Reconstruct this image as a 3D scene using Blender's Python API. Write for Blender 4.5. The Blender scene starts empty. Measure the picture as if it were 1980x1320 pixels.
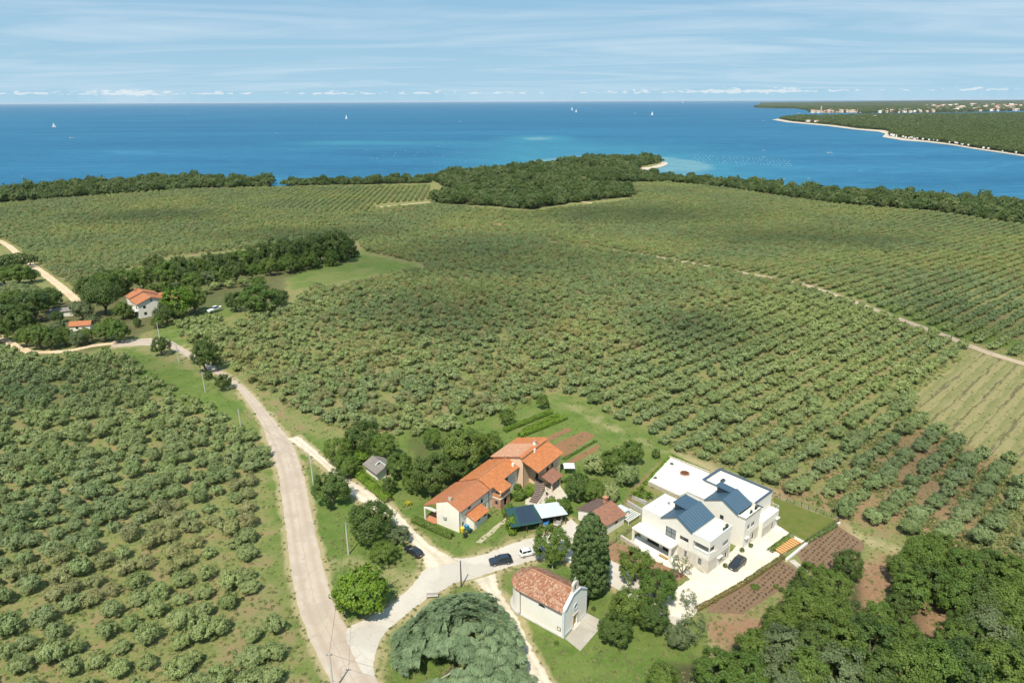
import bpy, math, random
import numpy as np
random.seed(7); RS=np.random.RandomState(11)
S=bpy.context.scene; COL=S.collection
# ---------------------------------------------------------------- camera
H=88.0; FPX=1320.0; PITCH=math.radians(19.4); ROLL=math.radians(-0.26)
cam=bpy.data.cameras.new('camera'); camo=bpy.data.objects.new('camera',cam); COL.objects.link(camo)
cam.sensor_fit='HORIZONTAL'; cam.sensor_width=36; cam.lens=24.0; cam.clip_start=1; cam.clip_end=200000
camo.location=(0,0,H)
from mathutils import Matrix, Vector
camo.matrix_world=Matrix.Translation((0,0,H))@Matrix.Rotation(math.pi/2-PITCH,4,'X')@Matrix.Rotation(ROLL,4,'Z')
S.camera=camo
S.render.resolution_x=1024; S.render.resolution_y=682
S.view_settings.view_transform='Standard'; S.view_settings.look='None'; S.view_settings.gamma=1
S.view_settings.exposure=0.33
S.cycles.max_bounces=5; S.cycles.diffuse_bounces=3; S.cycles.transparent_max_bounces=12
# ---------------------------------------------------------------- sun + sky
ELEV=math.radians(58); SUNAZ=math.radians(196.5)      # compass direction towards the sun, clockwise from +Y
sdir=Vector((math.sin(SUNAZ)*math.cos(ELEV),math.cos(SUNAZ)*math.cos(ELEV),math.sin(ELEV)))
sl=bpy.data.lights.new('sun','SUN'); sl.energy=5.0; sl.angle=math.radians(0.55); sl.color=(1,.945,.84)
so=bpy.data.objects.new('sun',sl); COL.objects.link(so); so.rotation_euler=(-sdir).to_track_quat('-Z','Y').to_euler(); so.location=(0,-50,150)
W_=bpy.data.worlds.new('World'); S.world=W_; W_.use_nodes=True
nt=W_.node_tree; nt.nodes.clear()
def nd(nt,t,**k):
    n=nt.nodes.new(t)
    for a,b in k.items():
        if a=='ins':
            for i,v in b.items(): n.inputs[i].default_value=v
        else: setattr(n,a,b)
    return n
def lk(nt,a,b): nt.links.new(a,b)
def ramp(nt,fac,stops,interp='LINEAR'):
    r=nd(nt,'ShaderNodeValToRGB'); e=r.color_ramp; e.interpolation=interp
    while len(e.elements)<len(stops): e.elements.new(0.5)
    for i,(p,c) in enumerate(stops):
        e.elements[i].position=p; e.elements[i].color=(c,c,c,1) if isinstance(c,(int,float)) else (*c,1)
    lk(nt,fac,r.inputs[0]); return r.outputs[0]
def mth(nt,op,a,b=None,c=None,clamp=False):
    n=nd(nt,'ShaderNodeMath',operation=op,use_clamp=clamp)
    for i,v in enumerate((a,b,c)):
        if v is None: continue
        if isinstance(v,(int,float)): n.inputs[i].default_value=v
        else: lk(nt,v,n.inputs[i])
    return n.outputs[0]
def mixc(nt,f,a,b,bt='MIX'):
    n=nd(nt,'ShaderNodeMix',data_type='RGBA',blend_type=bt)
    for i,v in ((0,f),(6,a),(7,b)):
        if isinstance(v,(int,float)): n.inputs[i].default_value=v
        elif isinstance(v,tuple): n.inputs[i].default_value=(*v,1)
        else: lk(nt,v,n.inputs[i])
    return n.outputs[2]
sky=nd(nt,'ShaderNodeTexSky',sky_type='NISHITA',sun_disc=False,sun_elevation=ELEV,sun_rotation=SUNAZ,altitude=0,air_density=1.0,dust_density=1.2,ozone_density=2.0)
tc=nd(nt,'ShaderNodeTexCoord'); sx=nd(nt,'ShaderNodeSeparateXYZ'); lk(nt,tc.outputs['Generated'],sx.inputs[0])
# high streaky cirrus lies on a plane far overhead: direction / height
zc=mth(nt,'MAXIMUM',sx.outputs[2],0.012)
zz=mth(nt,'ADD',zc,0.05)
cx=mth(nt,'DIVIDE',sx.outputs[0],zz); cy=mth(nt,'DIVIDE',sx.outputs[1],zz)
cv=nd(nt,'ShaderNodeCombineXYZ'); lk(nt,cx,cv.inputs[0]); lk(nt,cy,cv.inputs[1])
mp=nd(nt,'ShaderNodeMapping'); mp.inputs['Rotation'].default_value=(0,0,math.radians(12)); mp.inputs['Scale'].default_value=(0.22,0.5,1); mp.inputs['Location'].default_value=(3.1,1.7,0); lk(nt,cv.outputs[0],mp.inputs[0])
n1=nd(nt,'ShaderNodeTexNoise',ins={'Scale':1.0,'Detail':8,'Roughness':.6,'Distortion':1.4}); lk(nt,mp.outputs[0],n1.inputs[0])
cir=ramp(nt,n1.outputs[0],[(.44,0),(.72,1)])
cir=mth(nt,'MULTIPLY',cir,.75)
# small cumulus line low over the horizon (direction space: azimuth stretched, elevation)
az=mth(nt,'ARCTAN2',sx.outputs[0],sx.outputs[1])
cv2=nd(nt,'ShaderNodeCombineXYZ'); lk(nt,mth(nt,'MULTIPLY',az,85),cv2.inputs[0]); lk(nt,mth(nt,'MULTIPLY',sx.outputs[2],330),cv2.inputs[1])
n2=nd(nt,'ShaderNodeTexNoise',ins={'Scale':1.0,'Detail':8,'Roughness':.6}); lk(nt,cv2.outputs[0],n2.inputs[0])
cv3=nd(nt,'ShaderNodeCombineXYZ'); lk(nt,mth(nt,'MULTIPLY',az,5),cv3.inputs[0])
n3=nd(nt,'ShaderNodeTexNoise',ins={'Scale':1.0,'Detail':2}); lk(nt,cv3.outputs[0],n3.inputs[0])
band=ramp(nt,mth(nt,'MULTIPLY',sx.outputs[2],20),[(0.0,0),(.12,.3),(.20,1),(.25,.8),(.38,0)])
cum=mth(nt,'ADD',mth(nt,'MULTIPLY',band,.42),mth(nt,'MULTIPLY',n2.outputs[0],.9))
cum=mth(nt,'ADD',cum,mth(nt,'MULTIPLY_ADD',n3.outputs[0],.75,-.25))
cumf=ramp(nt,cum,[(.98,0),(1.2,.65)])
cumf=mth(nt,'MULTIPLY',cumf,ramp(nt,mth(nt,'MULTIPLY',sx.outputs[2],20),[(0.02,0),(.12,1),(.6,1),(.75,0)]))
graded=mixc(nt,.85,sky.outputs[0],(2.9,5.3,7.4))
hz=ramp(nt,sx.outputs[2],[(0.0,1),(.11,0)])
graded=mixc(nt,mth(nt,'MULTIPLY',hz,.75),graded,(4.3,6.6,8.0))
c1=mixc(nt,cir,graded,(5.9,7.3,8.4))
c2=mixc(nt,cumf,c1,(8.0,8.5,8.8))
bg=nd(nt,'ShaderNodeBackground'); bg.inputs[1].default_value=0.084; lk(nt,c2,bg.inputs[0])
wo=nd(nt,'ShaderNodeOutputWorld'); lk(nt,bg.outputs[0],wo.inputs[0])
# ---------------------------------------------------------------- projection helpers (photo pixel -> place on the ground)
_f=np.array([0,math.cos(PITCH),-math.sin(PITCH)]); _u=np.array([0,math.sin(PITCH),math.cos(PITCH)])
SEA=-20.0
def ray(x,y):
    a=(x-990)/FPX; b=(660-y)/FPX; c,s=math.cos(ROLL),math.sin(ROLL)
    return _f+_u*(a*s+b*c)+np.array([1.,0,0])*(a*c-b*s)
def gz(Y):
    t=np.clip((np.asarray(Y,float)-230)/410,0,1); return -18*t*t*(3-2*t)
def P(x,y,z=0.):
    d=ray(x,y); t=(z-H)/d[2]; return np.array([0,0,H])+d*t
def G(x,y,dz=0.):
    z=0.
    for _ in range(40): z=.5*z+.5*(float(gz(P(x,y,z)[1])))
    p=P(x,y,z); p[2]+=dz; return p
def G2(x,y): p=G(x,y); return (p[0],p[1])
def pxm(p): # metres per photo pixel at p
    return float((np.asarray(p)-np.array([0,0,H]))@_f)/FPX
def wpoly(pts): return np.array([G2(*p) for p in pts])
def spoly(pts): return np.array([P(x,y,SEA)[:2] for x,y in pts])
def inpoly(X,Y,poly):
    X=np.asarray(X,float); Y=np.asarray(Y,float); r=np.zeros(X.shape,bool); n=len(poly)
    for i in range(n):
        x1,y1=poly[i]; x2,y2=poly[(i+1)%n]
        if y1==y2: continue
        c=((y1>Y)!=(y2>Y))&(X<(x2-x1)*(Y-y1)/(y2-y1)+x1); r^=c
    return r
def dpoly(X,Y,poly,closed=True):
    d=np.full(np.shape(X),1e9); n=len(poly)
    for i in range(n if closed else n-1):
        x1,y1=poly[i]; x2,y2=poly[(i+1)%n]; dx,dy=x2-x1,y2-y1; L=dx*dx+dy*dy+1e-9
        t=np.clip(((X-x1)*dx+(Y-y1)*dy)/L,0,1); d=np.minimum(d,np.hypot(X-x1-t*dx,Y-y1-t*dy))
    return d
# ---------------------------------------------------------------- object helpers
def tag(o,label=None,cat=None,group=None,kind=None):
    if label: o['label']=label
    if cat: o['category']=cat
    if group: o['group']=group
    if kind: o['kind']=kind
    return o
def thing(name,label,cat,loc=(0,0,0),rz=0,group=None):
    o=bpy.data.objects.new(name,None); COL.objects.link(o); o.location=loc; o.rotation_euler=(0,0,rz); o.empty_display_size=.3
    return tag(o,label,cat,group)
def npmesh(name,V,F,mat=None,uv=None,smooth=False,attrs=None):
    """V (n,3), F (m,k) all faces with k corners"""
    V=np.asarray(V,np.float32); F=np.asarray(F,np.int32); m=bpy.data.meshes.new(name)
    m.vertices.add(len(V)); m.vertices.foreach_set('co',V.ravel())
    k=F.shape[1]; m.loops.add(F.size); m.loops.foreach_set('vertex_index',F.ravel())
    m.polygons.add(len(F)); m.polygons.foreach_set('loop_start',np.arange(0,F.size,k,dtype=np.int32)); m.polygons.foreach_set('loop_total',np.full(len(F),k,np.int32))
    if smooth: m.polygons.foreach_set('use_smooth',np.ones(len(F),bool))
    m.update(calc_edges=True)
    for an,(dom,typ,arr) in (attrs or {}).items():
        a=m.attributes.new(an,typ,dom); a.data.foreach_set({'FLOAT':'value','INT':'value','FLOAT_VECTOR':'vector','FLOAT_COLOR':'color'}[typ],np.asarray(arr,np.int32 if typ=='INT' else np.float32).ravel())
    if mat: m.materials.append(mat)
    return m
def ob(name,mesh,parent=None,loc=(0,0,0),rz=0):
    o=bpy.data.objects.new(name,mesh); COL.objects.link(o); o.location=loc; o.rotation_euler=(0,0,rz)
    if parent: o.parent=parent
    return o
class MB:
    def __init__(s): s.v=[]; s.f=[]; s.uv=[]; s.hasuv=False
    def face(s,pts,uv=None):
        i=len(s.v); s.v+= [tuple(map(float,p)) for p in pts]; s.f.append(tuple(range(i,i+len(pts))))
        s.uv.append(uv if uv else [(0,0)]*len(pts)); s.hasuv|=uv is not None
    def box(s,x0,x1,y0,y1,z0,z1):
        a=[(x0,y0,z0),(x1,y0,z0),(x1,y1,z0),(x0,y1,z0),(x0,y0,z1),(x1,y0,z1),(x1,y1,z1),(x0,y1,z1)]
        for q in ((0,3,2,1),(4,5,6,7),(0,1,5,4),(1,2,6,5),(2,3,7,6),(3,0,4,7)): s.face([a[i] for i in q])
        return s
    def beam(s,p,q,w,h=None):
        """box beam from p to q"""
        p=Vector(p); q=Vector(q); h=h or w; d=(q-p).normalized(); up=Vector((0,0,1)) if abs(d.z)<.95 else Vector((1,0,0))
        r=d.cross(up).normalized()*w/2; u=r.cross(d).normalized()*h/2
        A=[p-r-u,p+r-u,p+r+u,p-r+u]; B=[x+(q-p) for x in A]
        for i in range(4): j=(i+1)%4; s.face([A[i],A[j],B[j],B[i]])
        s.face(A[::-1]); s.face(B); return s
    def tube(s,pts,rad,n=8,cap=True):
        pts=[Vector(p) for p in pts]; rad=rad if isinstance(rad,(list,tuple)) else [rad]*len(pts); rings=[]
        for i,p in enumerate(pts):
            d=(pts[min(i+1,len(pts)-1)]-pts[max(i-1,0)]).normalized(); up=Vector((0,0,1)) if abs(d.z)<.9 else Vector((1,0,0))
            a=d.cross(up).normalized(); b=a.cross(d).normalized()
            rings.append([p+(a*math.cos(2*math.pi*k/n)+b*math.sin(2*math.pi*k/n))*rad[i] for k in range(n)])
        for A,B in zip(rings,rings[1:]):
            for k in range(n): j=(k+1)%n; s.face([A[k],A[j],B[j],B[k]])
        if cap: s.face(rings[0][::-1]); s.face(rings[-1])
        return s
    def prism(s,poly,z0,z1,top=True,bottom=False):
        n=len(poly)
        for i in range(n):
            a=poly[i]; b=poly[(i+1)%n]; s.face([(a[0],a[1],z0),(b[0],b[1],z0),(b[0],b[1],z1),(a[0],a[1],z1)])
        if top: s.face([(p[0],p[1],z1) for p in poly])
        if bottom: s.face([(p[0],p[1],z0) for p in poly][::-1])
        return s
    def mesh(s,name,mat=None,smooth=False):
        m=bpy.data.meshes.new(name); m.from_pydata(s.v,[],s.f)
        if s.hasuv:
            u=m.uv_layers.new(name='uv'); u.data.foreach_set('uv',np.array([c for f in s.uv for c in f],np.float32).ravel())
        if mat: m.materials.append(mat)
        if smooth: m.polygons.foreach_set('use_smooth',np.ones(len(m.polygons),bool))
        m.update(); return m
    def obj(s,name,mat=None,parent=None,loc=(0,0,0),rz=0,smooth=False,label=None):
        o=ob(name,s.mesh(name,mat,smooth),parent,loc,rz)
        if label: o['label']=label
        return o
# ---------------------------------------------------------------- materials
def M(name,rough=.8,spec=.3):
    m=bpy.data.materials.new(name); m.use_nodes=True; t=m.node_tree; b=t.nodes['Principled BSDF']
    b.inputs['Roughness'].default_value=rough; b.inputs['Specular IOR Level'].default_value=spec
    return m,t,b
def noise(t,scale,detail=5,rough=.55,vec=None,dist=0):
    n=nd(t,'ShaderNodeTexNoise',ins={'Scale':scale,'Detail':detail,'Roughness':rough,'Distortion':dist})
    if vec is None:
        c=nd(t,'ShaderNodeTexCoord'); vec=c.outputs['Object']
    lk(t,vec,n.inputs[0]); return n.outputs[0]
def bump(t,b,h,dist=.05,strength=.6):
    n=nd(t,'ShaderNodeBump',ins={'Strength':strength,'Distance':dist}); lk(t,h,n.inputs['Height']); lk(t,n.outputs[0],b.inputs['Normal'])
def plain(name,c,rough=.7,spec=.3,var=.12,scale=1.5,metal=0,dirt=None):
    """painted / rendered surface with soft irregular wear"""
    m,t,b=M(name,rough,spec); b.inputs['Metallic'].default_value=metal
    n=noise(t,scale,8,.65); n2=noise(t,scale*9,4,.6)
    f=ramp(t,n,[(.3,0),(.7,1)]); c=tuple(c)
    col=mixc(t,f,tuple(x*(1-var) for x in c),tuple(min(1,x*(1+var*.6)) for x in c))
    col=mixc(t,mth(t,'MULTIPLY',ramp(t,n2,[(.35,1),(.6,0)]),var),col,tuple(x*.7 for x in c))
    if dirt:
        n3=noise(t,.35,6,.7); col=mixc(t,ramp(t,n3,[(.5,0),(.72,.6)]),col,dirt)
    lk(t,col,b.inputs['Base Color']); bump(t,b,n2,.02,.3); return m
MAT={}
def foliage_mat(name,dark,light,hue=(.0,.0,.0),trans=.25,varobj=.35,rough=.55,spec=.25,loc=False):
    m=bpy.data.materials.new(name); m.use_nodes=True; t=m.node_tree; b=t.nodes['Principled BSDF']; out=t.nodes['Material Output']
    b.inputs['Roughness'].default_value=rough; b.inputs['Specular IOR Level'].default_value=spec
    at=nd(t,'ShaderNodeAttribute',attribute_name='tone'); oi=nd(t,'ShaderNodeObjectInfo')
    f=mth(t,'ADD',mth(t,'MULTIPLY',at.outputs['Fac'],1-varobj),mth(t,'MULTIPLY',oi.outputs['Random'],varobj),clamp=True)
    col=mixc(t,f,dark,light)
    col=mixc(t,mth(t,'MULTIPLY',mth(t,'FRACT',mth(t,'MULTIPLY',oi.outputs['Random'],7.31)),.5),col,hue if sum(hue) else tuple((a+b_)/2 for a,b_ in zip(dark,light)))
    if loc:
        ln=noise(t,.011,3,.6,oi.outputs['Location']); ln2=noise(t,.05,3,.6,oi.outputs['Location'])
        col=mixc(t,ramp(t,ln,[(.38,0),(.62,1)]),mixc(t,1.,col,(.82,.90,.88),'MULTIPLY'),mixc(t,1.,col,(1.07,1.07,.87),'MULTIPLY'))
        col=mixc(t,ramp(t,ln2,[(.5,0),(.7,.6)]),col,mixc(t,1.,col,(.86,.84,.9),'MULTIPLY'))
    lk(t,col,b.inputs['Base Color'])
    tr=nd(t,'ShaderNodeBsdfTranslucent'); lk(t,mixc(t,.35,col,(.35,.45,.08)),tr.inputs[0])
    mx=nd(t,'ShaderNodeMixShader'); mx.inputs[0].default_value=trans; lk(t,b.outputs[0],mx.inputs[1]); lk(t,tr.outputs[0],mx.inputs[2]); lk(t,mx.outputs[0],out.inputs[0])
    MAT[name]=m; return m
foliage_mat('leaf_olive',(.13,.17,.058),(.365,.42,.175),(.31,.325,.165),.26,.35,loc=True)
foliage_mat('leaf_olive_dry',(.17,.175,.07),(.40,.395,.175),(.37,.315,.16),.26,.4,loc=True)
foliage_mat('leaf_dark',(.030,.062,.014),(.115,.17,.034),(.085,.115,.024),.2,.3)
foliage_mat('leaf_mid',(.042,.088,.014),(.15,.225,.038),(.13,.165,.03),.24,.3)
foliage_mat('leaf_bright',(.045,.11,.011),(.225,.33,.03),(.14,.21,.02),.3,.2)
foliage_mat('leaf_grey',(.055,.088,.035),(.19,.235,.10),(.14,.165,.07),.2,.3)
foliage_mat('leaf_coast',(.03,.062,.018),(.13,.19,.05),(.15,.155,.05),.15,.4)
foliage_mat('leaf_cypress',(.035,.07,.02),(.12,.17,.05),(0,0,0),.1,.1)
foliage_mat('leaf_cedar',(.065,.105,.045),(.25,.325,.165),(0,0,0),.12,.1)
foliage_mat('leaf_yellow',(.28,.26,.02),(.55,.48,.06),(0,0,0),.2,.1)
foliage_mat('leaf_red',(.09,.075,.02),(.2,.19,.06),(.26,.13,.05),.2,.3)
foliage_mat('grass_tuft',(.11,.15,.04),(.24,.26,.09),(.29,.26,.12),.2,.5)
foliage_mat('lavender',(.055,.055,.035),(.12,.115,.08),(.10,.08,.07),.1,.3)
MAT['bark']=plain('bark',(.16,.12,.085),.9,.1,.4,3)
MAT['bark_pale']=plain('bark_pale',(.42,.39,.34),.9,.1,.3,3)
# ---------------------------------------------------------------- foliage geometry
def leaf_quads(C,N,size,rs,aspect=1.0,along=None):
    """C centres, N normals -> quads"""
    n=len(C); N=N/np.linalg.norm(N,axis=1,keepdims=True)
    if along is None: R=rs.randn(n,3)
    else: R=along+rs.randn(n,3)*.25
    T=np.cross(N,R); T/=np.linalg.norm(T,axis=1,keepdims=True)+1e-9; B=np.cross(T,N)
    s=size*rs.uniform(.6,1.35,(n,1)); T=T*s*.5/aspect; B=B*s*.5*aspect
    k=rs.uniform(.3,.7,(n,1))
    V=np.stack([C-B,C+T*.9+B*(k-.5)*.6,C+B,C-T*.9+B*(k-.5)*.6],1).reshape(-1,3)
    F=np.arange(4*n).reshape(n,4); return V,F
def crown_mesh(name,seed,mat,nb=15,nsub=11,leaves=5200,leaf=.085,rz=.8,cz=.95,core=.52,br=(.34,.52),sub=(.13,.22),base_cut=.25,open_=.0,droop=0.,topheavy=1.):
    """lumpy crown of radius ~1 (units), centre height cz, vertical radius rz: blobs carrying sub-clumps carrying leaves"""
    rs=np.random.RandomState(seed); B=[]
    for i in range(nb):
        a=2.399963*i+rs.uniform(-.5,.5); t=(i+.5)/nb; el=-.55+1.5*t
        el=max(-.6,min(1.3,el)); r=core*rs.uniform(.8,1.2)
        B.append([r*math.cos(a)*math.cos(el*1.1),r*math.sin(a)*math.cos(el*1.1),cz+rz*core*1.15*math.sin(el*1.1)*rs.uniform(.8,1.1),rs.uniform(*br)])
    B.append([0,0,cz,core]); B=np.array(B); SB=[]
    for b in B[:-1]:
        for j in range(nsub):
            d=rs.randn(3); d/=np.linalg.norm(d); d[2]=d[2]*.9+.12
            c=b[:3]+d*b[3]*np.array([1,1,rz])*rs.uniform(.75,1.12); SB.append([*c,rs.uniform(*sub)])
    SB=np.array(SB)
    keep=np.ones(len(SB),bool)
    for b in B:
        q=(SB[:,:3]-b[:3])/np.array([1,1,rz]); keep&=~(np.linalg.norm(q,axis=1)<b[3]*.7)
    SB=SB[keep]; w=SB[:,3]**2; idx=rs.choice(len(SB),leaves*2,p=w/w.sum())
    d=rs.randn(len(idx),3); d/=np.linalg.norm(d,axis=1,keepdims=True)
    C=SB[idx,:3]+d*SB[idx,3:4]*rs.uniform(.45,1.3,(len(idx),1))
    keep=np.ones(len(C),bool)
    for b in B:
        q=(C-b[:3])/np.array([1,1,rz]); keep&=~(np.linalg.norm(q,axis=1)<b[3]*.66)
    keep&=C[:,2]>base_cut+rs.uniform(0,.15,len(C))
    if open_>0: keep&=rs.rand(len(C))>open_
    C=C[keep][:leaves]; idx=idx[keep][:leaves]; d=d[keep][:leaves]
    out=(C-np.array([0,0,cz*.9])); out/=np.linalg.norm(out,axis=1,keepdims=True)
    N=d*.45+out*.7+rs.randn(len(C),3)*.45+np.array([0,0,.35])
    V,F=leaf_quads(C,N,leaf,rs,1.15)
    if droop: V[:,2]-=droop*(V[:,0]**2+V[:,1]**2)
    tb=rs.rand(len(SB)); tone=np.clip(.5*tb[idx]+.5*rs.rand(len(C)),0,1)
    return npmesh(name,V,F,mat,attrs={'tone':('FACE','FLOAT',tone)})
def trunk_mesh(name,seed,mat,h=.8,r=.07,limbs=4,spread=.5,fork=.35,lean=.1):
    rs=random.Random(seed); b=MB(); lx,ly=rs.uniform(-lean,lean),rs.uniform(-lean,lean); fz=h*fork
    b.tube([(0,0,-.05),(lx*.4,ly*.4,fz*.5),(lx,ly,fz)],[r*1.35,r,r*.85],7)
    for i in range(limbs):
        a=2*math.pi*i/limbs+rs.uniform(-.5,.5); e=spread*rs.uniform(.7,1.2)
        b.tube([(lx,ly,fz*.9),(lx+math.cos(a)*e*.45,ly+math.sin(a)*e*.45,fz+(h-fz)*.45),(lx+math.cos(a)*e,ly+math.sin(a)*e,h*rs.uniform(.95,1.2))],[r*.6,r*.42,r*.16],5,False)
    return b.mesh(name,mat,True)
KIND={}
def kind(k,crowns,trunk,h=1.75): KIND[k]=dict(c=crowns,t=trunk,h=h)
L=MAT
kind('olive',[crown_mesh('crown',s,L['leaf_olive'],nb=12,nsub=13,leaves=4300,leaf=.092,rz=.6,cz=.78,core=.56,br=(.22,.44),sub=(.10,.19),base_cut=.12,open_=.08) for s in (1,2,3,4,5)],
     [trunk_mesh('trunk',s,L['bark'],.75,.07,4,.45,.3) for s in (1,2)],1.5)
kind('olive_dry',[crown_mesh('crown',s,L['leaf_olive_dry'],nb=10,nsub=11,leaves=3000,leaf=.095,rz=.6,cz=.72,core=.6,br=(.2,.4),sub=(.12,.22),base_cut=.05,open_=.2) for s in (11,12,13)],
     [trunk_mesh('trunk',s,L['bark'],.7,.06,5,.5,.2) for s in (3,)],1.4)
def broad(k,mat,seeds,**a):
    kw=dict(nb=18,nsub=16,leaves=9500,leaf=.066,rz=.85,cz=1.0,core=.56,br=(.26,.48),sub=(.08,.17),base_cut=.22); kw.update(a)
    kind(k,[crown_mesh('crown',s,L[mat],**kw) for s in seeds],[trunk_mesh('trunk',s,L['bark'],1.0,.07,5,.5,.32) for s in seeds[:2]],kw['cz']+kw['rz'])
broad('dark','leaf_dark',(21,22,23,24),base_cut=.06,rz=.92); broad('mid','leaf_mid',(31,32,33,34),base_cut=.06,rz=.92); broad('bright','leaf_bright',(41,42),leaf=.095,leaves=5600)
broad('grey','leaf_grey',(51,52,53)); broad('sparse','leaf_grey',(55,),nb=12,nsub=6,leaves=1500,core=.68,br=(.14,.24),sub=(.1,.18))
broad('pine','leaf_dark',(61,62),rz=.55,cz=1.0,base_cut=.5,sub=(.14,.24),nb=19)
broad('tall','leaf_mid',(71,),rz=1.25,cz=1.55,base_cut=.5); broad('coast','leaf_coast',(81,82,83),leaves=2300,leaf=.125,rz=.75,cz=.85)
broad('shrub','leaf_mid',(91,92),leaves=1500,leaf=.16,rz=.85,cz=.62,base_cut=.0)
broad('shrub_dark','leaf_dark',(93,),leaves=1500,leaf=.16,rz=1.0,cz=.75,base_cut=.0)
broad('shrub_bright','leaf_bright',(94,),leaves=1500,leaf=.16,rz=.85,cz=.6,base_cut=.0)
broad('shrub_yellow','leaf_yellow',(95,),leaves=900,leaf=.2,rz=.8,cz=.6,base_cut=.0)
FAR={}
FAR['olive']=[crown_mesh('far_crown',s,L['leaf_olive'],nb=9,nsub=9,leaves=1000,leaf=.19,rz=.6,cz=.72,core=.55,br=(.22,.42),sub=(.12,.22),base_cut=.05) for s in (6,7,8,9)]
FAR['coast']=[crown_mesh('far_crown',s,L['leaf_coast'],nb=11,nsub=8,leaves=850,leaf=.2,rz=.75,cz=.85,core=.52,base_cut=.1) for s in (86,87,88)]
_tc=[0]
def tree(k,x,y,r,label,cat='tree',name=None,group=None,z=None,squash=1.,rz=None,at=None,mat=None):
    """tree whose crown centre is seen at photo pixel (x,y), crown radius r px"""
    K=KIND[k]
    if at is None:
        p=G(x,y)
        for _ in range(4):
            R=r*pxm(p); c=float(gz(p[1]))+R*K['h']*.52*squash; p=P(x,y,c)
        R=r*pxm(p); loc=(p[0],p[1],float(gz(p[1])))
    else: R=r; loc=at
    _tc[0]+=1; i=_tc[0]
    t=thing(name or {'olive':'olive_tree','olive_dry':'olive_tree','pine':'pine_tree','shrub':'shrub','shrub_dark':'shrub','shrub_bright':'shrub','shrub_yellow':'shrub'}.get(k,'broadleaf_tree'),label,cat,loc,(i*2.4)%6.28,group)
    c=ob('crown' if not k.startswith('shrub') else 'foliage',K['c'][i%len(K['c'])],t); c.scale=(R,R,R*squash)
    if mat: c.data=c.data.copy(); c.data.materials[0]=mat
    s=ob('trunk' if not k.startswith('shrub') else 'stem',K['t'][i%len(K['t'])],t); s.scale=(R,R,R*squash)
    return t
# ---------------------------------------------------------------- scatter of stuff with geometry nodes (one object)
def scatter(name,pts,rz,sc,idx,meshes,label,cat):
    n=len(pts); m=bpy.data.meshes.new(name); m.vertices.add(n); m.vertices.foreach_set('co',np.asarray(pts,np.float32).ravel())
    for an,ty,arr in (('rz','FLOAT',rz),('idx','INT',idx)):
        a=m.attributes.new(an,ty,'POINT'); a.data.foreach_set('value',np.asarray(arr,np.int32 if ty=='INT' else np.float32))
    a=m.attributes.new('sc','FLOAT_VECTOR','POINT'); a.data.foreach_set('vector',np.asarray(sc,np.float32).ravel())
    o=ob(name,m); g=bpy.data.node_groups.new(name,'GeometryNodeTree')
    g.interface.new_socket('Geometry',in_out='INPUT',socket_type='NodeSocketGeometry'); g.interface.new_socket('Geometry',in_out='OUTPUT',socket_type='NodeSocketGeometry')
    gi=nd(g,'NodeGroupInput'); go=nd(g,'NodeGroupOutput'); j=nd(g,'GeometryNodeJoinGeometry')
    for k,me in enumerate(meshes):
        so_=bpy.data.objects.new(name+'_source',me)
        oi=nd(g,'GeometryNodeObjectInfo'); oi.inputs['Object'].default_value=so_; oi.inputs['As Instance'].default_value=True; lk(g,oi.outputs['Geometry'],j.inputs[0])
    ip=nd(g,'GeometryNodeInstanceOnPoints'); ip.inputs['Pick Instance'].default_value=True
    def na(nm,dt):
        q=nd(g,'GeometryNodeInputNamedAttribute',data_type=dt); q.inputs['Name'].default_value=nm; return q.outputs['Attribute']
    lk(g,gi.outputs[0],ip.inputs['Points']); lk(g,j.outputs[0],ip.inputs['Instance']); lk(g,na('idx','INT'),ip.inputs['Instance Index'])
    cb=nd(g,'ShaderNodeCombineXYZ'); lk(g,na('rz','FLOAT'),cb.inputs[2]); lk(g,cb.outputs[0],ip.inputs['Rotation']); lk(g,na('sc','FLOAT_VECTOR'),ip.inputs['Scale'])
    lk(g,ip.outputs[0],go.inputs[0]); md=o.modifiers.new('scatter','NODES'); md.node_group=g
    return tag(o,label,cat,None,'stuff')
# ================================================================ TERRAIN
def fixy(x,y):
    k=-3+7.4*((min(x,2000)-990)/990)**2; w=min(max((300-y)/80,0),1); return y-k*w
def SP(x,y,z=SEA): return P(x,fixy(x,y),z)
coast_px=[(-260,396),(-60,383),(100,364),(250,354),(350,349),(480,350),(530,353),(545,362),(560,354),(700,351),(830,343),(880,336),(1000,326),(1058,318),(1150,306),(1245,306),(1283,313),(1293,318),(1272,324),(1228,329),(1235,337),(1300,342),(1350,348),(1450,356),(1600,371),(1750,379),(1900,391),(2000,402),(2200,425)]
coast=spoly(coast_px)
land=np.vstack([coast,[(2200,300),(2200,-200),(-2200,-200),(-2200,coast[0][1])]])
def lines(lo,a,b,hi,fine,g):
    r=list(np.arange(a,b+.01,fine)); s=fine; x=a
    L_=[]
    while x>lo: s=min(s*1.09,g); x-=s; L_.append(x)
    s=fine; x=b; R_=[]
    while x<hi: s=min(s*1.09,g); x+=s; R_.append(x)
    return np.array(L_[::-1]+r+R_)
xs=lines(-1150,-115,110,1150,.8,14); ys=lines(20,55,210,1420,.8,9)
GX,GY=np.meshgrid(xs,ys); ins=inpoly(GX,GY,land); dc=dpoly(GX,GY,coast,False); sd=np.where(ins,dc,-dc)
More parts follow.
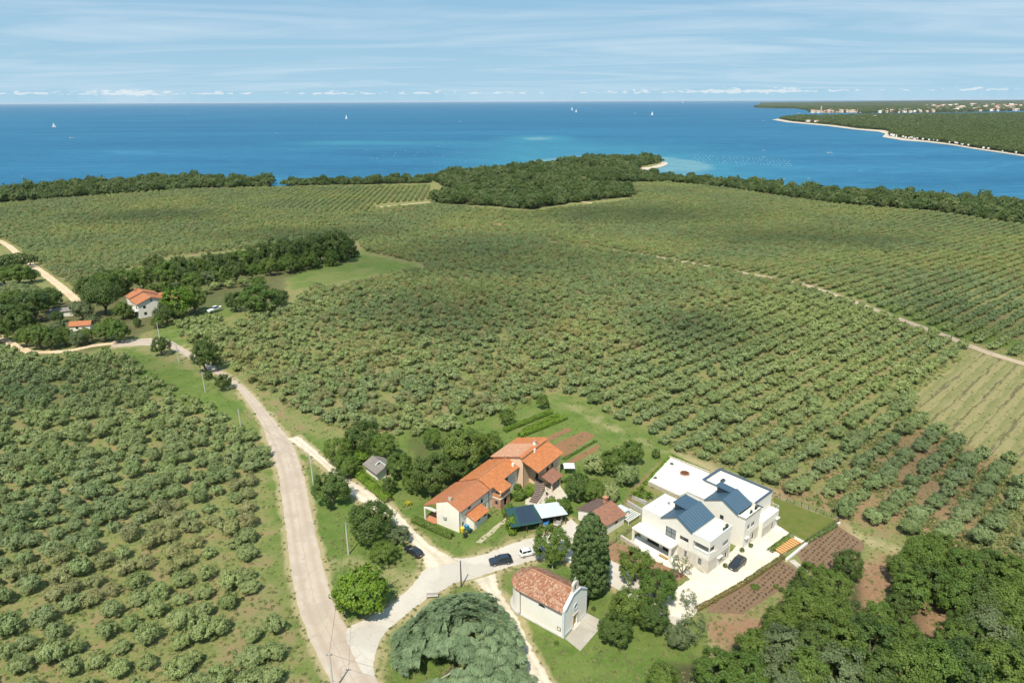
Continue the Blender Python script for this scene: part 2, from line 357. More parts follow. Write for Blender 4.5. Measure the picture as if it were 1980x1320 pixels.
def vnoise(X,Y,s,seed=0):
    rs=np.random.RandomState(seed); g=rs.rand(64,64); u=X/s+1000; v=Y/s+1000; i=np.floor(u).astype(int); j=np.floor(v).astype(int); fu=u-i; fv=v-j
    fu=fu*fu*(3-2*fu); fv=fv*fv*(3-2*fv); a=g[i%64,j%64]; b=g[(i+1)%64,j%64]; c=g[i%64,(j+1)%64]; d=g[(i+1)%64,(j+1)%64]
    return (a*(1-fu)+b*fu)*(1-fv)+(c*(1-fu)+d*fu)*fv
GZ=gz(GY); edge=np.clip((sd+2)/14,0,1); GZ=GZ*edge+(-26)*(1-edge)
# ground zones
R_dry=np.zeros_like(GX); R_soil=np.zeros_like(GX); R_lush=np.zeros_like(GX); R_wood=np.zeros_like(GX)
def zone(A,pts,val=1.,soft=1.5,wobble=2.):
    pl=wpoly(pts); lo=pl.min(0)-soft*3-5; hi=pl.max(0)+soft*3+5
    m=(GX>lo[0])&(GX<hi[0])&(GY>lo[1])&(GY<hi[1]); X=GX[m]; Y=GY[m]
    s=np.where(inpoly(X,Y,pl),1,-1)*dpoly(X,Y,pl)+(vnoise(X,Y,4,3)-.5)*wobble*2+(vnoise(X,Y,1.6,4)-.5)*wobble
    A[m]=np.maximum(A[m],val*np.clip(s/soft*.5+.5,0,1))
def cut(A,pts,soft=1.5):
    pl=wpoly(pts); s=np.where(inpoly(GX,GY,pl),1,-1)*dpoly(GX,GY,pl); A*=1-np.clip(s/soft*.5+.5,0,1)
# verges and lawns
zone(R_lush,[(335,640),(420,705),(470,765),(560,830),(640,850),(640,905),(600,905),(560,860),(480,790),(420,745),(300,690),(230,665),(225,690),(290,755),(400,800),(500,850),(535,900),(520,960),(530,1000),(525,1100),(550,1200),(600,1290),(640,1360),(690,1360),(600,1200),(560,1050),(545,940),(520,850),(440,740),(340,680),(300,640)],1,3)
zone(R_lush,[(562,858),(620,930),(760,1000),(830,1080),(760,1160),(670,1215),(640,1150),(610,1040),(590,930)],.9,2)
zone(R_lush,[(640,880),(900,780),(1060,770),(1290,890),(1240,960),(1120,1010),(1030,1020),(890,1080),(830,1040),(700,970)],.75,2)
zone(R_lush,[(960,1110),(1100,1060),(1200,1150),(1400,1200),(1330,1360),(1060,1360)],1,2)
zone(R_lush,[(740,1190),(890,1125),(960,1150),(1060,1360),(740,1360),(720,1260)],.75,2)
zone(R_lush,[(548,524),(640,500),(700,490),(790,508),(818,518),(740,530),(640,548),(560,560)],.7,4)
zone(R_lush,[(380,560),(540,560),(430,620),(410,640),(330,650),(290,640)],.6,3)
zone(R_lush,[(940,395),(1040,398),(1130,388),(1110,380),(1000,388)],.8,5)
zone(R_lush,[(1800,640),(1900,665),(2000,690),(2100,730),(2100,690),(1990,660),(1700,575),(1560,540)],.8,3)
zone(R_dry,[(1060,765),(1100,772),(1300,872),(1290,882),(1180,833),(1090,788)],.45,2,1.)
zone(R_lush,[(1040,755),(1120,765),(1320,862),(1300,900),(1180,845),(1070,800)],.6,2,1.)
zone(R_dry,[(560,1160),(572,1240),(640,1360),(610,1360),(556,1240),(540,1100)],.25,2)
zone(R_dry,[(600,1080),(700,1060),(830,1100),(760,1160),(640,1110)],.45,2)
zone(R_dry,[(1380,1200),(1480,1170),(1560,1110),(1700,1060),(1780,1070),(1600,1200),(1400,1330),(1340,1300),(1370,1230)],.6,3)
zone(R_soil,[(1360,1200),(1500,1150),(1560,1105),(1680,1060),(1750,1070),(1770,1150),(1640,1220),(1520,1260),(1400,1290)],.72,4,3)
zone(R_soil,[(1780,1140),(1900,1180),(1850,1260),(1780,1250),(1700,1230)],.8,2)
zone(R_dry,[(1300,870),(1500,950),(1640,1010),(1760,1060),(1740,1080),(1600,1030),(1480,965),(1340,910)],.75,2)
zone(R_soil,[(1180,1045),(1235,1060),(1330,1110),(1300,1130),(1205,1095),(1170,1080)],1,1,.6)
zone(R_soil,[(1190,1000),(1220,940),(1260,900),(1290,890),(1240,950),(1215,1010)],.55,1.5,1.)
zone(R_dry,[(1100,1165),(1160,1150),(1190,1120),(1200,1160),(1150,1200)],.4,2)
zone(R_dry,[(730,1270),(745,1200),(820,1160),(830,1180),(760,1225),(745,1340)],.7,1,.6)
zone(R_soil,[(1480,960),(1760,800),(1990,900),(1990,1130),(1750,1060),(1600,1010)],.58,8,6)
zone(R_dry,[(1480,955),(1700,830),(1850,860),(2050,890),(2050,1120),(1700,1040)],.35,8,6)
far=(GY>240)
R_dry+=far*.12*vnoise(GX,GY,40,9)
# woods' floor
woodpolys=[
 [(-200,410),(0,392),(130,382),(250,374),(350,366),(525,361),(530,352),(480,349),(350,348),(250,353),(100,362),(-60,382),(-260,396)],
 [(540,360),(700,357),(830,354),(835,345),(700,350),(560,353)],
 [(835,390),(862,394),(950,399),(1022,405),(1110,392),(1212,381),(1222,370),(1190,362),(1172,352),(1235,341),(1228,330),(1240,321),(1268,316),(1282,312),(1245,307),(1150,308),(1058,319),(1000,327),(880,337),(832,345),(860,362),(900,370),(845,378)],
 [(1172,352),(1290,352),(1400,363),(1500,378),(1620,395),(1800,408),(1990,436),(2200,470),(2200,428),(2000,403),(1900,392),(1750,380),(1600,372),(1450,357),(1350,349),(1235,338)]]
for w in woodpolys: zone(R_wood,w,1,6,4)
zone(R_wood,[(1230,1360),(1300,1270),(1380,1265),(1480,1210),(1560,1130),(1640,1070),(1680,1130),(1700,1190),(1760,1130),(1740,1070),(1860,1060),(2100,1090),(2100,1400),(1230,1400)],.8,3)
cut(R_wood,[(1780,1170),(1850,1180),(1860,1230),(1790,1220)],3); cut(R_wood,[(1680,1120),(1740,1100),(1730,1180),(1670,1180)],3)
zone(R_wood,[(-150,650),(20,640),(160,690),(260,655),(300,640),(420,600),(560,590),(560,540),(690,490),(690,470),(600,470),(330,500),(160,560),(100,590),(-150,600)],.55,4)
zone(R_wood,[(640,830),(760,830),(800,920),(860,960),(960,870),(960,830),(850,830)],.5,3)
for A_ in (R_dry,R_soil,R_lush,R_wood): np.clip(A_,0,1,out=A_)
ny,nx=GX.shape; ii=(np.arange(ny-1)[:,None]*nx+np.arange(nx-1)[None,:]).ravel()
F_=np.stack([ii,ii+1,ii+nx+1,ii+nx],1); kf=(sd.ravel()[F_].max(1)>-25); F_=F_[kf]
used=np.unique(F_); rem=np.full(nx*ny,-1); rem[used]=np.arange(len(used)); F_=rem[F_]
V_=np.stack([GX.ravel(),GY.ravel(),GZ.ravel()],1)[used]
zc_=np.stack([R_dry.ravel(),R_soil.ravel(),R_lush.ravel(),R_wood.ravel()],1)[used]
# ground material: meadow, straw, red soil, lush verge, wood floor
m,t,b=M('ground',.95,.1)
at=nd(t,'ShaderNodeAttribute',attribute_name='zone'); sp=nd(t,'ShaderNodeSeparateColor'); lk(t,at.outputs['Color'],sp.inputs[0])
nA=noise(t,.035,6,.6); nB=noise(t,.22,6,.65); nC=noise(t,1.4,5,.7); nD=noise(t,7,4,.75)
g=mixc(t,ramp(t,nB,[(.35,0),(.65,1)]),(.11,.155,.035),(.20,.225,.07))
g=mixc(t,ramp(t,nC,[(.42,0),(.68,.8)]),g,(.29,.25,.12))
g=mixc(t,ramp(t,mth(t,'ADD',mth(t,'MULTIPLY',nA,.5),mth(t,'MULTIPLY',nB,.5)),[(.5,0),(.62,.7)]),g,(.24,.19,.10))
soilc=mixc(t,ramp(t,nC,[(.3,0),(.7,1)]),(.21,.105,.058),(.34,.21,.13))
soilc=mixc(t,ramp(t,nD,[(.62,0),(.72,.8)]),soilc,(.5,.42,.32))
g=mixc(t,ramp(t,mth(t,'MULTIPLY',nB,nC),[(.25,0),(.36,.75)]),g,soilc)
dryc=mixc(t,ramp(t,nC,[(.3,0),(.7,1)]),(.30,.245,.115),(.40,.34,.19))
fz=lambda ch,n,w=.55: mth(t,'MULTIPLY_ADD',mth(t,'SUBTRACT',mth(t,'ADD',ch,mth(t,'MULTIPLY',mth(t,'SUBTRACT',n,.5),w)),.5),3.,.5,clamp=True)
lush=mixc(t,ramp(t,nB,[(.3,0),(.7,1)]),(.07,.135,.022),(.15,.195,.045)); lush=mixc(t,ramp(t,nC,[(.5,0),(.75,.6)]),lush,(.235,.225,.09))
lush=mixc(t,ramp(t,nA,[(.5,0),(.62,.45)]),lush,(.22,.21,.08))
sw=lambda i,n: fz(mth(t,'MULTIPLY_ADD',sp.outputs[i],.8,.1),n,.75)
g=mixc(t,sw(2,nC),g,lush); g=mixc(t,sw(0,nB),g,dryc); g=mixc(t,sw(1,nC),g,soilc)
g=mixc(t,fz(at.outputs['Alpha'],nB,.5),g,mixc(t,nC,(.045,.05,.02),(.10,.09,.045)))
g=mixc(t,mth(t,'MULTIPLY',ramp(t,nD,[(.3,1),(.55,0)]),.4),g,(.06,.065,.03))
lk(t,g,b.inputs['Base Color']); bump(t,b,mth(t,'ADD',nD,mth(t,'MULTIPLY',nC,1.5)),.12,.9)
gm=m
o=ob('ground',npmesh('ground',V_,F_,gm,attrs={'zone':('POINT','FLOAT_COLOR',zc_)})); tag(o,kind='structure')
# pale beach at the headland tip
def sheet(name,pts,mat,lift=.02,kind_='structure',jit=.12,world=None,step=.8,label=None,cat=None):
    pl=[Vector((*q,0)) for q in (world if world is not None else wpoly(pts))]; out=[]
    for a,c in zip(pl,pl[1:]+pl[:1]):
        n=max(1,int((c-a).length/step)); nn=Vector((-(c-a).y,(c-a).x,0)).normalized()
        for k in range(n): out.append(a.lerp(c,k/n)+nn*random.uniform(-jit,jit))
    from mathutils.geometry import tessellate_polygon
    tr=tessellate_polygon([out]); V=[(p.x,p.y,float(gz(p.y))+lift) for p in out]
    F=[tuple(q) for q in tr]; me=bpy.data.meshes.new(name)
    F=[f if (V[f[1]][0]-V[f[0]][0])*(V[f[2]][1]-V[f[0]][1])-(V[f[1]][1]-V[f[0]][1])*(V[f[2]][0]-V[f[0]][0])>0 else f[::-1] for f in F]
    me.from_pydata(V,[],F); me.materials.append(mat); o=ob(name,me); return tag(o,label,cat,kind=kind_)
def resample(w,n):
    w=np.array(w,float); s=np.r_[0,np.cumsum(np.hypot(*np.diff(w,axis=0).T))]; q=np.linspace(0,s[-1],n)
    # smooth interpolation (Catmull-like through cubic hermite)
    x=np.interp(q,s,w[:,0]); y=np.interp(q,s,w[:,1])
    for _ in range(2*max(1,n//60)):
        x[1:-1]=(x[:-2]+2*x[1:-1]+x[2:])/4; y[1:-1]=(y[:-2]+2*y[1:-1]+y[2:])/4
    return np.stack([x,y],1)
def ribbon(name,lp,rp,mat,lift=.02,n=90,jit=.15,nc=6,world=False):
    A=resample(lp if world else wpoly(lp),n); B=resample(rp if world else wpoly(rp),n); V=[];F=[];uv=[]
    jl=RS.randn(n)*jit; jr=RS.randn(n)*jit; s=0
    for i in range(n):
        a,c=A[i],B[i]; w=np.hypot(*(c-a)); d=(c-a)/w; a=a+d*jl[i]; c=c+d*jr[i]
        if i: s+=np.hypot(*((A[i]+B[i])/2-(A[i-1]+B[i-1])/2))
        for k in range(nc+1):
            p=a+(c-a)*k/nc; V.append((p[0],p[1],float(gz(p[1]))+lift)); uv.append((k/nc,s))
    for i in range(n-1):
        for k in range(nc): q=i*(nc+1)+k; F.append((q,q+1,q+nc+2,q+nc+1))
    me=bpy.data.meshes.new(name); me.from_pydata(V,[],F); u=me.uv_layers.new(name='uv'); u.data.foreach_set('uv',np.array([uv[v] for f in F for v in f],np.float32).ravel())
    me.materials.append(mat); o=ob(name,me); me.update()
    if me.polygons[0].normal.z<0: me.flip_normals()
    return tag(o,kind='structure')
def road_mat(name,c1,c2,track,tw=.5,grass=0,edgec=None):
    m,t,b=M(name,.9,.15); uvn=nd(t,'ShaderNodeUVMap',uv_map='uv'); s=nd(t,'ShaderNodeSeparateXYZ'); lk(t,uvn.outputs[0],s.inputs[0])
    n=noise(t,.35,6,.6); n2=noise(t,3,6,.7); n3=noise(t,22,3,.6)
    col=mixc(t,ramp(t,n,[(.3,0),(.7,1)]),c1,c2); u=mth(t,'ADD',s.outputs[0],mth(t,'MULTIPLY',mth(t,'SUBTRACT',n,.5),.10))
    tr=ramp(t,u,[(.12,0),(.25,1),(.36,.15),(.46,0),(.5,.85),(.53,0),(.64,.2),(.75,.9),(.9,0)]) if tw==.5 else ramp(t,u,[(.1,0),(.28,1),(.44,0),(.56,0),(.72,1),(.9,0)])
    col=mixc(t,mth(t,'MULTIPLY',tr,.55),col,track)
    if grass: col=mixc(t,mth(t,'MULTIPLY',ramp(t,u,[(.38,0),(.48,1),(.54,1),(.64,0)]),ramp(t,n2,[(.45,0),(.6,grass)])),col,(.13,.15,.05))
    if edgec: col=mixc(t,mth(t,'MULTIPLY',ramp(t,u,[(.0,1),(.09,0),(.91,0),(1,1)]),ramp(t,n2,[(.35,0),(.6,1)])),col,edgec)
    vo=nd(t,'ShaderNodeTexVoronoi',feature='DISTANCE_TO_EDGE'); vo.inputs['Scale'].default_value=.16; cc=nd(t,'ShaderNodeTexCoord'); wv=nd(t,'ShaderNodeVectorMath',operation='ADD'); lk(t,cc.outputs['Object'],wv.inputs[0]); sc_=nd(t,'ShaderNodeVectorMath',operation='SCALE'); sc_.inputs['Scale'].default_value=2.2; nq=nd(t,'ShaderNodeTexNoise',ins={'Scale':.5,'Detail':4}); lk(t,cc.outputs['Object'],nq.inputs[0]); lk(t,nq.outputs['Color'],sc_.inputs[0]); lk(t,sc_.outputs[0],wv.inputs[1]); lk(t,wv.outputs[0],vo.inputs['Vector']); col=mixc(t,ramp(t,vo.outputs['Distance'],[(.0,.5),(.012,0)]),col,tuple(x*.6 for x in c1))
    n5=noise(t,.12,3,.5); col=mixc(t,ramp(t,n5,[(.53,0),(.56,.45)]),col,tuple(x*.86 for x in c1))
    col=mixc(t,ramp(t,n2,[(.5,0),(.75,.35)]),col,tuple(x*.75 for x in c1)); col=mixc(t,ramp(t,n3,[(.6,0),(.75,.35)]),col,tuple(min(.8,x*1.3) for x in c2))
    lk(t,col,b.inputs['Base Color']); bump(t,b,mth(t,'ADD',n3,n2),.04,.5); MAT[name]=m; return m
road_mat('road_concrete',(.40,.325,.255),(.46,.385,.31),(.34,.25,.175),edgec=(.40,.33,.22))
road_mat('road_pale',(.44,.395,.335),(.50,.455,.39),(.50,.44,.36),tw=1,edgec=(.52,.44,.32))
road_mat('lane_gravel',(.48,.40,.30),(.60,.51,.39),(.62,.55,.45),tw=1,grass=.35,edgec=(.24,.24,.11))
road_mat('dirt_track',(.50,.36,.22),(.62,.47,.31),(.62,.48,.33),tw=1,grass=.15,edgec=(.3,.26,.13))
road_mat('gravel_pale',(.58,.51,.40),(.67,.60,.49),(.62,.55,.44),tw=1)
road_mat('paving_stone',(.36,.32,.26),(.43,.39,.33),(.40,.36,.30),tw=1)
ribbon('road',[(668,1420),(645,1325),(612,1265),(588,1210),(572,1160),(562,1100),(555,1040),(546,970),(538,915),(524,872),(505,818),(480,778),(452,743),(415,722),(375,697),(345,681),(318,668),(262,668),(215,671)],
 [(790,1420),(738,1330),(712,1285),(690,1240),(668,1213),(650,1180),(632,1120),(614,1050),(602,985),(592,940),(578,885),(562,850),(530,812),(495,770),(470,745),(430,718),(385,690),(352,671),(325,655),(292,653),(215,660)],MAT['road_concrete'],.02,150,.10)
ribbon('side_road',[(700,1300),(668,1235),(672,1212),(700,1200),(745,1178),(790,1140),(818,1102),(868,1077),(897,1080),(935,1072),(980,1054),(1026,1040),(1075,1028),(1092,1012),(1104,1003)],
 [(725,1310),(721,1281),(732,1240),(752,1215),(790,1184),(832,1152),(885,1125),(915,1119),(963,1102),(992,1094),(1026,1085),(1060,1075),(1090,1062),(1108,1048),(1122,1018)],MAT['road_pale'],.026,90,.10)
ribbon('side_road',[(1092,1062),(1120,1060),(1150,1062),(1176,1080),(1205,1095),(1245,1128),(1290,1150),(1330,1170)],[(1090,1080),(1120,1100),(1150,1115),(1168,1125),(1200,1142),(1235,1165),(1280,1195),(1320,1215)],MAT['road_pale'],.023,40,.08)
ribbon('path',[(553,848),(568,857),(600,880),(624,901),(650,925),(680,958),(720,985),(757,1003),(775,1025),(792,1045),(815,1075),(822,1100)],
 [(579,843),(600,860),(625,884),(647,903),(672,925),(700,940),(738,965),(765,985),(795,1018),(830,1052),(867,1074),(890,1085)],MAT['lane_gravel'],.032,90,.14)
ribbon('path',[(915,1121),(930,1135),(945,1150),(965,1185),(985,1220),(1005,1265),(1035,1330),(1050,1380)],[(960,1108),(963,1130),(968,1148),(985,1170),(1005,1205),(1030,1255),(1072,1325),(1090,1380)],MAT['lane_gravel'],.030,60,.14)
tr_c=[(1060,468),(1150,478),(1255,495),(1350,512),(1450,530),(1540,546),(1620,572),(1700,602),(1760,625),(1830,650),(1900,680),(1985,705),(2100,742)]
tr_w=[2.6]*len(tr_c)
def track(name,cpx,w,mat,lift=.12,n=120):
    c=resample(wpoly(cpx),n); d=np.gradient(c,axis=0); d/=np.linalg.norm(d,axis=1,keepdims=True); nn=np.stack([-d[:,1],d[:,0]],1)*w/2
    return ribbon(name,c+nn,c-nn,mat,lift,n,.12,6,True),c
road_mat('track_brown',(.36,.27,.185),(.43,.33,.23),(.44,.35,.26),tw=1,grass=.3,edgec=(.22,.21,.09))
_,TR1=track('dirt_track',tr_c,4.0,MAT['track_brown'])
_,TR2=track('dirt_track',[(-60,452),(0,466),(20,478),(45,500),(85,530),(118,555),(150,583)],4.6,MAT['dirt_track'])
_,TR3=track('dirt_track',[(-60,620),(0,652),(30,670),(60,682),(130,680),(180,668),(225,664)],3.4,MAT['dirt_track'])
_,TR4=track('dirt_track',[(730,401),(780,396),(832,391)],4,MAT['dirt_track'],.15)
_,TR5=track('dirt_track',[(1108,388),(1130,391),(1150,394)],4,MAT['dirt_track'],.15)
# trodden, stony margins along every lane
gat=bpy.data.objects['ground'].data; arr=np.zeros(len(gat.vertices)*4,np.float32); gat.attributes['zone'].data.foreach_get('color',arr); arr=arr.reshape(-1,4); gco=np.zeros(len(gat.vertices)*3,np.float32); gat.vertices.foreach_get('co',gco); gco=gco.reshape(-1,3)
for nm in ('road','side_road','side_road.001','path','path.001'):
    oo=bpy.data.objects[nm].data; v=np.zeros(len(oo.vertices)*3,np.float32); oo.vertices.foreach_get('co',v); v=v.reshape(-1,3)
    for E_ in (v[::7,:2],v[6::7,:2]):
        lo=E_.min(0)-3; hi=E_.max(0)+3; k=np.where((gco[:,0]>lo[0])&(gco[:,0]<hi[0])&(gco[:,1]>lo[1])&(gco[:,1]<min(hi[1],250)))[0]; d=dpoly(gco[k,0],gco[k,1],E_,False); w=np.clip(1.25-d/(.7+1.5*vnoise(gco[k,0],gco[k,1],3.,8)),0,1)*.85
        arr[k,0]=np.maximum(arr[k,0],w); arr[k,2]*=1-w*.7
gat.attributes['zone'].data.foreach_set('color',arr.ravel())
# villa forecourt, terrace, soil beds
OV=np.array(P(1367,1110)); AV=math.radians(42.5)
def VL(a,b_,z=0): return np.array([OV[0]+a*math.cos(AV)-b_*math.sin(AV),OV[1]+a*math.sin(AV)+b_*math.cos(AV),z])
ribbon('forecourt',[(1282,1188),(1290,1150),(1340,1115),(1367,1105),(1414,1066),(1436,1045),(1450,1040),(1500,1012)],[(1335,1196),(1360,1168),(1400,1150),(1440,1125),(1475,1100),(1512,1075),(1545,1045),(1556,1052)],MAT['gravel_pale'],.035,50,.06)
sheet('forecourt',[(1233,1068),(1250,1052),(1345,1098),(1372,1118),(1355,1135),(1325,1112)],MAT['gravel_pale'],.040)
m,t,b=M('plot_soil',.95,.1); c=nd(t,'ShaderNodeTexCoord'); mp_=nd(t,'ShaderNodeMapping'); mp_.inputs['Rotation'].default_value=(0,0,-AV); lk(t,c.outputs['Object'],mp_.inputs[0]); s_=nd(t,'ShaderNodeSeparateXYZ'); lk(t,mp_.outputs[0],s_.inputs[0])
w_=mth(t,'SINE',mth(t,'MULTIPLY',s_.outputs[1],2*math.pi/.9)); n2=noise(t,2,6,.7); n3=noise(t,.3,4,.6)
col=mixc(t,ramp(t,n2,[(.3,0),(.7,1)]),(.145,.088,.052),(.21,.135,.085)); col=mixc(t,ramp(t,n3,[(.45,0),(.7,.5)]),col,(.20,.14,.085)); col=mixc(t,ramp(t,n2,[(.66,0),(.74,.5)]),col,(.17,.19,.08))
lk(t,col,b.inputs['Base Color']); bump(t,b,mth(t,'ADD',mth(t,'MULTIPLY',w_,.35),n2),.12,.7); MAT['plot_soil']=m
sheet('soil_bed',[(1509,1082),(1556,1110),(1436,1186),(1366,1184),(1372,1168)],MAT['plot_soil'],.045)
sheet('soil_bed',[(1538,1066),(1620,1016),(1672,1050),(1671,1062),(1594,1104),(1552,1090)],MAT['plot_soil'],.045)
m,t,b=M('red_soil',.95,.1); n2=noise(t,2.5,6,.7); col=mixc(t,ramp(t,n2,[(.3,0),(.7,1)]),(.22,.095,.05),(.34,.17,.10))
c=nd(t,'ShaderNodeTexCoord'); mp_=nd(t,'ShaderNodeMapping'); mp_.inputs['Rotation'].default_value=(0,0,math.radians(-56)); lk(t,c.outputs['Object'],mp_.inputs[0]); s_=nd(t,'ShaderNodeSeparateXYZ'); lk(t,mp_.outputs[0],s_.inputs[0])
w_=mth(t,'SINE',mth(t,'MULTIPLY',s_.outputs[1],2*math.pi/.7)); col=mixc(t,mth(t,'MULTIPLY',mth(t,'ADD',w_,1),.16),col,(.12,.15,.05)); lk(t,col,b.inputs['Base Color']); bump(t,b,mth(t,'ADD',w_,n2),.1,.9); MAT['red_soil']=m
sheet('soil_bed',[(1066,862),(1128,833),(1151,842),(1090,884)],MAT['red_soil'],.045)
sheet('soil_bed',[(1096,893),(1150,862),(1160,860),(1152,872),(1098,902)],MAT['red_soil'],.045)
sheet('soil_bed',[(1046,850),(1098,826),(1106,832),(1056,856)],MAT['red_soil'],.045)
# mown field with windrows
m,t,b=M('mown_field',.95,.1); c=nd(t,'ShaderNodeTexCoord'); mp_=nd(t,'ShaderNodeMapping'); mp_.inputs['Rotation'].default_value=(0,0,math.radians(-43)); lk(t,c.outputs['Object'],mp_.inputs[0]); s_=nd(t,'ShaderNodeSeparateXYZ'); lk(t,mp_.outputs[0],s_.inputs[0])
st=nd(t,'ShaderNodeMapping'); st.inputs['Scale'].default_value=(.12,1,1); lk(t,mp_.outputs[0],st.inputs[0]); n1=noise(t,.9,6,.65,st.outputs[0]); n2=noise(t,1.2,6,.7)
v=mth(t,'FRACT',mth(t,'ADD',mth(t,'DIVIDE',s_.outputs[1],5.6),mth(t,'MULTIPLY',mth(t,'SUBTRACT',n1,.5),.9)))
col=mixc(t,ramp(t,v,[(0,.2),(.18,.9),(.4,.8),(.5,.1),(.56,.0),(.64,.6),(.8,.35),(1,.2)]),(.13,.145,.05),(.255,.215,.10)); col=mixc(t,ramp(t,n1,[(.45,0),(.7,.7)]),col,(.29,.24,.12)); col=mixc(t,ramp(t,n2,[(.5,0),(.68,.75)]),col,(.13,.145,.05)); col=mixc(t,mth(t,'MULTIPLY',ramp(t,v,[(.47,0),(.51,1),(.55,1),(.6,0)]),ramp(t,n2,[(.4,0),(.5,1)])),col,(.10,.075,.05))
lk(t,col,b.inputs['Base Color']); bump(t,b,n2,.1,.8)
mown=[(1889,676),(1758,771),(1776,800),(1856,856),(1925,882),(2010,897),(2120,820),(2060,735),(1985,712)]
sheet('mown_field',mown,m,.05,jit=.4,step=3)
m,t,b=M('lawn',.95,.1); n2=noise(t,.5,6,.65); n3=noise(t,6,5,.7); col=mixc(t,ramp(t,n2,[(.35,0),(.65,1)]),(.095,.13,.02),(.17,.15,.05)); col=mixc(t,mth(t,'MULTIPLY',n3,.5),col,(.06,.09,.02)); lk(t,col,b.inputs['Base Color']); bump(t,b,n3,.06,.7)
sheet('lawn',[(1495,961),(1621,1007),(1563,1046),(1504,1016)],m,.04,jit=.05)
sheet('terrace_paving',[(1092.5,1234.2),(1121.7,1258.3),(1170,1203),(1133.5,1184)],MAT['paving_stone'],.05,jit=.01)
sheet('path',[(1016,966),(1050,938),(1065,905),(1083,940),(1100,962),(1062,975),(1035,985),(1012,990)],MAT['road_pale'],.04,jit=.1)
sheet('path',[(920,1048),(978,1000),(983,1005),(930,1050)],MAT['lane_gravel'],.04,jit=.15)
# ================================================================ SEA
xs2=np.r_[-np.geomspace(90000,1200,40),np.arange(-1150,1800,40),np.geomspace(1830,90000,40)]; ys2=np.r_[np.arange(250,2600,30),np.geomspace(2640,110000,60)]
SX,SY=np.meshgrid(xs2,ys2); shal=np.zeros_like(SX)
dcs=dpoly(SX,SY,coast,False); shal+=.45*np.exp(-dcs/45)
for (x,y,rx,ry,v) in [(1150,300,170,40,.55),(1300,318,60,12,.65),(1000,300,160,35,.4),(1040,266,60,6,.9),(760,276,190,5,.55),(1080,318,40,8,.8),(1330,325,120,30,.3),(640,275,90,4,.35),(1380,300,160,60,.25),(1700,260,40,6,.3)]:
    d=SP(x,y); w1=abs(SP(x+rx,y)[0]-d[0]); h1=abs(SP(x,y-ry*.5)[1]-SP(x,y+ry*.5)[1]); shal+=v*np.exp(-((SX-d[0])/w1)**2-((SY-d[1])/h1)**2)
m,t,b=M('sea_water',.3,.3); at=nd(t,'ShaderNodeAttribute',attribute_name='shallow'); c=nd(t,'ShaderNodeTexCoord')
mpw=nd(t,'ShaderNodeMapping'); mpw.inputs['Rotation'].default_value=(0,0,.35); mpw.inputs['Scale'].default_value=(.5,2.2,1); lk(t,c.outputs['Object'],mpw.inputs[0])
nL=noise(t,.0012,5,.6,mpw.outputs[0],1.2); nM=noise(t,.012,6,.65); nS=noise(t,.16,5,.7); 
deep=mixc(t,ramp(t,nL,[(.35,0),(.65,1)]),(.018,.098,.185),(.030,.142,.245))
sh=mth(t,'ADD',at.outputs['Fac'],mth(t,'MULTIPLY',mth(t,'SUBTRACT',nM,.5),.35))
col=mixc(t,ramp(t,sh,[(.1,0),(.65,.6)]),deep,(.05,.225,.29)); col=mixc(t,ramp(t,sh,[(.8,0),(1.3,.6)]),col,(.20,.33,.33))
col=mixc(t,ramp(t,nL,[(.63,0),(.655,.22),(.68,0)]),col,(.09,.27,.38)); mpc=nd(t,'ShaderNodeMapping'); mpc.inputs['Scale'].default_value=(.35,1,1); lk(t,c.outputs['Object'],mpc.inputs[0]); nR=noise(t,.07,6,.75,mpc.outputs[0])
col=mixc(t,mth(t,'MULTIPLY',ramp(t,nS,[(.3,0),(.7,1)]),.28),col,(.012,.16,.28)); col=mixc(t,ramp(t,nR,[(.35,.4),(.6,0)]),col,(.010,.065,.14)); col=mixc(t,ramp(t,nR,[(.55,0),(.75,.4)]),col,(.07,.22,.33))
b.inputs['Base Color'].default_value=(0,0,0,1)
df=nd(t,'ShaderNodeBsdfDiffuse'); lk(t,col,df.inputs[0]); gl=nd(t,'ShaderNodeBsdfGlossy'); gl.inputs['Roughness'].default_value=.35
bp=nd(t,'ShaderNodeBump',ins={'Strength':.8,'Distance':1.2}); lk(t,mth(t,'ADD',nS,mth(t,'MULTIPLY',nM,3)),bp.inputs['Height']); lk(t,bp.outputs[0],gl.inputs['Normal']); lk(t,bp.outputs[0],df.inputs['Normal'])
mx=nd(t,'ShaderNodeMixShader'); mx.inputs[0].default_value=.07; lk(t,df.outputs[0],mx.inputs[1]); lk(t,gl.outputs[0],mx.inputs[2]); lk(t,mx.outputs[0],t.nodes['Material Output'].inputs[0]); t.nodes.remove(b)
ny,nx=SX.shape; ii=(np.arange(ny-1)[:,None]*nx+np.arange(nx-1)[None,:]).ravel()
ob('sea',npmesh('sea',np.stack([SX.ravel(),SY.ravel(),np.full(SX.size,SEA)],1),np.stack([ii,ii+1,ii+nx+1,ii+nx],1),m,attrs={'shallow':('POINT','FLOAT',shal.ravel())}))['kind']='structure'
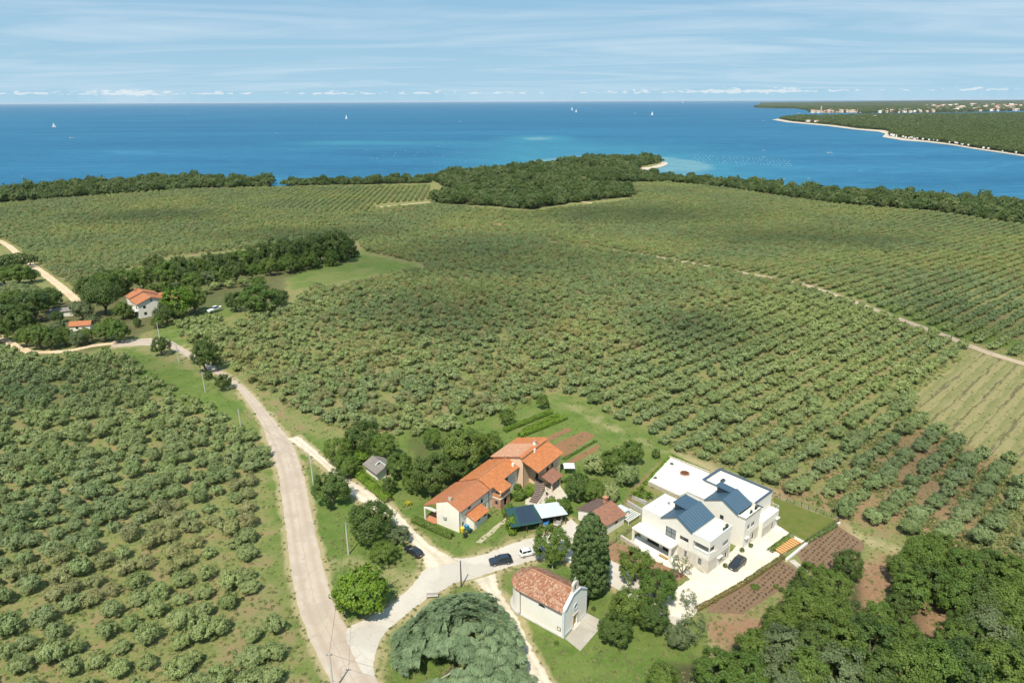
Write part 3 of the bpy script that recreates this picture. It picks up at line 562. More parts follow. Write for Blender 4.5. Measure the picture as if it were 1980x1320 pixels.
# beach at the spit + far shore
MAT['beach']=plain('beach',(.50,.43,.34),.95,.1,.25,.05)
o=MB().prism([tuple(SP(x,y,-19.2)[:2]) for x,y in [(1222,329),(1235,331),(1262,327),(1282,322),(1291,318),(1290,314),(1278,312),(1240,320)]],-22,-19.0).obj('beach',MAT['beach']); tag(o,kind='structure')
pen=[(1493,231),(1520,236),(1560,240),(1600,244),(1650,251),(1700,256),(1712,260),(1706,266),(1740,272),(1790,276),(1840,282),(1880,289),(1930,296),(1985,304),(2100,318),(2400,330),(2600,230),(2300,222),(1990,221.5),(1800,222),(1700,222),(1600,222.5),(1530,226)]
o=MB().prism([tuple(SP(x,y)[:2]) for x,y in pen],-22,-18.8).obj('far_shore',MAT['beach']); tag(o,kind='structure')
MAT['far_land']=plain('far_land',(.06,.075,.03),.95,.05,.4,.01)
inner=[(x+(12 if y<300 and x<1760 else 0),y-(1.3 if x<1700 else 2.6 if x<2450 else 0)) for x,y in pen[:16]]+[(x,y+.0) for x,y in pen[16:-1]]+[(1535,227)]
innerw=np.array([SP(x,y)[:2] for x,y in inner])
o=MB().prism([tuple(p) for p in innerw],-19,-17.0).obj('far_peninsula',MAT['far_land']); tag(o,kind='structure')
# land behind the inlet, carrying the town
back=[(1458,206.5),(1480,208),(1540,209.5),(1560,213),(1566,217.5),(1600,219.3),(1650,218.5),(1660,220.2),(1800,220.5),(1990,219),(2600,222),(2900,207),(1990,205.5),(1458,204.6)]
backw=np.array([SP(x,y)[:2] for x,y in back])
o=MB().prism([tuple(p) for p in backw],-21,-16.5).obj('far_land',MAT['far_land']); tag(o,kind='structure')
V=[];F=[]; n=160
for k,(dist,hh) in enumerate([(9500,-18),(11000,8),(13500,30),(17000,48),(24000,30)]):
    for i in range(n):
        u=i/(n-1); x=1470+u*1400; d=ray(x,200); d=d/d[1]; hgt=hh*min(1,max(0,(u)*4)+.12)*(0.8+.4*float(vnoise(np.array([i*11.+k*50]),np.array([k*37.]),40,5)[0]))
        V.append((d[0]*dist,dist,hgt if hh>0 else hh))
for k in range(4):
    for i in range(n-1): q=k*n+i; F.append((q,q+1,q+n+1,q+n))
ob('hills',npmesh('hills',V,F,MAT['far_land'],smooth=True))['kind']='structure'
# ================================================================ OLIVE GROVES
def wp(*p): return wpoly(p)
yard_far=wp((-200,610),(20,640),(60,700),(150,688),(250,700),(330,690),(300,655),(345,655),(340,630),(420,605),(440,640),(480,610),(560,595),(600,560),(640,545),(818,522),(822,512),(700,485),(695,465),(600,470),(480,480),(330,495),(180,540),(150,560),(70,560),(90,590),(60,600),(-200,600))
domain=wp((-250,425),(0,395),(250,375.5),(345,367.5),(530,363),(830,359),(832,392),(862,398),(950,404),(1022,411),(1110,400),(1212,390),(1242,374),(1195,356),(1290,353.5),(1400,364.5),(1500,380),(1620,397),(1800,410),(1990,438),(2250,500),(2250,1000),(2000,1120),(1850,1050),(1745,1045),(1690,1028),(1570,975),(1500,945),(1400,900),(1290,866),(1180,822),(1085,762),(1050,764),(1020,790),(960,800),(900,822),(820,848),(745,838),(640,828),(560,790),(490,745),(425,690),(345,650),(150,560),(110,535),(60,500),(34,478),(-250,455))
left=wp((-350,700),(-100,690),(0,676),(60,696),(130,690),(215,684),(270,705),(345,760),(420,790),(470,835),(512,880),(505,960),(515,1030),(505,1120),(520,1190),(575,1270),(600,1340),(-350,1400))
nleft=wp((-250,560),(0,560),(60,556),(85,570),(125,590),(95,600),(60,590),(-250,600))
mownw=wpoly(mown); woods=[wpoly(w) for w in woodpolys]
clear=[wp((540,520),(700,486),(818,514),(640,560)),wp((940,392),(1000,384),(1150,384),(1150,396),(1020,409)),wp((1060,755),(1110,765),(1310,870),(1290,900),(1060,780)),wp((725,405),(725,396),(835,386),(835,396)),wp((1475,1340),(1475,1270),(1560,1100),(1640,1050),(1700,1035),(1760,1055),(2100,1080),(2100,1340))]
pathways=[(TR1-np.array([0,1.7]),4.6),(TR2,4.2),(TR3,3.6)]
def field(poly,ang,row,inr,jit,fill,rmin,rmax,seed,excl=(),kindf=None):
    rs=np.random.RandomState(seed); c,s=math.cos(ang),math.sin(ang); q=poly@np.array([[c,-s],[s,c]]); lo=q.min(0); hi=q.max(0)
    U,V=np.meshgrid(np.arange(lo[0],hi[0],inr),np.arange(lo[1],hi[1],row)); U=U+(np.arange(U.shape[0])%2)[:,None]*inr*.5
    U=U.ravel()+rs.randn(U.size)*jit; V=V.ravel()+rs.randn(V.size)*jit*.8
    X=U*c-V*s; Y=U*s+V*c; k=inpoly(X,Y,poly)&(rs.rand(X.size)<fill)
    for e in excl: k&=~inpoly(X,Y,e)
    X,Y=X[k],Y[k]
    for pth,w in pathways:
        d=dpoly(X,Y,pth,False); X,Y=X[d>w],Y[d>w]
    return X,Y,rs.uniform(rmin,rmax,len(X))
# groves of different row layout
north=wp((560,364),(832,360),(836,392),(728,408),(640,412),(520,400))
east=wp((1060,474),(1350,516),(1540,550),(1830,655),(1985,712),(2400,800),(2400,420),(1990,436),(1620,390),(1290,345),(1150,360),(1200,440))
south=wp((1100,770),(1180,690),(1400,560),(1540,550),(1830,655),(1985,712),(2300,800),(2300,1100),(2000,1130),(1500,960),(1290,880))
GR=[]
ex=[yard_far,mownw]+clear
GR.append(field(domain,math.radians(40),4.2,3.8,.9,.96,1.15,2.5,1,ex+[east,south,north]))
GR.append(field(east,math.radians(40),6.6,3.3,.35,.98,1.6,2.4,2,ex))
GR.append(field(south,math.radians(42.1),6.0,3.8,.5,.96,1.5,2.75,3,ex))
gm2=inpoly(GR[1][0],GR[1][1],domain); GR[1]=tuple(a[gm2] for a in GR[1]); gm2=inpoly(GR[2][0],GR[2][1],domain); GR[2]=tuple(a[gm2] for a in GR[2])
GR.append(field(left,math.radians(40),5.7,4.2,.6,.96,1.6,2.75,4,[]))
GR.append(field(nleft,math.radians(40),5.2,4.6,.7,.95,2.1,2.8,5,[]))
GR.append(field(north,math.radians(93),6.6,5.0,.3,.98,1.9,2.7,6,[clear[3]]))
OX=np.concatenate([g_[0] for g_ in GR]); OY=np.concatenate([g_[1] for g_ in GR]); OR=np.concatenate([g_[2] for g_ in GR]); OG=np.concatenate([np.full(len(g_[0]),i) for i,g_ in enumerate(GR)])
dep=np.stack([OX,OY,np.zeros_like(OX)-H],1)@_f
pxx=990+FPX*OX/dep; vis=(pxx>-120)&(pxx<2100)&(dep>40); py=660-FPX*(np.stack([OX,OY,np.zeros_like(OX)-H],1)@_u)/dep; vis&=py<1400
OX,OY,OR,OG,dep,pxx,py=[a[vis] for a in (OX,OY,OR,OG,dep,pxx,py)]
dryband=wp((0,1130),(200,1050),(400,950),(520,900),(520,1000),(450,1040),(300,1130),(100,1200),(-200,1250),(-200,1150))
drym=inpoly(OX,OY,dryband)&(RS.rand(len(OX))<.7)
centre=wp((420,720),(560,800),(900,820),(1060,740),(1400,620),(1500,540),(1100,500),(700,560),(450,640))
drym|=inpoly(OX,OY,centre)&(RS.rand(len(OX))<.5)
show=(OR/dep)*((pxx>-20)&(pxx<2000)&(py<1345)); order=np.argsort(-show); near=np.zeros(len(OX),bool); near[order[:300]]=True
ROADC=wpoly([(640,1320),(590,1200),(565,1080),(540,930),(500,800),(440,735),(340,678),(262,664)]); LAWN=wpoly([(1495,961),(1621,1007),(1563,1046)])
def olabel(i):
    g_=int(OG[i]); x,y,X,Y,r=pxx[i],py[i],OX[i:i+1],OY[i:i+1],OR[i]; sz='small' if r<1.85 else 'middle-sized' if r<2.35 else 'large'; th_='thin brownish' if drym[i] else 'grey-green'
    if g_==3: w='on the road side of' if dpoly(X,Y,ROADC,False)[0]<15 else 'at the left picture edge of' if x<170 else 'at the bottom of' if y>1190 else 'in the top rows of' if y<790 else 'in the upper middle of' if y<960 else 'in the lower middle of'; return f'{sz} {th_} olive {w} the grove left of the road','olives left of the road'
    if g_==2: w='right behind the villa lawn fence' if dpoly(X,Y,LAWN)[0]<22 else 'along the edge of the mown field' if dpoly(X,Y,mownw)[0]<12 else 'close above the dark near wood' if y>930 and x>1640 else 'between vine garden and white villas' if x<1330 else 'in the lower rows behind the white villas' if y>840 else 'in the upper rows behind the white villas'; return f'{sz} {th_} olive tree {w}','olives behind the white villas'
    if g_==0: w='beside the bend of the concrete road' if x<640 else 'behind the old shed thicket' if x<860 else 'above the vine rows of the farmhouses' if x<1090 else 'above the grassy track'; return f'{sz} {th_} olive tree {w}','olives behind the farmhouses'
    return f'{sz} {th_} olive tree in an outlying grove','outlying olives'
for i in np.where(near)[0]:
    k='olive_dry' if drym[i] else 'olive'; lb,gp=olabel(i)
    tree(k,0,0,float(OR[i]),lb,'olive tree','olive_tree',gp,at=(float(OX[i]),float(OY[i]),float(gz(OY[i]))),squash=random.uniform(.85,1.15))
def scat(name,mask,meshes,label,cat,squash=(.85,1.15),sc=1.):
    X,Y,R=OX[mask],OY[mask],OR[mask]*sc; n=len(X)
    scatter(name,np.stack([X,Y,gz(Y)],1),RS.rand(n)*6.28,np.stack([R,R,R*RS.uniform(*squash,n)],1),RS.randint(0,len(meshes),n),meshes,label,cat)
farm=~near&(dep>330); midm=~near&(dep<=330)
alln=KIND['olive']['c']+KIND['olive_dry']['c']
Xs=OX[~near]; Ys=OY[~near]; Rs=OR[~near]; dd=dep[~near]; dr=drym[~near]; n=len(Xs)
meshes=KIND['olive']['c'][:3]+KIND['olive_dry']['c']+FAR['olive']
ix=np.where(dd>330,6+RS.randint(0,4,n),np.where(dr,3+RS.randint(0,3,n),RS.randint(0,3,n)))
scatter('olive_grove',np.stack([Xs,Ys,gz(Ys)],1),RS.rand(n)*6.28,np.stack([Rs,Rs,Rs*RS.uniform(.85,1.15,n)],1),ix,meshes,'thousands of grey-green olive trees covering the plain down to the coast','olive trees')
print('olives',len(OX),'stuff',n)
# drifting clouds high behind and above the viewpoint, throwing broad soft shade on the plain
cm_=bpy.data.materials.new('cloud_vapour'); cm_.use_nodes=True; t=cm_.node_tree; t.nodes.remove(t.nodes['Principled BSDF']); cc=nd(t,'ShaderNodeTexCoord'); ln=nd(t,'ShaderNodeVectorMath',operation='LENGTH'); fl=nd(t,'ShaderNodeVectorMath',operation='MULTIPLY'); fl.inputs[1].default_value=(1,1,0); lk(t,cc.outputs['Object'],fl.inputs[0]); lk(t,fl.outputs[0],ln.inputs[0])
oi_=nd(t,'ShaderNodeObjectInfo'); ad=nd(t,'ShaderNodeVectorMath',operation='ADD'); lk(t,cc.outputs['Object'],ad.inputs[0]); lk(t,oi_.outputs['Location'],ad.inputs[1]); nz=noise(t,2.2,4,.6,ad.outputs[0])
al=ramp(t,mth(t,'ADD',ln.outputs['Value'],mth(t,'MULTIPLY',mth(t,'SUBTRACT',nz,.5),1.1)),[(.25,.26),(1.1,0)]); tp_=nd(t,'ShaderNodeBsdfTransparent'); df=nd(t,'ShaderNodeBsdfDiffuse'); df.inputs[0].default_value=(.9,.9,.9,1); mx=nd(t,'ShaderNodeMixShader'); lk(t,al,mx.inputs[0]); lk(t,tp_.outputs[0],mx.inputs[1]); lk(t,df.outputs[0],mx.inputs[2]); lk(t,mx.outputs[0],t.nodes['Material Output'].inputs[0])
cb_=MB(); R_=[[(math.cos(a)*math.cos(e),math.sin(a)*math.cos(e),math.sin(e)) for a in np.linspace(0,2*math.pi,24,endpoint=False)] for e in np.linspace(-1.45,1.45,9)]
for A_,B_ in zip(R_,R_[1:]):
    for k in range(24): j=(k+1)%24; cb_.face([A_[k],A_[j],B_[j],B_[k]])
cb_.face(R_[0][::-1]); cb_.face(R_[-1]); cbm=cb_.mesh('cloud',cm_,True)
for (x,y,rx,ry,th) in [(900,500,300,40,1),(880,600,210,45,1),(1230,415,230,18,1),(1560,462,230,22,1),(1880,620,170,45,1),(120,745,230,55,1),(600,455,200,14,1),(1350,640,150,40,.8),(300,420,160,12,.8),(1780,900,120,60,.7)]:
    c0=G(x,y); hx=abs(G(x+rx,y)[0]-c0[0]); hy=abs(G(x,y-ry)[1]-G(x,y+ry)[1])/2; alt=620.; q=c0+np.array(sdir)*((alt-c0[2])/sdir.z); o=ob('cloud',cbm,None,tuple(q)); o.scale=(hx*1.3,hy*1.3,18); o['kind']='structure'
# ================================================================ WOODS
def fill(poly,spacing,seed,excl=()):
    rs=np.random.RandomState(seed); lo=poly.min(0); hi=poly.max(0); X,Y=np.meshgrid(np.arange(lo[0],hi[0],spacing),np.arange(lo[1],hi[1],spacing)); X=X.ravel()+rs.randn(X.size)*spacing*.33; Y=Y.ravel()+rs.randn(Y.size)*spacing*.33
    k=inpoly(X,Y,poly)
    for e in excl: k&=~inpoly(X,Y,e)
    return X[k],Y[k]
for nm,w,spc,r0,r1,lb in [('coastal_wood',woods[0],7.5,4.2,7.5,'dark wood fringing the coast on the left'),('coastal_wood',woods[1],7.,3.5,6.,'thin line of trees along the shore between two woods'),('headland_wood',woods[2],7.6,3.8,7.6,'large dark wood covering the headland in the middle distance'),('coastal_wood',woods[3],7.5,4.2,7.2,'long dark wood following the shore of the bay on the right')]:
    X,Y=fill(w,spc*.92,len(nm)+int(r0*10)); n=len(X); R=r0*.85+(r1-r0*.85)*RS.rand(n)**1.5; Z=gz(Y)
    scatter(nm,np.stack([X,Y,Z-.5],1),RS.rand(n)*6.28,np.stack([R,R,R*RS.uniform(.6,1.25,n)],1),RS.randint(0,9,n),FAR['coast']+KIND['coast']['c']+[KIND['dark']['c'][1],KIND['dark']['c'][0],KIND['coast']['c'][0]],lb,'wood')
# peninsula wood: screen-even density
pts=[]; rs=np.random.RandomState(5)
iw=innerw; 
for _ in range(60000):
    x=rs.uniform(1490,2120); y=225+80*rs.rand(); p=SP(x,y,-17.); pts.append((p[0],p[1],pxm(p)))
pts=np.array(pts); k=inpoly(pts[:,0],pts[:,1],iw); pts=pts[k][:17000]; n=len(pts); R=np.clip(pts[:,2]*3.4,5,14)*rs.uniform(.7,1.2,n)
scatter('peninsula_wood',np.stack([pts[:,0],pts[:,1],np.full(n,-17.4)],1),rs.rand(n)*6.28,np.stack([R,R,np.minimum(R,8)*rs.uniform(.8,1.4,n)],1),rs.randint(0,3,n),FAR['coast'],'wood covering the low peninsula across the bay','wood')
pts=[]
for _ in range(9000):
    x=rs.uniform(1458,2080); y=204.2+16*rs.rand()**1.2; p=SP(x,y,-16.5); pts.append((p[0],p[1],pxm(p)))
pts=np.array(pts); k=inpoly(pts[:,0],pts[:,1],backw); pts=pts[k]; n=len(pts); R=np.clip(pts[:,2]*2.6,8,30)*rs.uniform(.7,1.2,n)
scatter('far_wood',np.stack([pts[:,0],pts[:,1],np.full(n,-17.)],1),rs.rand(n)*6.28,np.stack([R,R,np.minimum(R,12)*rs.uniform(.8,1.4,n)],1),rs.randint(0,3,n),FAR['coast'],'trees among and behind the distant coastal town','wood')
# meadow tufts on verges and grove floors near the camera
rs=np.random.RandomState(9); px_=rs.uniform(-60,2040,16000); py_=rs.uniform(620,1380,16000)
tp=np.array([P(a,c_)[:2] for a,c_ in zip(px_,py_)]); X,Y=tp[:,0],tp[:,1]
bad=np.zeros(len(X),bool)
for nm in ('road','side_road','side_road.001','path','path.001','forecourt','forecourt.001','soil_bed','soil_bed.001','soil_bed.002','lawn','terrace_paving','path.002'):
    oo=bpy.data.objects.get(nm)
    if oo:
        v=np.zeros(len(oo.data.vertices)*3,np.float32); oo.data.vertices.foreach_get('co',v); v=v.reshape(-1,3)
        for f in oo.data.polygons: pass
        if nm.startswith(('road','side','path','forecourt')) and len(v)%7==0:
            A=v[::7,:2]; B=v[6::7,:2]; bad|=inpoly(X,Y,np.vstack([A,B[::-1]]))
villa_zone=np.array([VL(-3.5,-7)[:2],VL(27,-3)[:2],VL(27,14)[:2],VL(44,30)[:2],VL(30,42)[:2],VL(12,17)[:2],VL(-3.5,17)[:2]])
bad|=inpoly(X,Y,villa_zone)|inpoly(X,Y,wp((1366,1190),(1440,1190),(1560,1110),(1680,1060),(1621,1005),(1500,960),(1490,1060)))
bad|=inpoly(X,Y,wp((985,1100),(1175,1203),(1122,1262),(985,1195)))
X,Y=X[~bad],Y[~bad]; n=len(X)
KIND['tuft']=[crown_mesh('tuft',s,L['grass_tuft'],nb=4,nsub=4,leaves=90,leaf=.5,rz=.5,cz=.3,core=.6,br=(.3,.4),sub=(.2,.4),base_cut=-.1) for s in (201,202)]
R=rs.uniform(.1,.36,n)
scatter('meadow_grass',np.stack([X,Y,gz(Y)],1),rs.rand(n)*6.28,np.stack([R,R,R*rs.uniform(.5,1.1,n)],1),rs.randint(0,2,n),KIND['tuft'],'rough tufts of grass and weeds over the ground','grass')
# undergrowth between the olives
rs=np.random.RandomState(19); n0=52000; px_=rs.uniform(-60,2040,n0); py_=430+ (1330-430)*rs.rand(n0)**1.15
dz_=np.stack([ray(a,c_) for a,c_ in zip(px_,py_)]); tt=(0-H)/dz_[:,2]; X=dz_[:,0]*tt; Y=dz_[:,1]*tt
inn=(inpoly(X,Y,domain)&~inpoly(X,Y,east))&(Y<620)
for e in [yard_far,mownw]+clear: inn&=~inpoly(X,Y,e)
for pth,w in pathways: inn&=dpoly(X,Y,pth,False)>w
X,Y=X[inn],Y[inn]; k=vnoise(X,Y,9,31)>.42; X,Y=X[k],Y[k]; n=len(X); R=rs.uniform(.3,.75,n)
scatter('undergrowth',np.stack([X,Y,gz(Y)],1),rs.rand(n)*6.28,np.stack([R,R,R*rs.uniform(.5,1.3,n)],1),rs.randint(0,2,n),KIND['tuft'],'tall weeds and yellow-green undergrowth between the olive trees','undergrowth')
# ================================================================ BUILDING HELPERS
def tile_mat(name,c1,c2,c3,su=.30,sv=.42,mott=.8,bumpy=.05,lichen=None,band=None):
    m,t,b=M(name,.9,.15); u=nd(t,'ShaderNodeUVMap',uv_map='uv'); s=nd(t,'ShaderNodeSeparateXYZ'); lk(t,u.outputs[0],s.inputs[0])
    iu=mth(t,'FLOOR',mth(t,'DIVIDE',s.outputs[0],su)); iv=mth(t,'FLOOR',mth(t,'ADD',mth(t,'DIVIDE',s.outputs[1],sv),mth(t,'MULTIPLY',mth(t,'MODULO',iu,2.),.5)))
    cb=nd(t,'ShaderNodeCombineXYZ'); lk(t,iu,cb.inputs[0]); lk(t,iv,cb.inputs[1]); w=nd(t,'ShaderNodeTexWhiteNoise',noise_dimensions='2D'); lk(t,cb.outputs[0],w.inputs['Vector'])
    col=ramp(t,w.outputs['Value'],[(0,c1),(.45,c2),(.8,c3),(1,c1)]); base=tuple((a+b_)/2 for a,b_ in zip(c1,c2)); col=mixc(t,mott,base,col)
    n=noise(t,.7,6,.65,u.outputs[0]); col=mixc(t,ramp(t,n,[(.45,0),(.7,.45)]),col,tuple(x*.72 for x in c1))
    if lichen: n2=noise(t,4,6,.7,u.outputs[0]); col=mixc(t,ramp(t,n2,[(.5,0),(.68,.85)]),col,lichen)
    wave=mth(t,'SINE',mth(t,'MULTIPLY',s.outputs[0],2*math.pi/su)); fr=mth(t,'FRACT',mth(t,'DIVIDE',s.outputs[1],sv))
    col=mixc(t,mth(t,'MULTIPLY',ramp(t,fr,[(0,1),(.12,0)]),.35),col,tuple(x*.5 for x in c1))
    lk(t,col,b.inputs['Base Color']); bump(t,b,mth(t,'ADD',mth(t,'MULTIPLY',wave,.5),mth(t,'MULTIPLY',fr,.4)),bumpy,.9); MAT[name]=m
tile_mat('tile_orange',(.40,.135,.05),(.52,.20,.08),(.46,.165,.06),mott=.9,lichen=(.36,.16,.08))
tile_mat('tile_orange_dull',(.36,.135,.06),(.45,.18,.085),(.40,.155,.07),mott=.8,lichen=(.32,.15,.09))
tile_mat('tile_pink',(.50,.24,.14),(.60,.33,.20),(.42,.20,.12),mott=.8,lichen=(.40,.27,.18))
tile_mat('tile_chapel',(.25,.10,.055),(.38,.185,.11),(.50,.36,.26),su=.27,sv=.36,mott=.85,bumpy=.08)
tile_mat('tile_brown',(.24,.11,.07),(.34,.15,.09),(.20,.11,.085),mott=.9,lichen=(.22,.16,.12))
tile_mat('tile_darkbrown',(.13,.085,.07),(.17,.11,.09),(.115,.085,.075),mott=.8)
tile_mat('roof_grey',(.19,.165,.15),(.225,.20,.18),(.165,.145,.135),su=1.05,sv=1.4,mott=.7,lichen=(.27,.24,.17))
m,t,b=M('metal_blue',.45,.5); u=nd(t,'ShaderNodeUVMap',uv_map='uv'); s=nd(t,'ShaderNodeSeparateXYZ'); lk(t,u.outputs[0],s.inputs[0]); fr=mth(t,'FRACT',mth(t,'DIVIDE',s.outputs[0],.8))
n=noise(t,.6,5,.6); col=mixc(t,n,(.045,.088,.13),(.06,.112,.16)); seam=ramp(t,fr,[(0,1),(.10,0),(.90,0),(1,1)]); col=mixc(t,mth(t,'MULTIPLY',seam,.7),col,(.12,.18,.235)); lk(t,col,b.inputs['Base Color']); bump(t,b,seam,.05,1); b.inputs['Metallic'].default_value=.25; MAT['metal_blue']=m
MAT['coping_blue']=plain('coping_blue',(.055,.085,.13),.5,.4,.1)
MAT['render_white']=plain('render_white',(.72,.68,.595),.85,.2,.05,.8,dirt=(.70,.66,.59)); MAT['roof_white']=plain('roof_white',(.72,.69,.63),.9,.2,.12,.5,dirt=(.60,.55,.47))
MAT['stone_cream']=plain('stone_cream',(.56,.51,.43),.9,.2,.22,1.8); MAT['render_cream']=plain('render_cream',(.76,.72,.63),.9,.2,.05,.7,dirt=(.69,.65,.56))
MAT['render_peach']=plain('render_peach',(.66,.47,.32),.9,.2,.08,.8); MAT['render_pale']=plain('render_pale',(.78,.72,.61),.9,.2,.06,.9,dirt=(.68,.62,.52))
MAT['trim_grey']=plain('trim_grey',(.56,.575,.59),.8,.2,.08); MAT['brick']=plain('brick',(.42,.24,.16),.9,.2,.4,3); MAT['brick_orange']=plain('brick_orange',(.52,.24,.13),.9,.2,.25,3)
MAT['frame_dark']=plain('frame_dark',(.035,.037,.04),.5,.4,.05); MAT['frame_white']=plain('frame_white',(.7,.7,.68),.5,.4,.05); MAT['wood_brown']=plain('wood_brown',(.14,.07,.035),.7,.3,.3,4); MAT['wood_ochre']=plain('wood_ochre',(.42,.27,.09),.7,.3,.2,4)
MAT['concrete']=plain('concrete',(.42,.40,.37),.9,.2,.2,1.5); MAT['dark_inside']=plain('dark_inside',(.03,.028,.026),.9,.1,.1); MAT['stone_rubble']=plain('stone_rubble',(.50,.44,.35),.95,.1,.45,2.5)
MAT['metal_grey']=plain('metal_grey',(.35,.36,.37),.4,.5,.1,metal=.6); MAT['gutter']=plain('gutter',(.09,.075,.07),.5,.4,.1); MAT['tin_white']=plain('tin_white',(.47,.50,.50),.6,.4,.12,.8); MAT['paint_green']=plain('paint_green',(.018,.06,.058),.6,.4,.15,.8)
MAT['panel_dark']=plain('panel_dark',(.02,.035,.055),.35,.6,.2,.8); MAT['tile_floor']=plain('tile_floor',(.45,.19,.10),.8,.3,.15)
MAT['pole_concrete']=plain('pole_concrete',(.50,.48,.43),.9,.2,.15,3); MAT['pole_dark']=plain('pole_dark',(.10,.09,.075),.9,.2,.2,3)
m,t,b=M('glass',.06,.8); b.inputs['Base Color'].default_value=(.02,.026,.032,1); MAT['glass']=m
m,t,b=M('glass_grey',.15,.6); b.inputs['Base Color'].default_value=(.16,.18,.19,1); MAT['glass_grey']=m
m,t,b=M('glass_clear',.05,.5); b.inputs['Base Color'].default_value=(.6,.7,.72,1); b.inputs['Alpha'].default_value=.3; MAT['glass_clear']=m
def paint(name,c,rough=.3,coat=.6,metal=0):
    m,t,b=M(name,rough,.5); n=noise(t,3,4,.6); lk(t,mixc(t,mth(t,'MULTIPLY',n,.25),c,tuple(min(1,x*1.2+.02) for x in c)),b.inputs['Base Color']); b.inputs['Coat Weight'].default_value=coat; b.inputs['Coat Roughness'].default_value=.12; b.inputs['Metallic'].default_value=metal; MAT[name]=m
paint('car_black',(.012,.013,.016)); paint('car_navy',(.015,.022,.04)); paint('car_white',(.72,.72,.71)); paint('car_blue',(.02,.16,.42)); paint('car_beige',(.36,.33,.28),metal=.3); paint('boat_white',(.75,.76,.76)); paint('bin_yellow',(.75,.52,.02),.5,0); paint('bin_blue',(.02,.22,.42),.5,0); paint('lamp_red',(.4,.02,.02)); paint('tyre',(.02,.02,.02),.9,0); paint('rim',(.4,.41,.42),.35,0,.6); paint('canvas_white',(.75,.74,.72),.9,0); paint('wood_orange',(.52,.28,.10),.7,0)
def wall(mb,p,q,z0,z1,ops=(),depth=.18,gable=None):
    """outer skin from p to q (outward normal on the right of p->q) with real recessed openings (s0,s1,za,zb)"""
    p=np.array(p,float); q=np.array(q,float); L=np.hypot(*(q-p)); u=(q-p)/L; n=np.array([u[1],-u[0]])
    pt=lambda s,z,d=0: (p[0]+u[0]*s-n[0]*d,p[1]+u[1]*s-n[1]*d,z)
    ss=sorted({0,L,*[o[0] for o in ops],*[o[1] for o in ops]}); zs=sorted({z0,z1,*[o[2] for o in ops],*[o[3] for o in ops]})
    for a,b_ in zip(ss,ss[1:]):
        for c,d in zip(zs,zs[1:]):
            ms,mz=(a+b_)/2,(c+d)/2
            if any(o[0]<ms<o[1] and o[2]<mz<o[3] for o in ops): continue
            mb.face([pt(a,c),pt(b_,c),pt(b_,d),pt(a,d)])
    for o in ops:
        a,b_,c,d=o[:4]; D=depth
        mb.face([pt(a,c),pt(a,c,D),pt(a,d,D),pt(a,d)][::-1]); mb.face([pt(b_,c),pt(b_,c,D),pt(b_,d,D),pt(b_,d)]); mb.face([pt(a,d),pt(b_,d),pt(b_,d,D),pt(a,d,D)]); mb.face([pt(a,c),pt(b_,c),pt(b_,c,D),pt(a,c,D)][::-1])
    if gable: mb.face([pt(s,z) for s,z in gable])
    return mb
def window(par,p,q,op,frame='frame_dark',pane='glass',depth=.18,bars=1,cross=0,name='window',sill=None):
    p=np.array(p,float); q=np.array(q,float); L=np.hypot(*(q-p)); u=(q-p)/L; n=np.array([u[1],-u[0]]); a,b_,c,d=op[:4]
    pt=lambda s,z,dd: (p[0]+u[0]*s-n[0]*dd,p[1]+u[1]*s-n[1]*dd,z)
    f=MB(); w=.07; dd=depth-.05
    for s in [a+w/2,b_-w/2]+[a+(b_-a)*k/(bars+1) for k in range(1,bars+1)]: f.beam(pt(s,c,dd),pt(s,d,dd),w,.06)
    for z in [c+w/2,d-w/2]+[c+(d-c)*k/(cross+1) for k in range(1,cross+1)]: f.beam(pt(a+w,z,dd),pt(b_-w,z,dd),w*.95,.05)
    if sill: f.beam(pt(a-.05,c-.03,-.06),pt(b_+.05,c-.03,-.06),.2,.06)
    fo=f.obj(name,MAT[frame],par); g=MB(); g.face([pt(a,c,depth-.01),pt(b_,c,depth-.01),pt(b_,d,depth-.01),pt(a,d,depth-.01)]); g.obj('pane',MAT[pane],fo); return fo
def slope(mb,e0,e1,r0,r1,th=.14,umap=None):
    """roof slope: eave e0->e1, ridge r0->r1 (same direction); UV in metres u along eave, v up slope"""
    e0,e1,r0,r1=[Vector(x) for x in (e0,e1,r0,r1)]; U=(e1-e0).normalized(); n=(e1-e0).cross(r0-e0).normalized()
    if n.z<0: n=-n
    Vd=n.cross(U).normalized()
    if Vd.z<0: Vd=-Vd
    uv=lambda p:((p-e0).dot(U),(p-e0).dot(Vd))
    top=[e0,e1,r1,r0]; dn=[p-n*th for p in top]
    def ff(l):
        nn=(l[1]-l[0]).cross(l[2]-l[1]); 
        return l
    if (top[1]-top[0]).cross(top[2]-top[1]).z<0: top=top[::-1]; dn=dn[::-1]
    mb.face(top,[uv(p) for p in top]); mb.face(dn[::-1],[uv(p) for p in dn[::-1]])
    k=len(top)
    for i in range(k): j=(i+1)%k; mb.face([dn[i],dn[j],top[j],top[i]],[uv(dn[i]),uv(dn[j]),uv(top[j]),uv(top[i])])
    return mb
def local(ox,oy,ang): return dict(loc=(float(ox),float(oy),0.0),rz=ang)
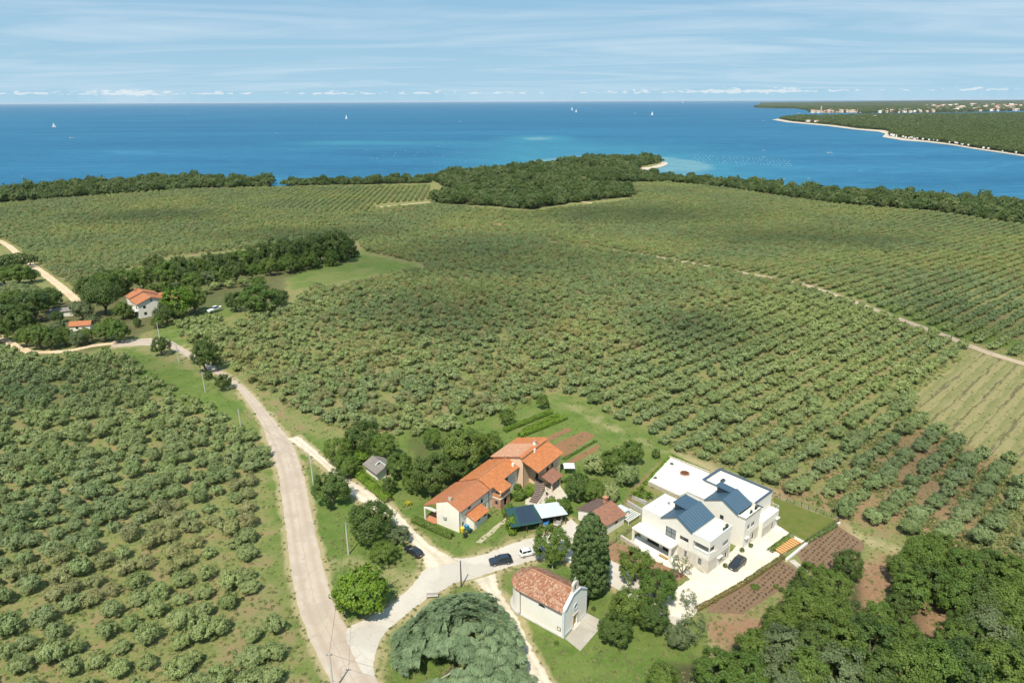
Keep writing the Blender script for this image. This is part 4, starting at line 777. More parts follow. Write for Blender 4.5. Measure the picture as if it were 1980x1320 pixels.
# ================================================================ CHAPEL
OC=P(1090,1231.7); AC=math.radians(52)
ch=thing('chapel','small white chapel with a mottled terracotta roof, rounded apse and little bell arch','chapel',**local(OC[0],OC[1],AC))
W7,B9=7.3,9.5
w=MB()
fr_=[(0,0),(W7,0)]; mid=W7/2
wall(w,(0,0),(W7,0),0,5.35,[(2.95,4.25,0.12,2.55)],.35,gable=[(0,5.35),(W7,5.35),(W7-.1,5.75),(mid+1.1,7.5),(mid-1.1,7.5),(.1,5.75)])
wall(w,(0,B9),(0,0),0,5.3,[],.3); wall(w,(W7,0),(W7,B9),0,5.3,[(4,5.2,3.6,4.4)],.3)
ap=[(mid-mid*math.cos(math.pi*k/14),B9+mid*.97*math.sin(math.pi*k/14)) for k in range(15)]
for a,b_ in zip(ap,ap[1:]): wall(w,b_,a,0,5.3)
# parapet thickness of the facade
w.face([(0,0.35,5.3),(W7,.35,5.3),(W7-.1,.35,5.75),(mid+1.1,.35,7.5),(mid-1.1,.35,7.5),(.1,.35,5.75)][::-1])
pr=[(0,5.3),(.1,5.75),(mid-1.1,7.5),(mid+1.1,7.5),(W7-.1,5.75),(W7,5.3)]
for (a,z),(b_,z2) in zip(pr,pr[1:]): w.face([(a,0,z),(a,.35,z),(b_,.35,z2),(b_,0,z2)][::-1])
w.obj('wall',MAT['render_cream'],ch)
tr=MB(); tr.box(-.04,.26,-.04,.36,0,5.5); tr.box(W7-.26,W7+.04,-.04,.36,0,5.5); tr.box(-.06,.3,.42,B9,4.92,5.16)
tr.box(.46,2.7,-.05,.05,0,.42); tr.box(4.5,W7-.46,-.05,.05,0,.42)
for (a,z),(b_,z2) in zip(pr[1:],pr[2:-1]): tr.beam((a,.1,z+.03),(b_,.1,z2+.03),.66,.12)
tr.obj('trim',MAT['trim_grey'],ch)
pl_=MB(); pl_.box(-.35,-.0,-.2,B9,0,.16); 
for a,b_ in zip(ap,ap[1:]):
    c0=np.array([mid,B9]); A_=np.array(a); B_=np.array(b_); A2=c0+(A_-c0)*1.14; B2=c0+(B_-c0)*1.14
    pl_.face([(*A_,.28),(*A2,.28),(*B2,.28),(*B_,.28)]); pl_.face([(*A2,0),(*B2,0),(*B2,.28),(*A2,.28)])
pl_.obj('plinth',MAT['concrete'],ch)
r=MB(); rz_=7.45; ez=5.3; ov=.28; s_=(rz_-ez)/mid
slope(r,(-ov,.37,ez-ov*s_),(-ov,B9,ez-ov*s_),(mid,.37,rz_),(mid,B9,rz_)); slope(r,(W7+ov,.37,ez-ov*s_),(W7+ov,B9,ez-ov*s_),(mid,.37,rz_),(mid,B9,rz_))
for k in range(14):
    a0=math.pi*k/14; a1=math.pi*(k+1)/14; R_=mid+ov
    p0=(mid-R_*math.cos(a0),B9+R_*.97*math.sin(a0),ez-ov*s_); p1=(mid-R_*math.cos(a1),B9+R_*.97*math.sin(a1),ez-ov*s_); ap_=(mid,B9,rz_)
    r.face([ap_,p0,p1],[(mid*.5+R_*a0+R_*(a1-a0)/2,4.4),(R_*a0+2,0),(R_*a1+2,0)]); r.face([p0,p1,(p1[0],p1[1],p1[2]-.14),(p0[0],p0[1],p0[2]-.14)][::-1])
ro=r.obj('roof',MAT['tile_chapel'],ch)
rt=MB(); rt.tube([(mid,.4,rz_+.03),(mid,B9,rz_+.03)],.16,8); 
for k in (3,11): a=math.pi*k/14; rt.tube([(mid,B9,rz_),(mid-(mid+.2)*math.cos(a),B9+(mid+.2)*.97*math.sin(a),ez-.05)],.11,6)
rt.obj('ridge_tiles',MAT['tile_pink'],ro)
gt=MB(); gt.tube([(-.36,.36,5.07),(-.36,B9,5.07)],.075,6); gt.tube([(-.36,B9-.05,5.0),(-.08,B9-.05,4.7),(-.08,B9-.05,.1)],.06,6); gt.tube([(W7+.36,.36,5.07),(W7+.36,B9,5.07)],.075,6); gt.obj('gutter',MAT['gutter'],ch)
dr=MB(); dr.box(2.95,3.6,.26,.32,.12,2.55); dro=dr.obj('door',MAT['wood_brown'],ch); d2=MB(); d2.box(3.62,4.25,.26,.32,.12,2.55); d2.obj('door',MAT['wood_ochre'],ch)  # left leaf darker brown: the jamb's shadow is put into its colour
MB().box(3.45,3.53,.18,.26,1.1,1.4).obj('handle',MAT['metal_grey'],dro)
sf=MB(); sf.box(2.75,2.95,-.08,.05,.1,2.75); sf.box(4.25,4.45,-.08,.05,.1,2.75); sf.box(2.75,4.45,-.10,.05,2.55,2.78); sf.box(2.5,4.7,-.55,-.02,0,.12); sf.obj('door_surround',MAT['stone_cream'],ch)
# rose window
rw=MB(); cx_,cz_,R1,R2=3.6,4.25,.72,.5; nn=24
for k in range(nn):
    a0=2*math.pi*k/nn; a1=2*math.pi*(k+1)/nn; c0,s0,c1,s1=math.cos(a0),math.sin(a0),math.cos(a1),math.sin(a1)
    rw.face([(cx_+R2*c0,-.09,cz_+R2*s0),(cx_+R1*c0,-.09,cz_+R1*s0),(cx_+R1*c1,-.09,cz_+R1*s1),(cx_+R2*c1,-.09,cz_+R2*s1)][::-1]); rw.face([(cx_+R1*c0,-.09,cz_+R1*s0),(cx_+R1*c0,.02,cz_+R1*s0),(cx_+R1*c1,.02,cz_+R1*s1),(cx_+R1*c1,-.09,cz_+R1*s1)][::-1])
    rw.face([(cx_+R2*c0,-.09,cz_+R2*s0),(cx_+R2*c0,-.004,cz_+R2*s0),(cx_+R2*c1,-.004,cz_+R2*s1),(cx_+R2*c1,-.09,cz_+R2*s1)])
rwo=rw.obj('window',MAT['trim_grey'],ch); g=MB(); g.face([(cx_+R2*math.cos(2*math.pi*k/nn),-.006,cz_+R2*math.sin(2*math.pi*k/nn)) for k in range(nn)][::-1]); g.obj('pane',MAT['glass_grey'],rwo)
# lunette on the side wall
lu=MB(); c_y,c_z,R1=4.7,4.05,.78; arc=[(c_y-R1*math.cos(math.pi*k/12),c_z+R1*.75*math.sin(math.pi*k/12)) for k in range(13)]
lu.face([(-.006,y,z) for y,z in arc]); arc2=[(c_y+(y-c_y)*1.16,c_z+(z-c_z)*1.16) for y,z in arc]; luo=MB()
for i in range(12): luo.face([(-.07,*arc[i]),(-.07,*arc2[i]),(-.07,*arc2[i+1]),(-.07,*arc[i+1])]); luo.face([(-.07,*arc2[i]),(0,*arc2[i]),(0,*arc2[i+1]),(-.07,*arc2[i+1])]); luo.face([(-.07,*arc[i]),(0,*arc[i]),(0,*arc[i+1]),(-.07,*arc[i+1])])
lo_=luo.obj('window',MAT['render_cream'],ch); lu.obj('pane',MAT['glass'],lo_)
no=MB(); no.box(-.07,-.01,.65,1.4,.95,1.7); nb_=no.obj('notice_board',MAT['wood_brown'],ch); MB().box(-.085,-.072,.78,1.27,1.1,1.6).obj('panel',MAT['render_pale'],nb_)
# bell gable: pier, round arch with bell, cross
bg_=MB(); bx,bz=mid-.1,7.45; bg_.box(bx-1.15,bx+1.15,-.04,.5,bz-.35,bz+.25)
outer=[(bx-.85,bz+.25),(bx-.85,bz+1.5)]+[(bx-.85*math.cos(math.pi*k/10),bz+1.5+.55*math.sin(math.pi*k/10)) for k in range(1,10)]+[(bx+.85,bz+1.5),(bx+.85,bz+.25)]
inner_=[(bx-.38,bz+.25),(bx-.38,bz+1.1)]+[(bx-.38*math.cos(math.pi*k/10),bz+1.1+.38*math.sin(math.pi*k/10)) for k in range(1,10)]+[(bx+.38,bz+1.1),(bx+.38,bz+.25)]
for yy,fl in ((0.02,1),(.44,-1)):
    for i in range(12):
        l=[(outer[i][0],yy,outer[i][1]),(inner_[i][0],yy,inner_[i][1]),(inner_[i+1][0],yy,inner_[i+1][1]),(outer[i+1][0],yy,outer[i+1][1])]; bg_.face(l[::fl])
for i in range(12):
    bg_.face([(outer[i][0],.02,outer[i][1]),(outer[i+1][0],.02,outer[i+1][1]),(outer[i+1][0],.44,outer[i+1][1]),(outer[i][0],.44,outer[i][1])]); bg_.face([(inner_[i][0],.02,inner_[i][1]),(inner_[i+1][0],.02,inner_[i+1][1]),(inner_[i+1][0],.44,inner_[i+1][1]),(inner_[i][0],.44,inner_[i][1])][::-1])
bgo=bg_.obj('bell_gable',MAT['stone_cream'],ch)
MB().tube([(bx,.23,bz+1.3),(bx,.23,bz+1.15),(bx,.23,bz+.75),(bx,.23,bz+.6)],[.05,.13,.19,.26],10).obj('bell',MAT['pole_dark'],bgo)
cr=MB(); cr.box(bx-.05,bx+.05,.18,.28,bz+2.02,bz+2.85); cr.box(bx-.25,bx-.052,.18,.28,bz+2.45,bz+2.55); cr.box(bx+.052,bx+.25,.18,.28,bz+2.45,bz+2.55); cr.obj('cross',MAT['stone_cream'],bgo)
# ================================================================ WHITE VILLAS (shared frame a = east, b = along the front)
def facade(par,mb,p,q,z0,z1,ops,gable=None,depth=.2,**k):
    wall(mb,p,q,z0,z1,ops,depth,gable)
    for o in ops:
        if len(o)>4 and o[4]: window(par,p,q,o,depth=depth,**(o[4] if isinstance(o[4],dict) else {}))
vkw=local(OV[0],OV[1],AV)
v1=thing('villa','white two-storey villa with blue seamed gable roof and covered front porch, nearer of the pair','house',**vkw)
w=MB()
# front wall runs b from 16.2 -> 0 at a=0, outward normal -a : p=(0,16.2) q=(0,0): u=(0,-1), n=(-1,0) ok ; s=16.2-b
F=lambda b0,b1,z0,z1,*r:(16.2-b1,16.2-b0,z0,z1,*r)
wall(w,(0,16.2),(0,0),0,7.5,[F(7.7,10.2,3.85,6.15),F(4.75,6.75,4.75,5.65),F(4.85,5.45,1.2,2.75),F(1.5,2.25,1.2,2.75),F(.001,3.7,4.3,6.0),F(9.0,10.6,.12,2.3),F(11.5,14.5,.12,2.3)],.2,
     gable=[(16.2-11.3,7.5),(16.2-4.1,7.5),(16.2-4.1,7.65),(16.2-7.65,9.45),(16.2-11.3,7.65)])
pq=((0,16.2),(0,0)); dk={}
window(v1,*pq,F(7.7,10.2,3.85,6.15),bars=1,cross=1,depth=.2,pane='glass_grey'); window(v1,*pq,F(4.75,6.75,4.75,5.65),bars=1,depth=.2); window(v1,*pq,F(4.85,5.45,1.2,2.75),bars=0,depth=.2,pane='glass_grey'); window(v1,*pq,F(1.5,2.25,1.2,2.75),bars=0,depth=.2,pane='glass_grey')
window(v1,*pq,F(9.0,10.6,.12,2.3),bars=1,depth=.2); window(v1,*pq,F(11.5,14.5,.12,2.3),bars=2,depth=.2)
wall(w,(0,0),(8,0),0,7.5,[(0.001,2.0,4.3,6.0),(4.9,7.0,3.9,4.95),(6.2,7.0,.45,2.0)],.2); pe=((0,0),(8,0))
window(v1,*pe,(4.9,7.0,3.9,4.95),bars=0,depth=.2,pane='glass_grey'); window(v1,*pe,(6.2,7.0,.45,2.0),bars=0,depth=.2)
wall(w,(8,0),(8,16.2),0,7.5,[],gable=[(4.1,7.5),(11.3,7.5),(11.3,7.65),(7.65,9.45),(4.1,7.65)]); wall(w,(8,16.2),(0,16.2),0,7.5,[(3,5,3.8,5.2)],.2)
# loggia interior at the corner, first floor
w.face([(3.2,0.2,4.3),(3.2,3.7,4.3),(3.2,3.7,6.0),(3.2,.2,6.0)]); w.face([(.2,3.7,4.3),(3.2,3.7,4.3),(3.2,3.7,6.0),(.2,3.7,6.0)]); w.face([(.0,0.0,4.3),(3.2,0.0,4.3),(3.2,3.7,4.3),(0,3.7,4.3)]); w.face([(.0,0.0,6.0),(3.2,0.0,6.0),(3.2,3.7,6.0),(0,3.7,6.0)][::-1]); w.face([(2.0,.2,4.3),(3.2,.2,4.3),(3.2,.2,6.0),(2.0,.2,6.0)])
# flat roof decks inside parapets
w.face([(.2,.2,6.75),(7.8,.2,6.75),(7.8,4.1,6.75),(.2,4.1,6.75)]); w.face([(.2,11.3,7.3),(7.8,11.3,7.3),(7.8,16.0,7.3),(.2,16.0,7.3)])
for a,b_,z in (((.2,.2),(.2,4.1),6.75),((7.8,.2),(.2,.2),6.75),((7.8,4.1),(7.8,.2),6.75),((.2,11.3),(.2,16.),7.3),((.2,16.),(7.8,16.),7.3),((7.8,16.),(7.8,11.3),7.3)): w.face([(*a,z),(*b_,z),(*b_,7.5),(*a,7.5)])
for x0,x1,y0,y1 in ((0,8,0,.2),(0,.2,.2,4.1),(7.8,8,.2,4.1),(0,8,16.,16.2),(0,.2,11.3,16.),(7.8,8,11.3,16.)): w.face([(x0,y0,7.5),(x1,y0,7.5),(x1,y1,7.5),(x0,y1,7.5)])
w.obj('wall',MAT['render_white'],v1)
for y_,s in ((4.1,-1),(11.3,1)): # cheeks below the gable roof
    MB().box(.2,7.8,min(y_,y_+.01*s),max(y_,y_+.01*s),6.75,7.66).obj('cheek_wall',MAT['render_white'],v1)
bl=MB(); bl.box(-.06,3.0,-.06,.0,3.25,4.45); bl.box(-.06,0,-.001,4.0,3.25,4.28); blo=bl.obj('balcony',MAT['render_white'],v1)
gl_=MB(); gl_.box(-.03,-.01,.1,3.6,4.3,4.75); gl_.obj('railing',MAT['glass_clear'],v1)
ld=MB(); ld.box(3.12,3.18,.35,1.9,4.32,5.7); ld.obj('balcony_door',MAT['glass'],v1)
st_=MB(); st_.box(-.05,-.002,-.05,7.0,0,3.05); st_.box(-.002,8.0,-.05,-.002,0,3.0)
def clad(mb,rects,ops):
    for (ax,c,lo,hi,z0,z1) in rects:
        ss=sorted({lo,hi,*[v for o in ops if o[0]==ax for v in o[1:3]]}); zs=sorted({z0,z1,*[v for o in ops if o[0]==ax for v in o[3:5]]})
        for s0,s1 in zip(ss,ss[1:]):
            for c0,c1 in zip(zs,zs[1:]):
                if any(o[0]==ax and o[1]<(s0+s1)/2<o[2] and o[3]<(c0+c1)/2<o[4] for o in ops): continue
                if ax=='f': mb.box(c-.05,c,s0,s1,c0,c1)
                else: mb.box(s0,s1,c-.05,c,c0,c1)
    return mb
cl=clad(MB(),[('f',-.003,-.05,7.0,0,3.05),('e',-.003,0,8,0,3.0)],[('f',4.85,5.45,1.2,2.75),('f',1.5,2.25,1.2,2.75),('e',6.2,7.0,.45,2.0)]); cl.obj('stone_cladding',MAT['stone_cream'],v1)
def blue_roof(par,a0,a1,bl_,br_,ridge_b,ez,rz,dorm=True):
    r=MB(); slope(r,(a0,br_,ez),(a1,br_,ez),(a0,ridge_b,rz),(a1,ridge_b,rz),.16); slope(r,(a0,bl_,ez),(a1,bl_,ez),(a0,ridge_b,rz),(a1,ridge_b,rz),.16)
    ro=r.obj('roof',MAT['metal_blue'],par); 
    if dorm:
        d=MB(); d0,d1=a0+3.6,a1-.35; bz_=rz-.02; o_=bl_-.35
        slope(d,(d0,o_,rz-.12+.35),(d1,o_,rz-.12+.35),(d0,ridge_b,rz+.02),(d1,ridge_b,rz+.02),.16)
        do=d.obj('dormer_roof',MAT['metal_blue'],ro)
        c=MB(); c.face([(d0+.25,ridge_b,rz-.1),(d0+.25,o_-.35,rz+.02),(d0+.25,o_-.35,ez+.1)]); c.face([(d1-.2,ridge_b,rz-.1),(d1-.2,o_-.35,rz+.02),(d1-.2,o_-.35,ez+.1)][::-1]); c.face([(d0+.25,o_-.35,ez),(d1-.2,o_-.35,ez),(d1-.2,o_-.35,rz+.05),(d0+.25,o_-.35,rz+.05)][::-1]); c.obj('dormer_wall',MAT['panel_dark'],ro)
blue_roof(v1,-.3,8.1,11.5,3.95,7.65,7.62,9.6)
cp=MB(); 
# porch
cp.box(-2.75,-.002,6.9,16.6,3.35,3.75); cp.obj('porch_roof',MAT['render_white'],v1)
pp=MB(); pp.box(-2.7,-2.3,6.95,7.35,0,3.35); pp.box(-2.7,-2.3,16.1,16.5,0,3.35); pp.box(-2.65,-2.45,7.35,16.1,0,.28); pp.obj('pillar',MAT['render_white'],v1)
pf=MB(); pf.box(-3.0,-.01,6.6,17.0,0,.14); pf.obj('porch_floor',MAT['roof_white'],v1)
vents=MB(); vents.box(5.2,5.7,13.2,13.7,7.31,7.7); vents.box(2.2,2.35,14.6,14.75,7.31,7.8); vents.obj('roof_vent',MAT['metal_grey'],v1)
gd=MB(); gd.tube([(-.08,4.4,6.9),(-.08,4.4,3.2)],.05,6); gd.tube([(7.6,-.1,6.7),(7.6,-.1,.1)],.05,6); gd.obj('downpipe',MAT['frame_white'],v1)
jt=MB(); jt.box(-.012,-.002,.0,16.2,3.12,3.16); jt.box(-.012,-.002,11.28,11.32,3.8,7.45); jt.box(-.03,.23,-.03,4.05,7.502,7.54); jt.box(-.03,8.03,15.98,16.22,7.502,7.54); jt.box(.24,8.03,-.03,.23,7.502,7.54); jt.box(-.03,.23,11.55,15.97,7.502,7.54); jt.obj('coping',MAT['trim_grey'],v1)
v2=thing('villa','white villa with blue seamed gable roof and dark-edged flat roof, farther of the pair','house',**vkw)
w=MB(); F2=lambda b0,b1,z0,z1:(13.5-b1,13.5-b0,z0,z1)
wall(w,(12.4,13.5),(12.4,-.5),0,7.4,[F2(4.4,5.3,4.5,5.6)],.2,gable=[(13.5-9.0,7.4),(13.5-1.4,7.4),(13.5-1.4,7.6),(13.5-5.0,9.35),(13.5-9.0,7.6)]); window(v2,(12.4,13.5),(12.4,-.5),F2(4.4,5.3,4.5,5.6),bars=0,depth=.2)
E_=lambda a0,a1,z0,z1:(a0-12.4,a1-12.4,z0,z1)
eo=[E_(13.4,14.5,4.1,5.2),E_(14.95,16.5,4.0,5.1),E_(15.9,16.8,.45,2.2)]
wall(w,(12.4,-.5),(18.6,-.5),0,7.4,eo,.2)
for o in eo: window(v2,(12.4,-.5),(18.6,-.5),o,bars=0,depth=.2,pane='glass_grey' if o[3]>3 else 'glass')
wall(w,(18.6,-1.3),(25.6,-1.3),0,4.0,[(4.3,5.1,.1,1.9)],.2); window(v2,(18.6,-1.3),(25.6,-1.3),(4.3,5.1,.1,1.9),bars=0,depth=.2)
wall(w,(25.6,-1.3),(25.6,.6),0,4.0); wall(w,(18.6,-.5),(18.6,-1.3),0,4.0)
w.face([(18.6,-1.3,4.0),(25.6,-1.3,4.0),(25.6,.6,4.0),(18.6,.6,4.0)])
wall(w,(18.3,.6),(25.3,.6),0,8.0); wall(w,(25.3,.6),(25.3,13.4),0,8.0,[(2,4,4.8,6.4)],.2); wall(w,(25.3,13.4),(18.0,13.4),0,8.0); wall(w,(18.6,-.5),(18.6,.6),0,7.4); wall(w,(18.0,13.5),(12.4,13.5),0,7.4)
wall(w,(18.2,13.4),(18.2,.6),6.0,8.0)
w.face([(18.4,.8,7.7),(25.1,.8,7.7),(25.1,13.2,7.7),(18.4,13.2,7.7)]); w.face([(12.6,9.0,7.15),(18.2,9.0,7.15),(18.2,13.3,7.15),(12.6,13.3,7.15)]); w.face([(12.6,-.3,6.8),(18.6,-.3,6.8),(18.6,1.45,6.8),(12.6,1.45,6.8)])
w.box(12.4,12.6,9.0,13.5,7.1,7.41); w.box(12.6,18.2,13.3,13.5,7.1,7.42); w.box(12.4,12.6,-.5,1.4,6.8,7.41); w.box(12.6,18.6,-.5,-.3,6.8,7.42)
w.obj('wall',MAT['render_white'],v2)
co=MB(); co.box(18.1,25.4,.45,.85,8.0,8.14); co.box(25.0,25.4,.85,13.0,8.0,8.14); co.box(18.1,25.4,13.0,13.55,8.0,8.14); co.box(18.0,18.4,9.6,13.0,8.0,8.14); co.box(18.4,18.7,-.9,.45,7.42,7.56); co.obj('coping',MAT['coping_blue'],v2)
blue_roof(v2,12.1,18.15,9.2,1.25,5.0,7.55,9.5)
cl=clad(MB(),[('e',-.503,15.0,18.6,0,2.9)],[('e',15.9,16.8,.45,2.2)]); cl.obj('stone_cladding',MAT['stone_cream'],v2); clad(MB(),[('e',-1.303,18.6,25.6,0,2.4)],[('e',22.9,23.7,.1,1.9)]).obj('stone_cladding',MAT['stone_cream'],v2)
rl=MB(); 
for a in np.arange(21.6,25.6,.55): rl.beam((a,-1.22,4.0),(a,-1.22,4.95),.03)
for b_ in np.arange(-1.2,.6,.45): rl.beam((25.52,b_,4.0),(25.52,b_,4.95),.03)
rl.beam((21.6,-1.22,4.97),(25.52,-1.22,4.97),.05); rl.beam((25.52,-1.22,4.97),(25.52,.55,4.97),.05); rl.obj('railing',MAT['frame_white'],v2)
MB().box(20.6,21.7,9.8,10.5,7.72,8.25).obj('roof_unit',MAT['panel_dark'],v2)
def awn(par,a0,a1,b_,z,d=.55): m_=MB(); m_.box(a0,a1,b_-d,b_-.06,z,z+.08); m_.obj('canopy',MAT['render_white'],par)
awn(v1,3.0,4.6,0,2.35); awn(v2,12.6,13.9,-.5,2.5); awn(v2,24.2,25.5,-1.3,2.3)
for par,a0,b0 in ((v1,3.1,0),(v2,12.7,-.5),(v2,24.3,-1.3)): MB().box(a0+.15,a0+1.05,b0-.09,b0-.06,.05,2.15).obj('door',MAT['frame_white'],par)
# link wall and porch between the villas
lw=MB(); lw.box(8.05,12.35,9.0,9.2,0,3.2); lw.box(8.05,12.35,2.6,2.8,0,.9); o=lw.obj('garden_wall',MAT['render_white'],**vkw); tag(o,'white wall closing the gap between the two villas','wall')
# pool terrace with retaining edges
tp_=[VL(*q)[:2] for q in ((0,0),)]
T=[P(1295.5,888),P(1253.5,933.5),P(1312,961),P(1352,944),P(1372,919)]
tp=MB(); tp.prism([(p[0],p[1]) for p in T][::1],0,.55); o=tp.obj('terrace',MAT['roof_white']); tag(o,kind='structure')
rw_=MB(); 
for (x0,y0),(x1,y1),h_ in (((1253,936),(1312,963.5),.0),((1294,887),(1372,917.5),.0)): rw_.beam((*P(x0,y0)[:2],.45),(*P(x1,y1)[:2],.45),.3,.95)
o=rw_.obj('garden_wall',MAT['stone_rubble']); tag(o,'low stone edging wall round the white rear terrace','wall')
fp=P(1324,915.5,.55); fpt=thing('fire_pit','round brown fire pit on the white rear terrace','fire pit',(fp[0],fp[1],.555)); MB().tube([(0,0,0),(0,0,.25)],[1.25,1.25],24).obj('basin',MAT['brick'],fpt); MB().tube([(0,0,.252),(0,0,.27)],[1.0,1.0],24).obj('grate',plain('rust',(.13,.06,.03),.9,.1,.3,4),fpt)
# raised beds by the terrace
for (pts,h_,lb) in ((((1213,975),(1243,993)),1.1,'pale garden wall below the spiky palms'),(((1222,963),(1250,976)),.9,'second pale garden wall just behind the spiky palms')):
    a,b_=[P(*q)[:2] for q in pts]; o=MB().beam((*a,h_/2),(*b_,h_/2),.3,h_).obj('garden_wall',MAT['concrete']); tag(o,lb,'wall')
# ================================================================ OLD FARMHOUSES
OF=P(*[(800+835*210/1980),(930+940*210/1980)]); AF=math.radians(56); fk=local(OF[0],OF[1],AF)
ha=thing('farmhouse','cream farmhouse with long orange tile roof, porch and lean-to, nearest of the old row','house',**fk)
RB,RZ=3.05,6.75
sl_=lambda b_: RZ-.44*abs(b_-RB)
w=MB(); 
wall(w,(0,6.3),(0,0),0,5.2,[],gable=[(0,5.2),(6.3,5.2),(6.3,sl_(0)),(6.3-RB,RZ-.1),(0,sl_(6.3)-.1)])
oa=[(7.9,8.7,2.9,4.1),(9.3,9.9,1.0,2.0),(1.0,1.7,.9,2.0),(3.2,4.3,3.9,4.7)]; wall(w,(0,0),(11,0),0,5.3,oa,.2)
for o_ in oa: window(ha,(0,0),(11,0),o_,frame='wood_brown',bars=1,depth=.2)
wall(w,(11,6.3),(0,6.3),0,5.2,[(.8,3.0,.2,2.2)],.2); wall(w,(11,0),(11,6.3),0,5.3); w.obj('wall',MAT['render_pale'],ha)
r=MB(); slope(r,(.05,-.4,sl_(-.4)),(10.9,-.4,sl_(-.4)),(.05,RB,RZ),(10.9,RB,RZ)); slope(r,(.05,6.35,sl_(6.35)),(10.9,6.35,sl_(6.35)),(.05,RB,RZ),(10.9,RB,RZ)); slope(r,(-.6,9.6,sl_(9.6)),(10.9,9.6,sl_(9.6)),(-.6,6.35,sl_(6.35)),(10.9,6.35,sl_(6.35)))
ra=r.obj('roof',MAT['tile_orange_dull'],ha); ck=MB(); ck.box(.5,1.2,RB-.5,RB+.2,RZ-.6,RZ+.7); cko=ck.obj('chimney',MAT['stone_rubble'],ra); MB().tube([(.85,RB-.15,RZ+.7),(.85,RB-.15,RZ+.95)],[.3,.1],8).obj('chimney_cap',MAT['tile_pink'],cko)
MB().tube([(.05,RB,RZ+.04),(10.9,RB,RZ+.04)],.1,6).obj('ridge_tiles',MAT['tile_pink'],ra)
g=MB(); g.tube([(.05,-.5,sl_(-.5)-.08),(10.9,-.5,sl_(-.5)-.08)],.075,6); g.tube([(.1,-.45,sl_(-.5)-.1),(.06,-.06,4.7),(.06,-.06,.1)],.05,6); g.tube([(10.8,-.45,sl_(-.5)-.1),(10.8,-.06,4.7),(10.8,-.06,.1)],.05,6); g.obj('gutter',MAT['gutter'],ha)
p=MB(); p.box(-.55,-.25,9.15,9.45,.0,3.4); p.box(3.5,3.8,9.15,9.45,0,3.4); p.box(-.45,.0,6.32,9.14,3.1,3.55); p.obj('pillar',MAT['render_pale'],ha)
MB().box(-.5,10.8,6.35,9.5,0,.25).obj('porch_floor',MAT['tile_floor'],ha); MB().box(4.2,10.8,6.5,9.3,.26,3.3).obj('porch_room',MAT['brick'],ha)
ac=MB(); ac.box(-.35,-.01,3.4,4.2,2.2,2.8); ac.obj('wall_unit',MAT['concrete'],ha)
l=MB(); wall(l,(2.5,0),(2.5,-2.1),0,3.0,[],gable=[(0,3.0),(2.1,3.0),(2.1,2.95),(0,3.7)][:2]+[(2.1,2.75),(0,3.45)] if 0 else None); wall(l,(2.5,-2.1),(7.4,-2.1),0,2.55,[(3.5,4.6,1.3,2.1),(1.2,2.3,1.4,2.1)],.18); wall(l,(7.4,-2.1),(7.4,0),0,2.6)
l.face([(2.5,0,3.0),(2.5,-2.1,2.55),(2.5,-2.1,3.0)]) ; l.face([(7.4,-2.1,2.6),(7.4,0,2.6),(7.4,0,3.3)]); l.obj('lean_to_wall',MAT['render_pale'],ha)
for o_ in [(3.5,4.6,1.3,2.1),(1.2,2.3,1.4,2.1)]: window(ha,(2.5,-2.1),(7.4,-2.1),o_,depth=.18)
r=MB(); slope(r,(2.2,-2.6,2.45),(7.6,-2.6,2.45),(2.2,-.02,3.5),(7.6,-.02,3.5),.12); r.obj('lean_to_roof',MAT['tile_orange'],ha)
hb=thing('farmhouse','middle farmhouse of the old row with bright orange roof and brick balcony bay','house',**fk)
w=MB(); bo=[(5.8,7,1,2.2),(6.5,7.6,3.6,4.8)]
wall(w,(11.05,0),(22.6,0),0,5.6,bo,.2); wall(w,(22.6,0),(22.6,8.2),0,5.0,[],gable=[(0,5.0),(8.2,5.0),(8.2,sl_(8.2)+.15),(RB,RZ+.1),(0,5.5)]); wall(w,(22.6,8.2),(11.05,8.2),0,4.7,[(4,5,1,2.2),(7,8,1,2.2)],.2); wall(w,(11.05,8.2),(11.05,6.3),0,4.8,gable=[(0,4.8),(1.9,4.8),(1.9,5.4)]); w.obj('wall',MAT['render_white'],hb)
for o_ in bo: window(hb,(11.05,0),(22.6,0),o_,depth=.2)
s2=lambda b_: RZ+.25-.44*abs(b_-RB)
r=MB(); slope(r,(10.95,-.55,s2(-.55)),(23.1,-.55,s2(-.55)),(10.95,RB,RZ+.25),(23.1,RB,RZ+.25)); slope(r,(10.95,8.7,s2(8.7)),(22.9,8.7,s2(8.7)),(10.95,RB,RZ+.25),(22.9,RB,RZ+.25)); slope(r,(11.9,-2.75,s2(-2.75)),(16.3,-2.75,s2(-2.75)),(11.9,-.56,s2(-.56)),(16.3,-.56,s2(-.56)))
rb=r.obj('roof',MAT['tile_orange'],hb); MB().tube([(10.95,RB,RZ+.28),(23.1,RB,RZ+.28)],.12,6).obj('ridge_tiles',MAT['tile_pink'],rb); MB().box(21.4,21.9,.3,.8,s2(.5)-.3,s2(.5)+.75).obj('chimney',MAT['render_pale'],rb)
g=MB(); g.tube([(16.4,-.62,s2(-.62)-.08),(23.1,-.62,s2(-.62)-.08)],.07,6); g.tube([(11.9,-2.82,s2(-2.8)-.08),(16.3,-2.82,s2(-2.8)-.08)],.07,6); g.obj('gutter',MAT['gutter'],hb)
w=MB(); b0=[(.6,1.3,.9,1.9),(.55,1.35,3.1,4.3)]
wall(w,(12.1,0),(12.1,-2.4),0,2.6,[(.9,1.6,1.0,2.0)],.2); wall(w,(12.1,-2.4),(16,-2.4),0,2.6,[(1.4,2.6,.2,2.2)],.2); wall(w,(16,-2.4),(16,0),0,4.6); w.obj('bay_wall',MAT['brick'],hb); window(hb,(12.1,0),(12.1,-2.4),(.9,1.6,1.0,2.0),depth=.2)
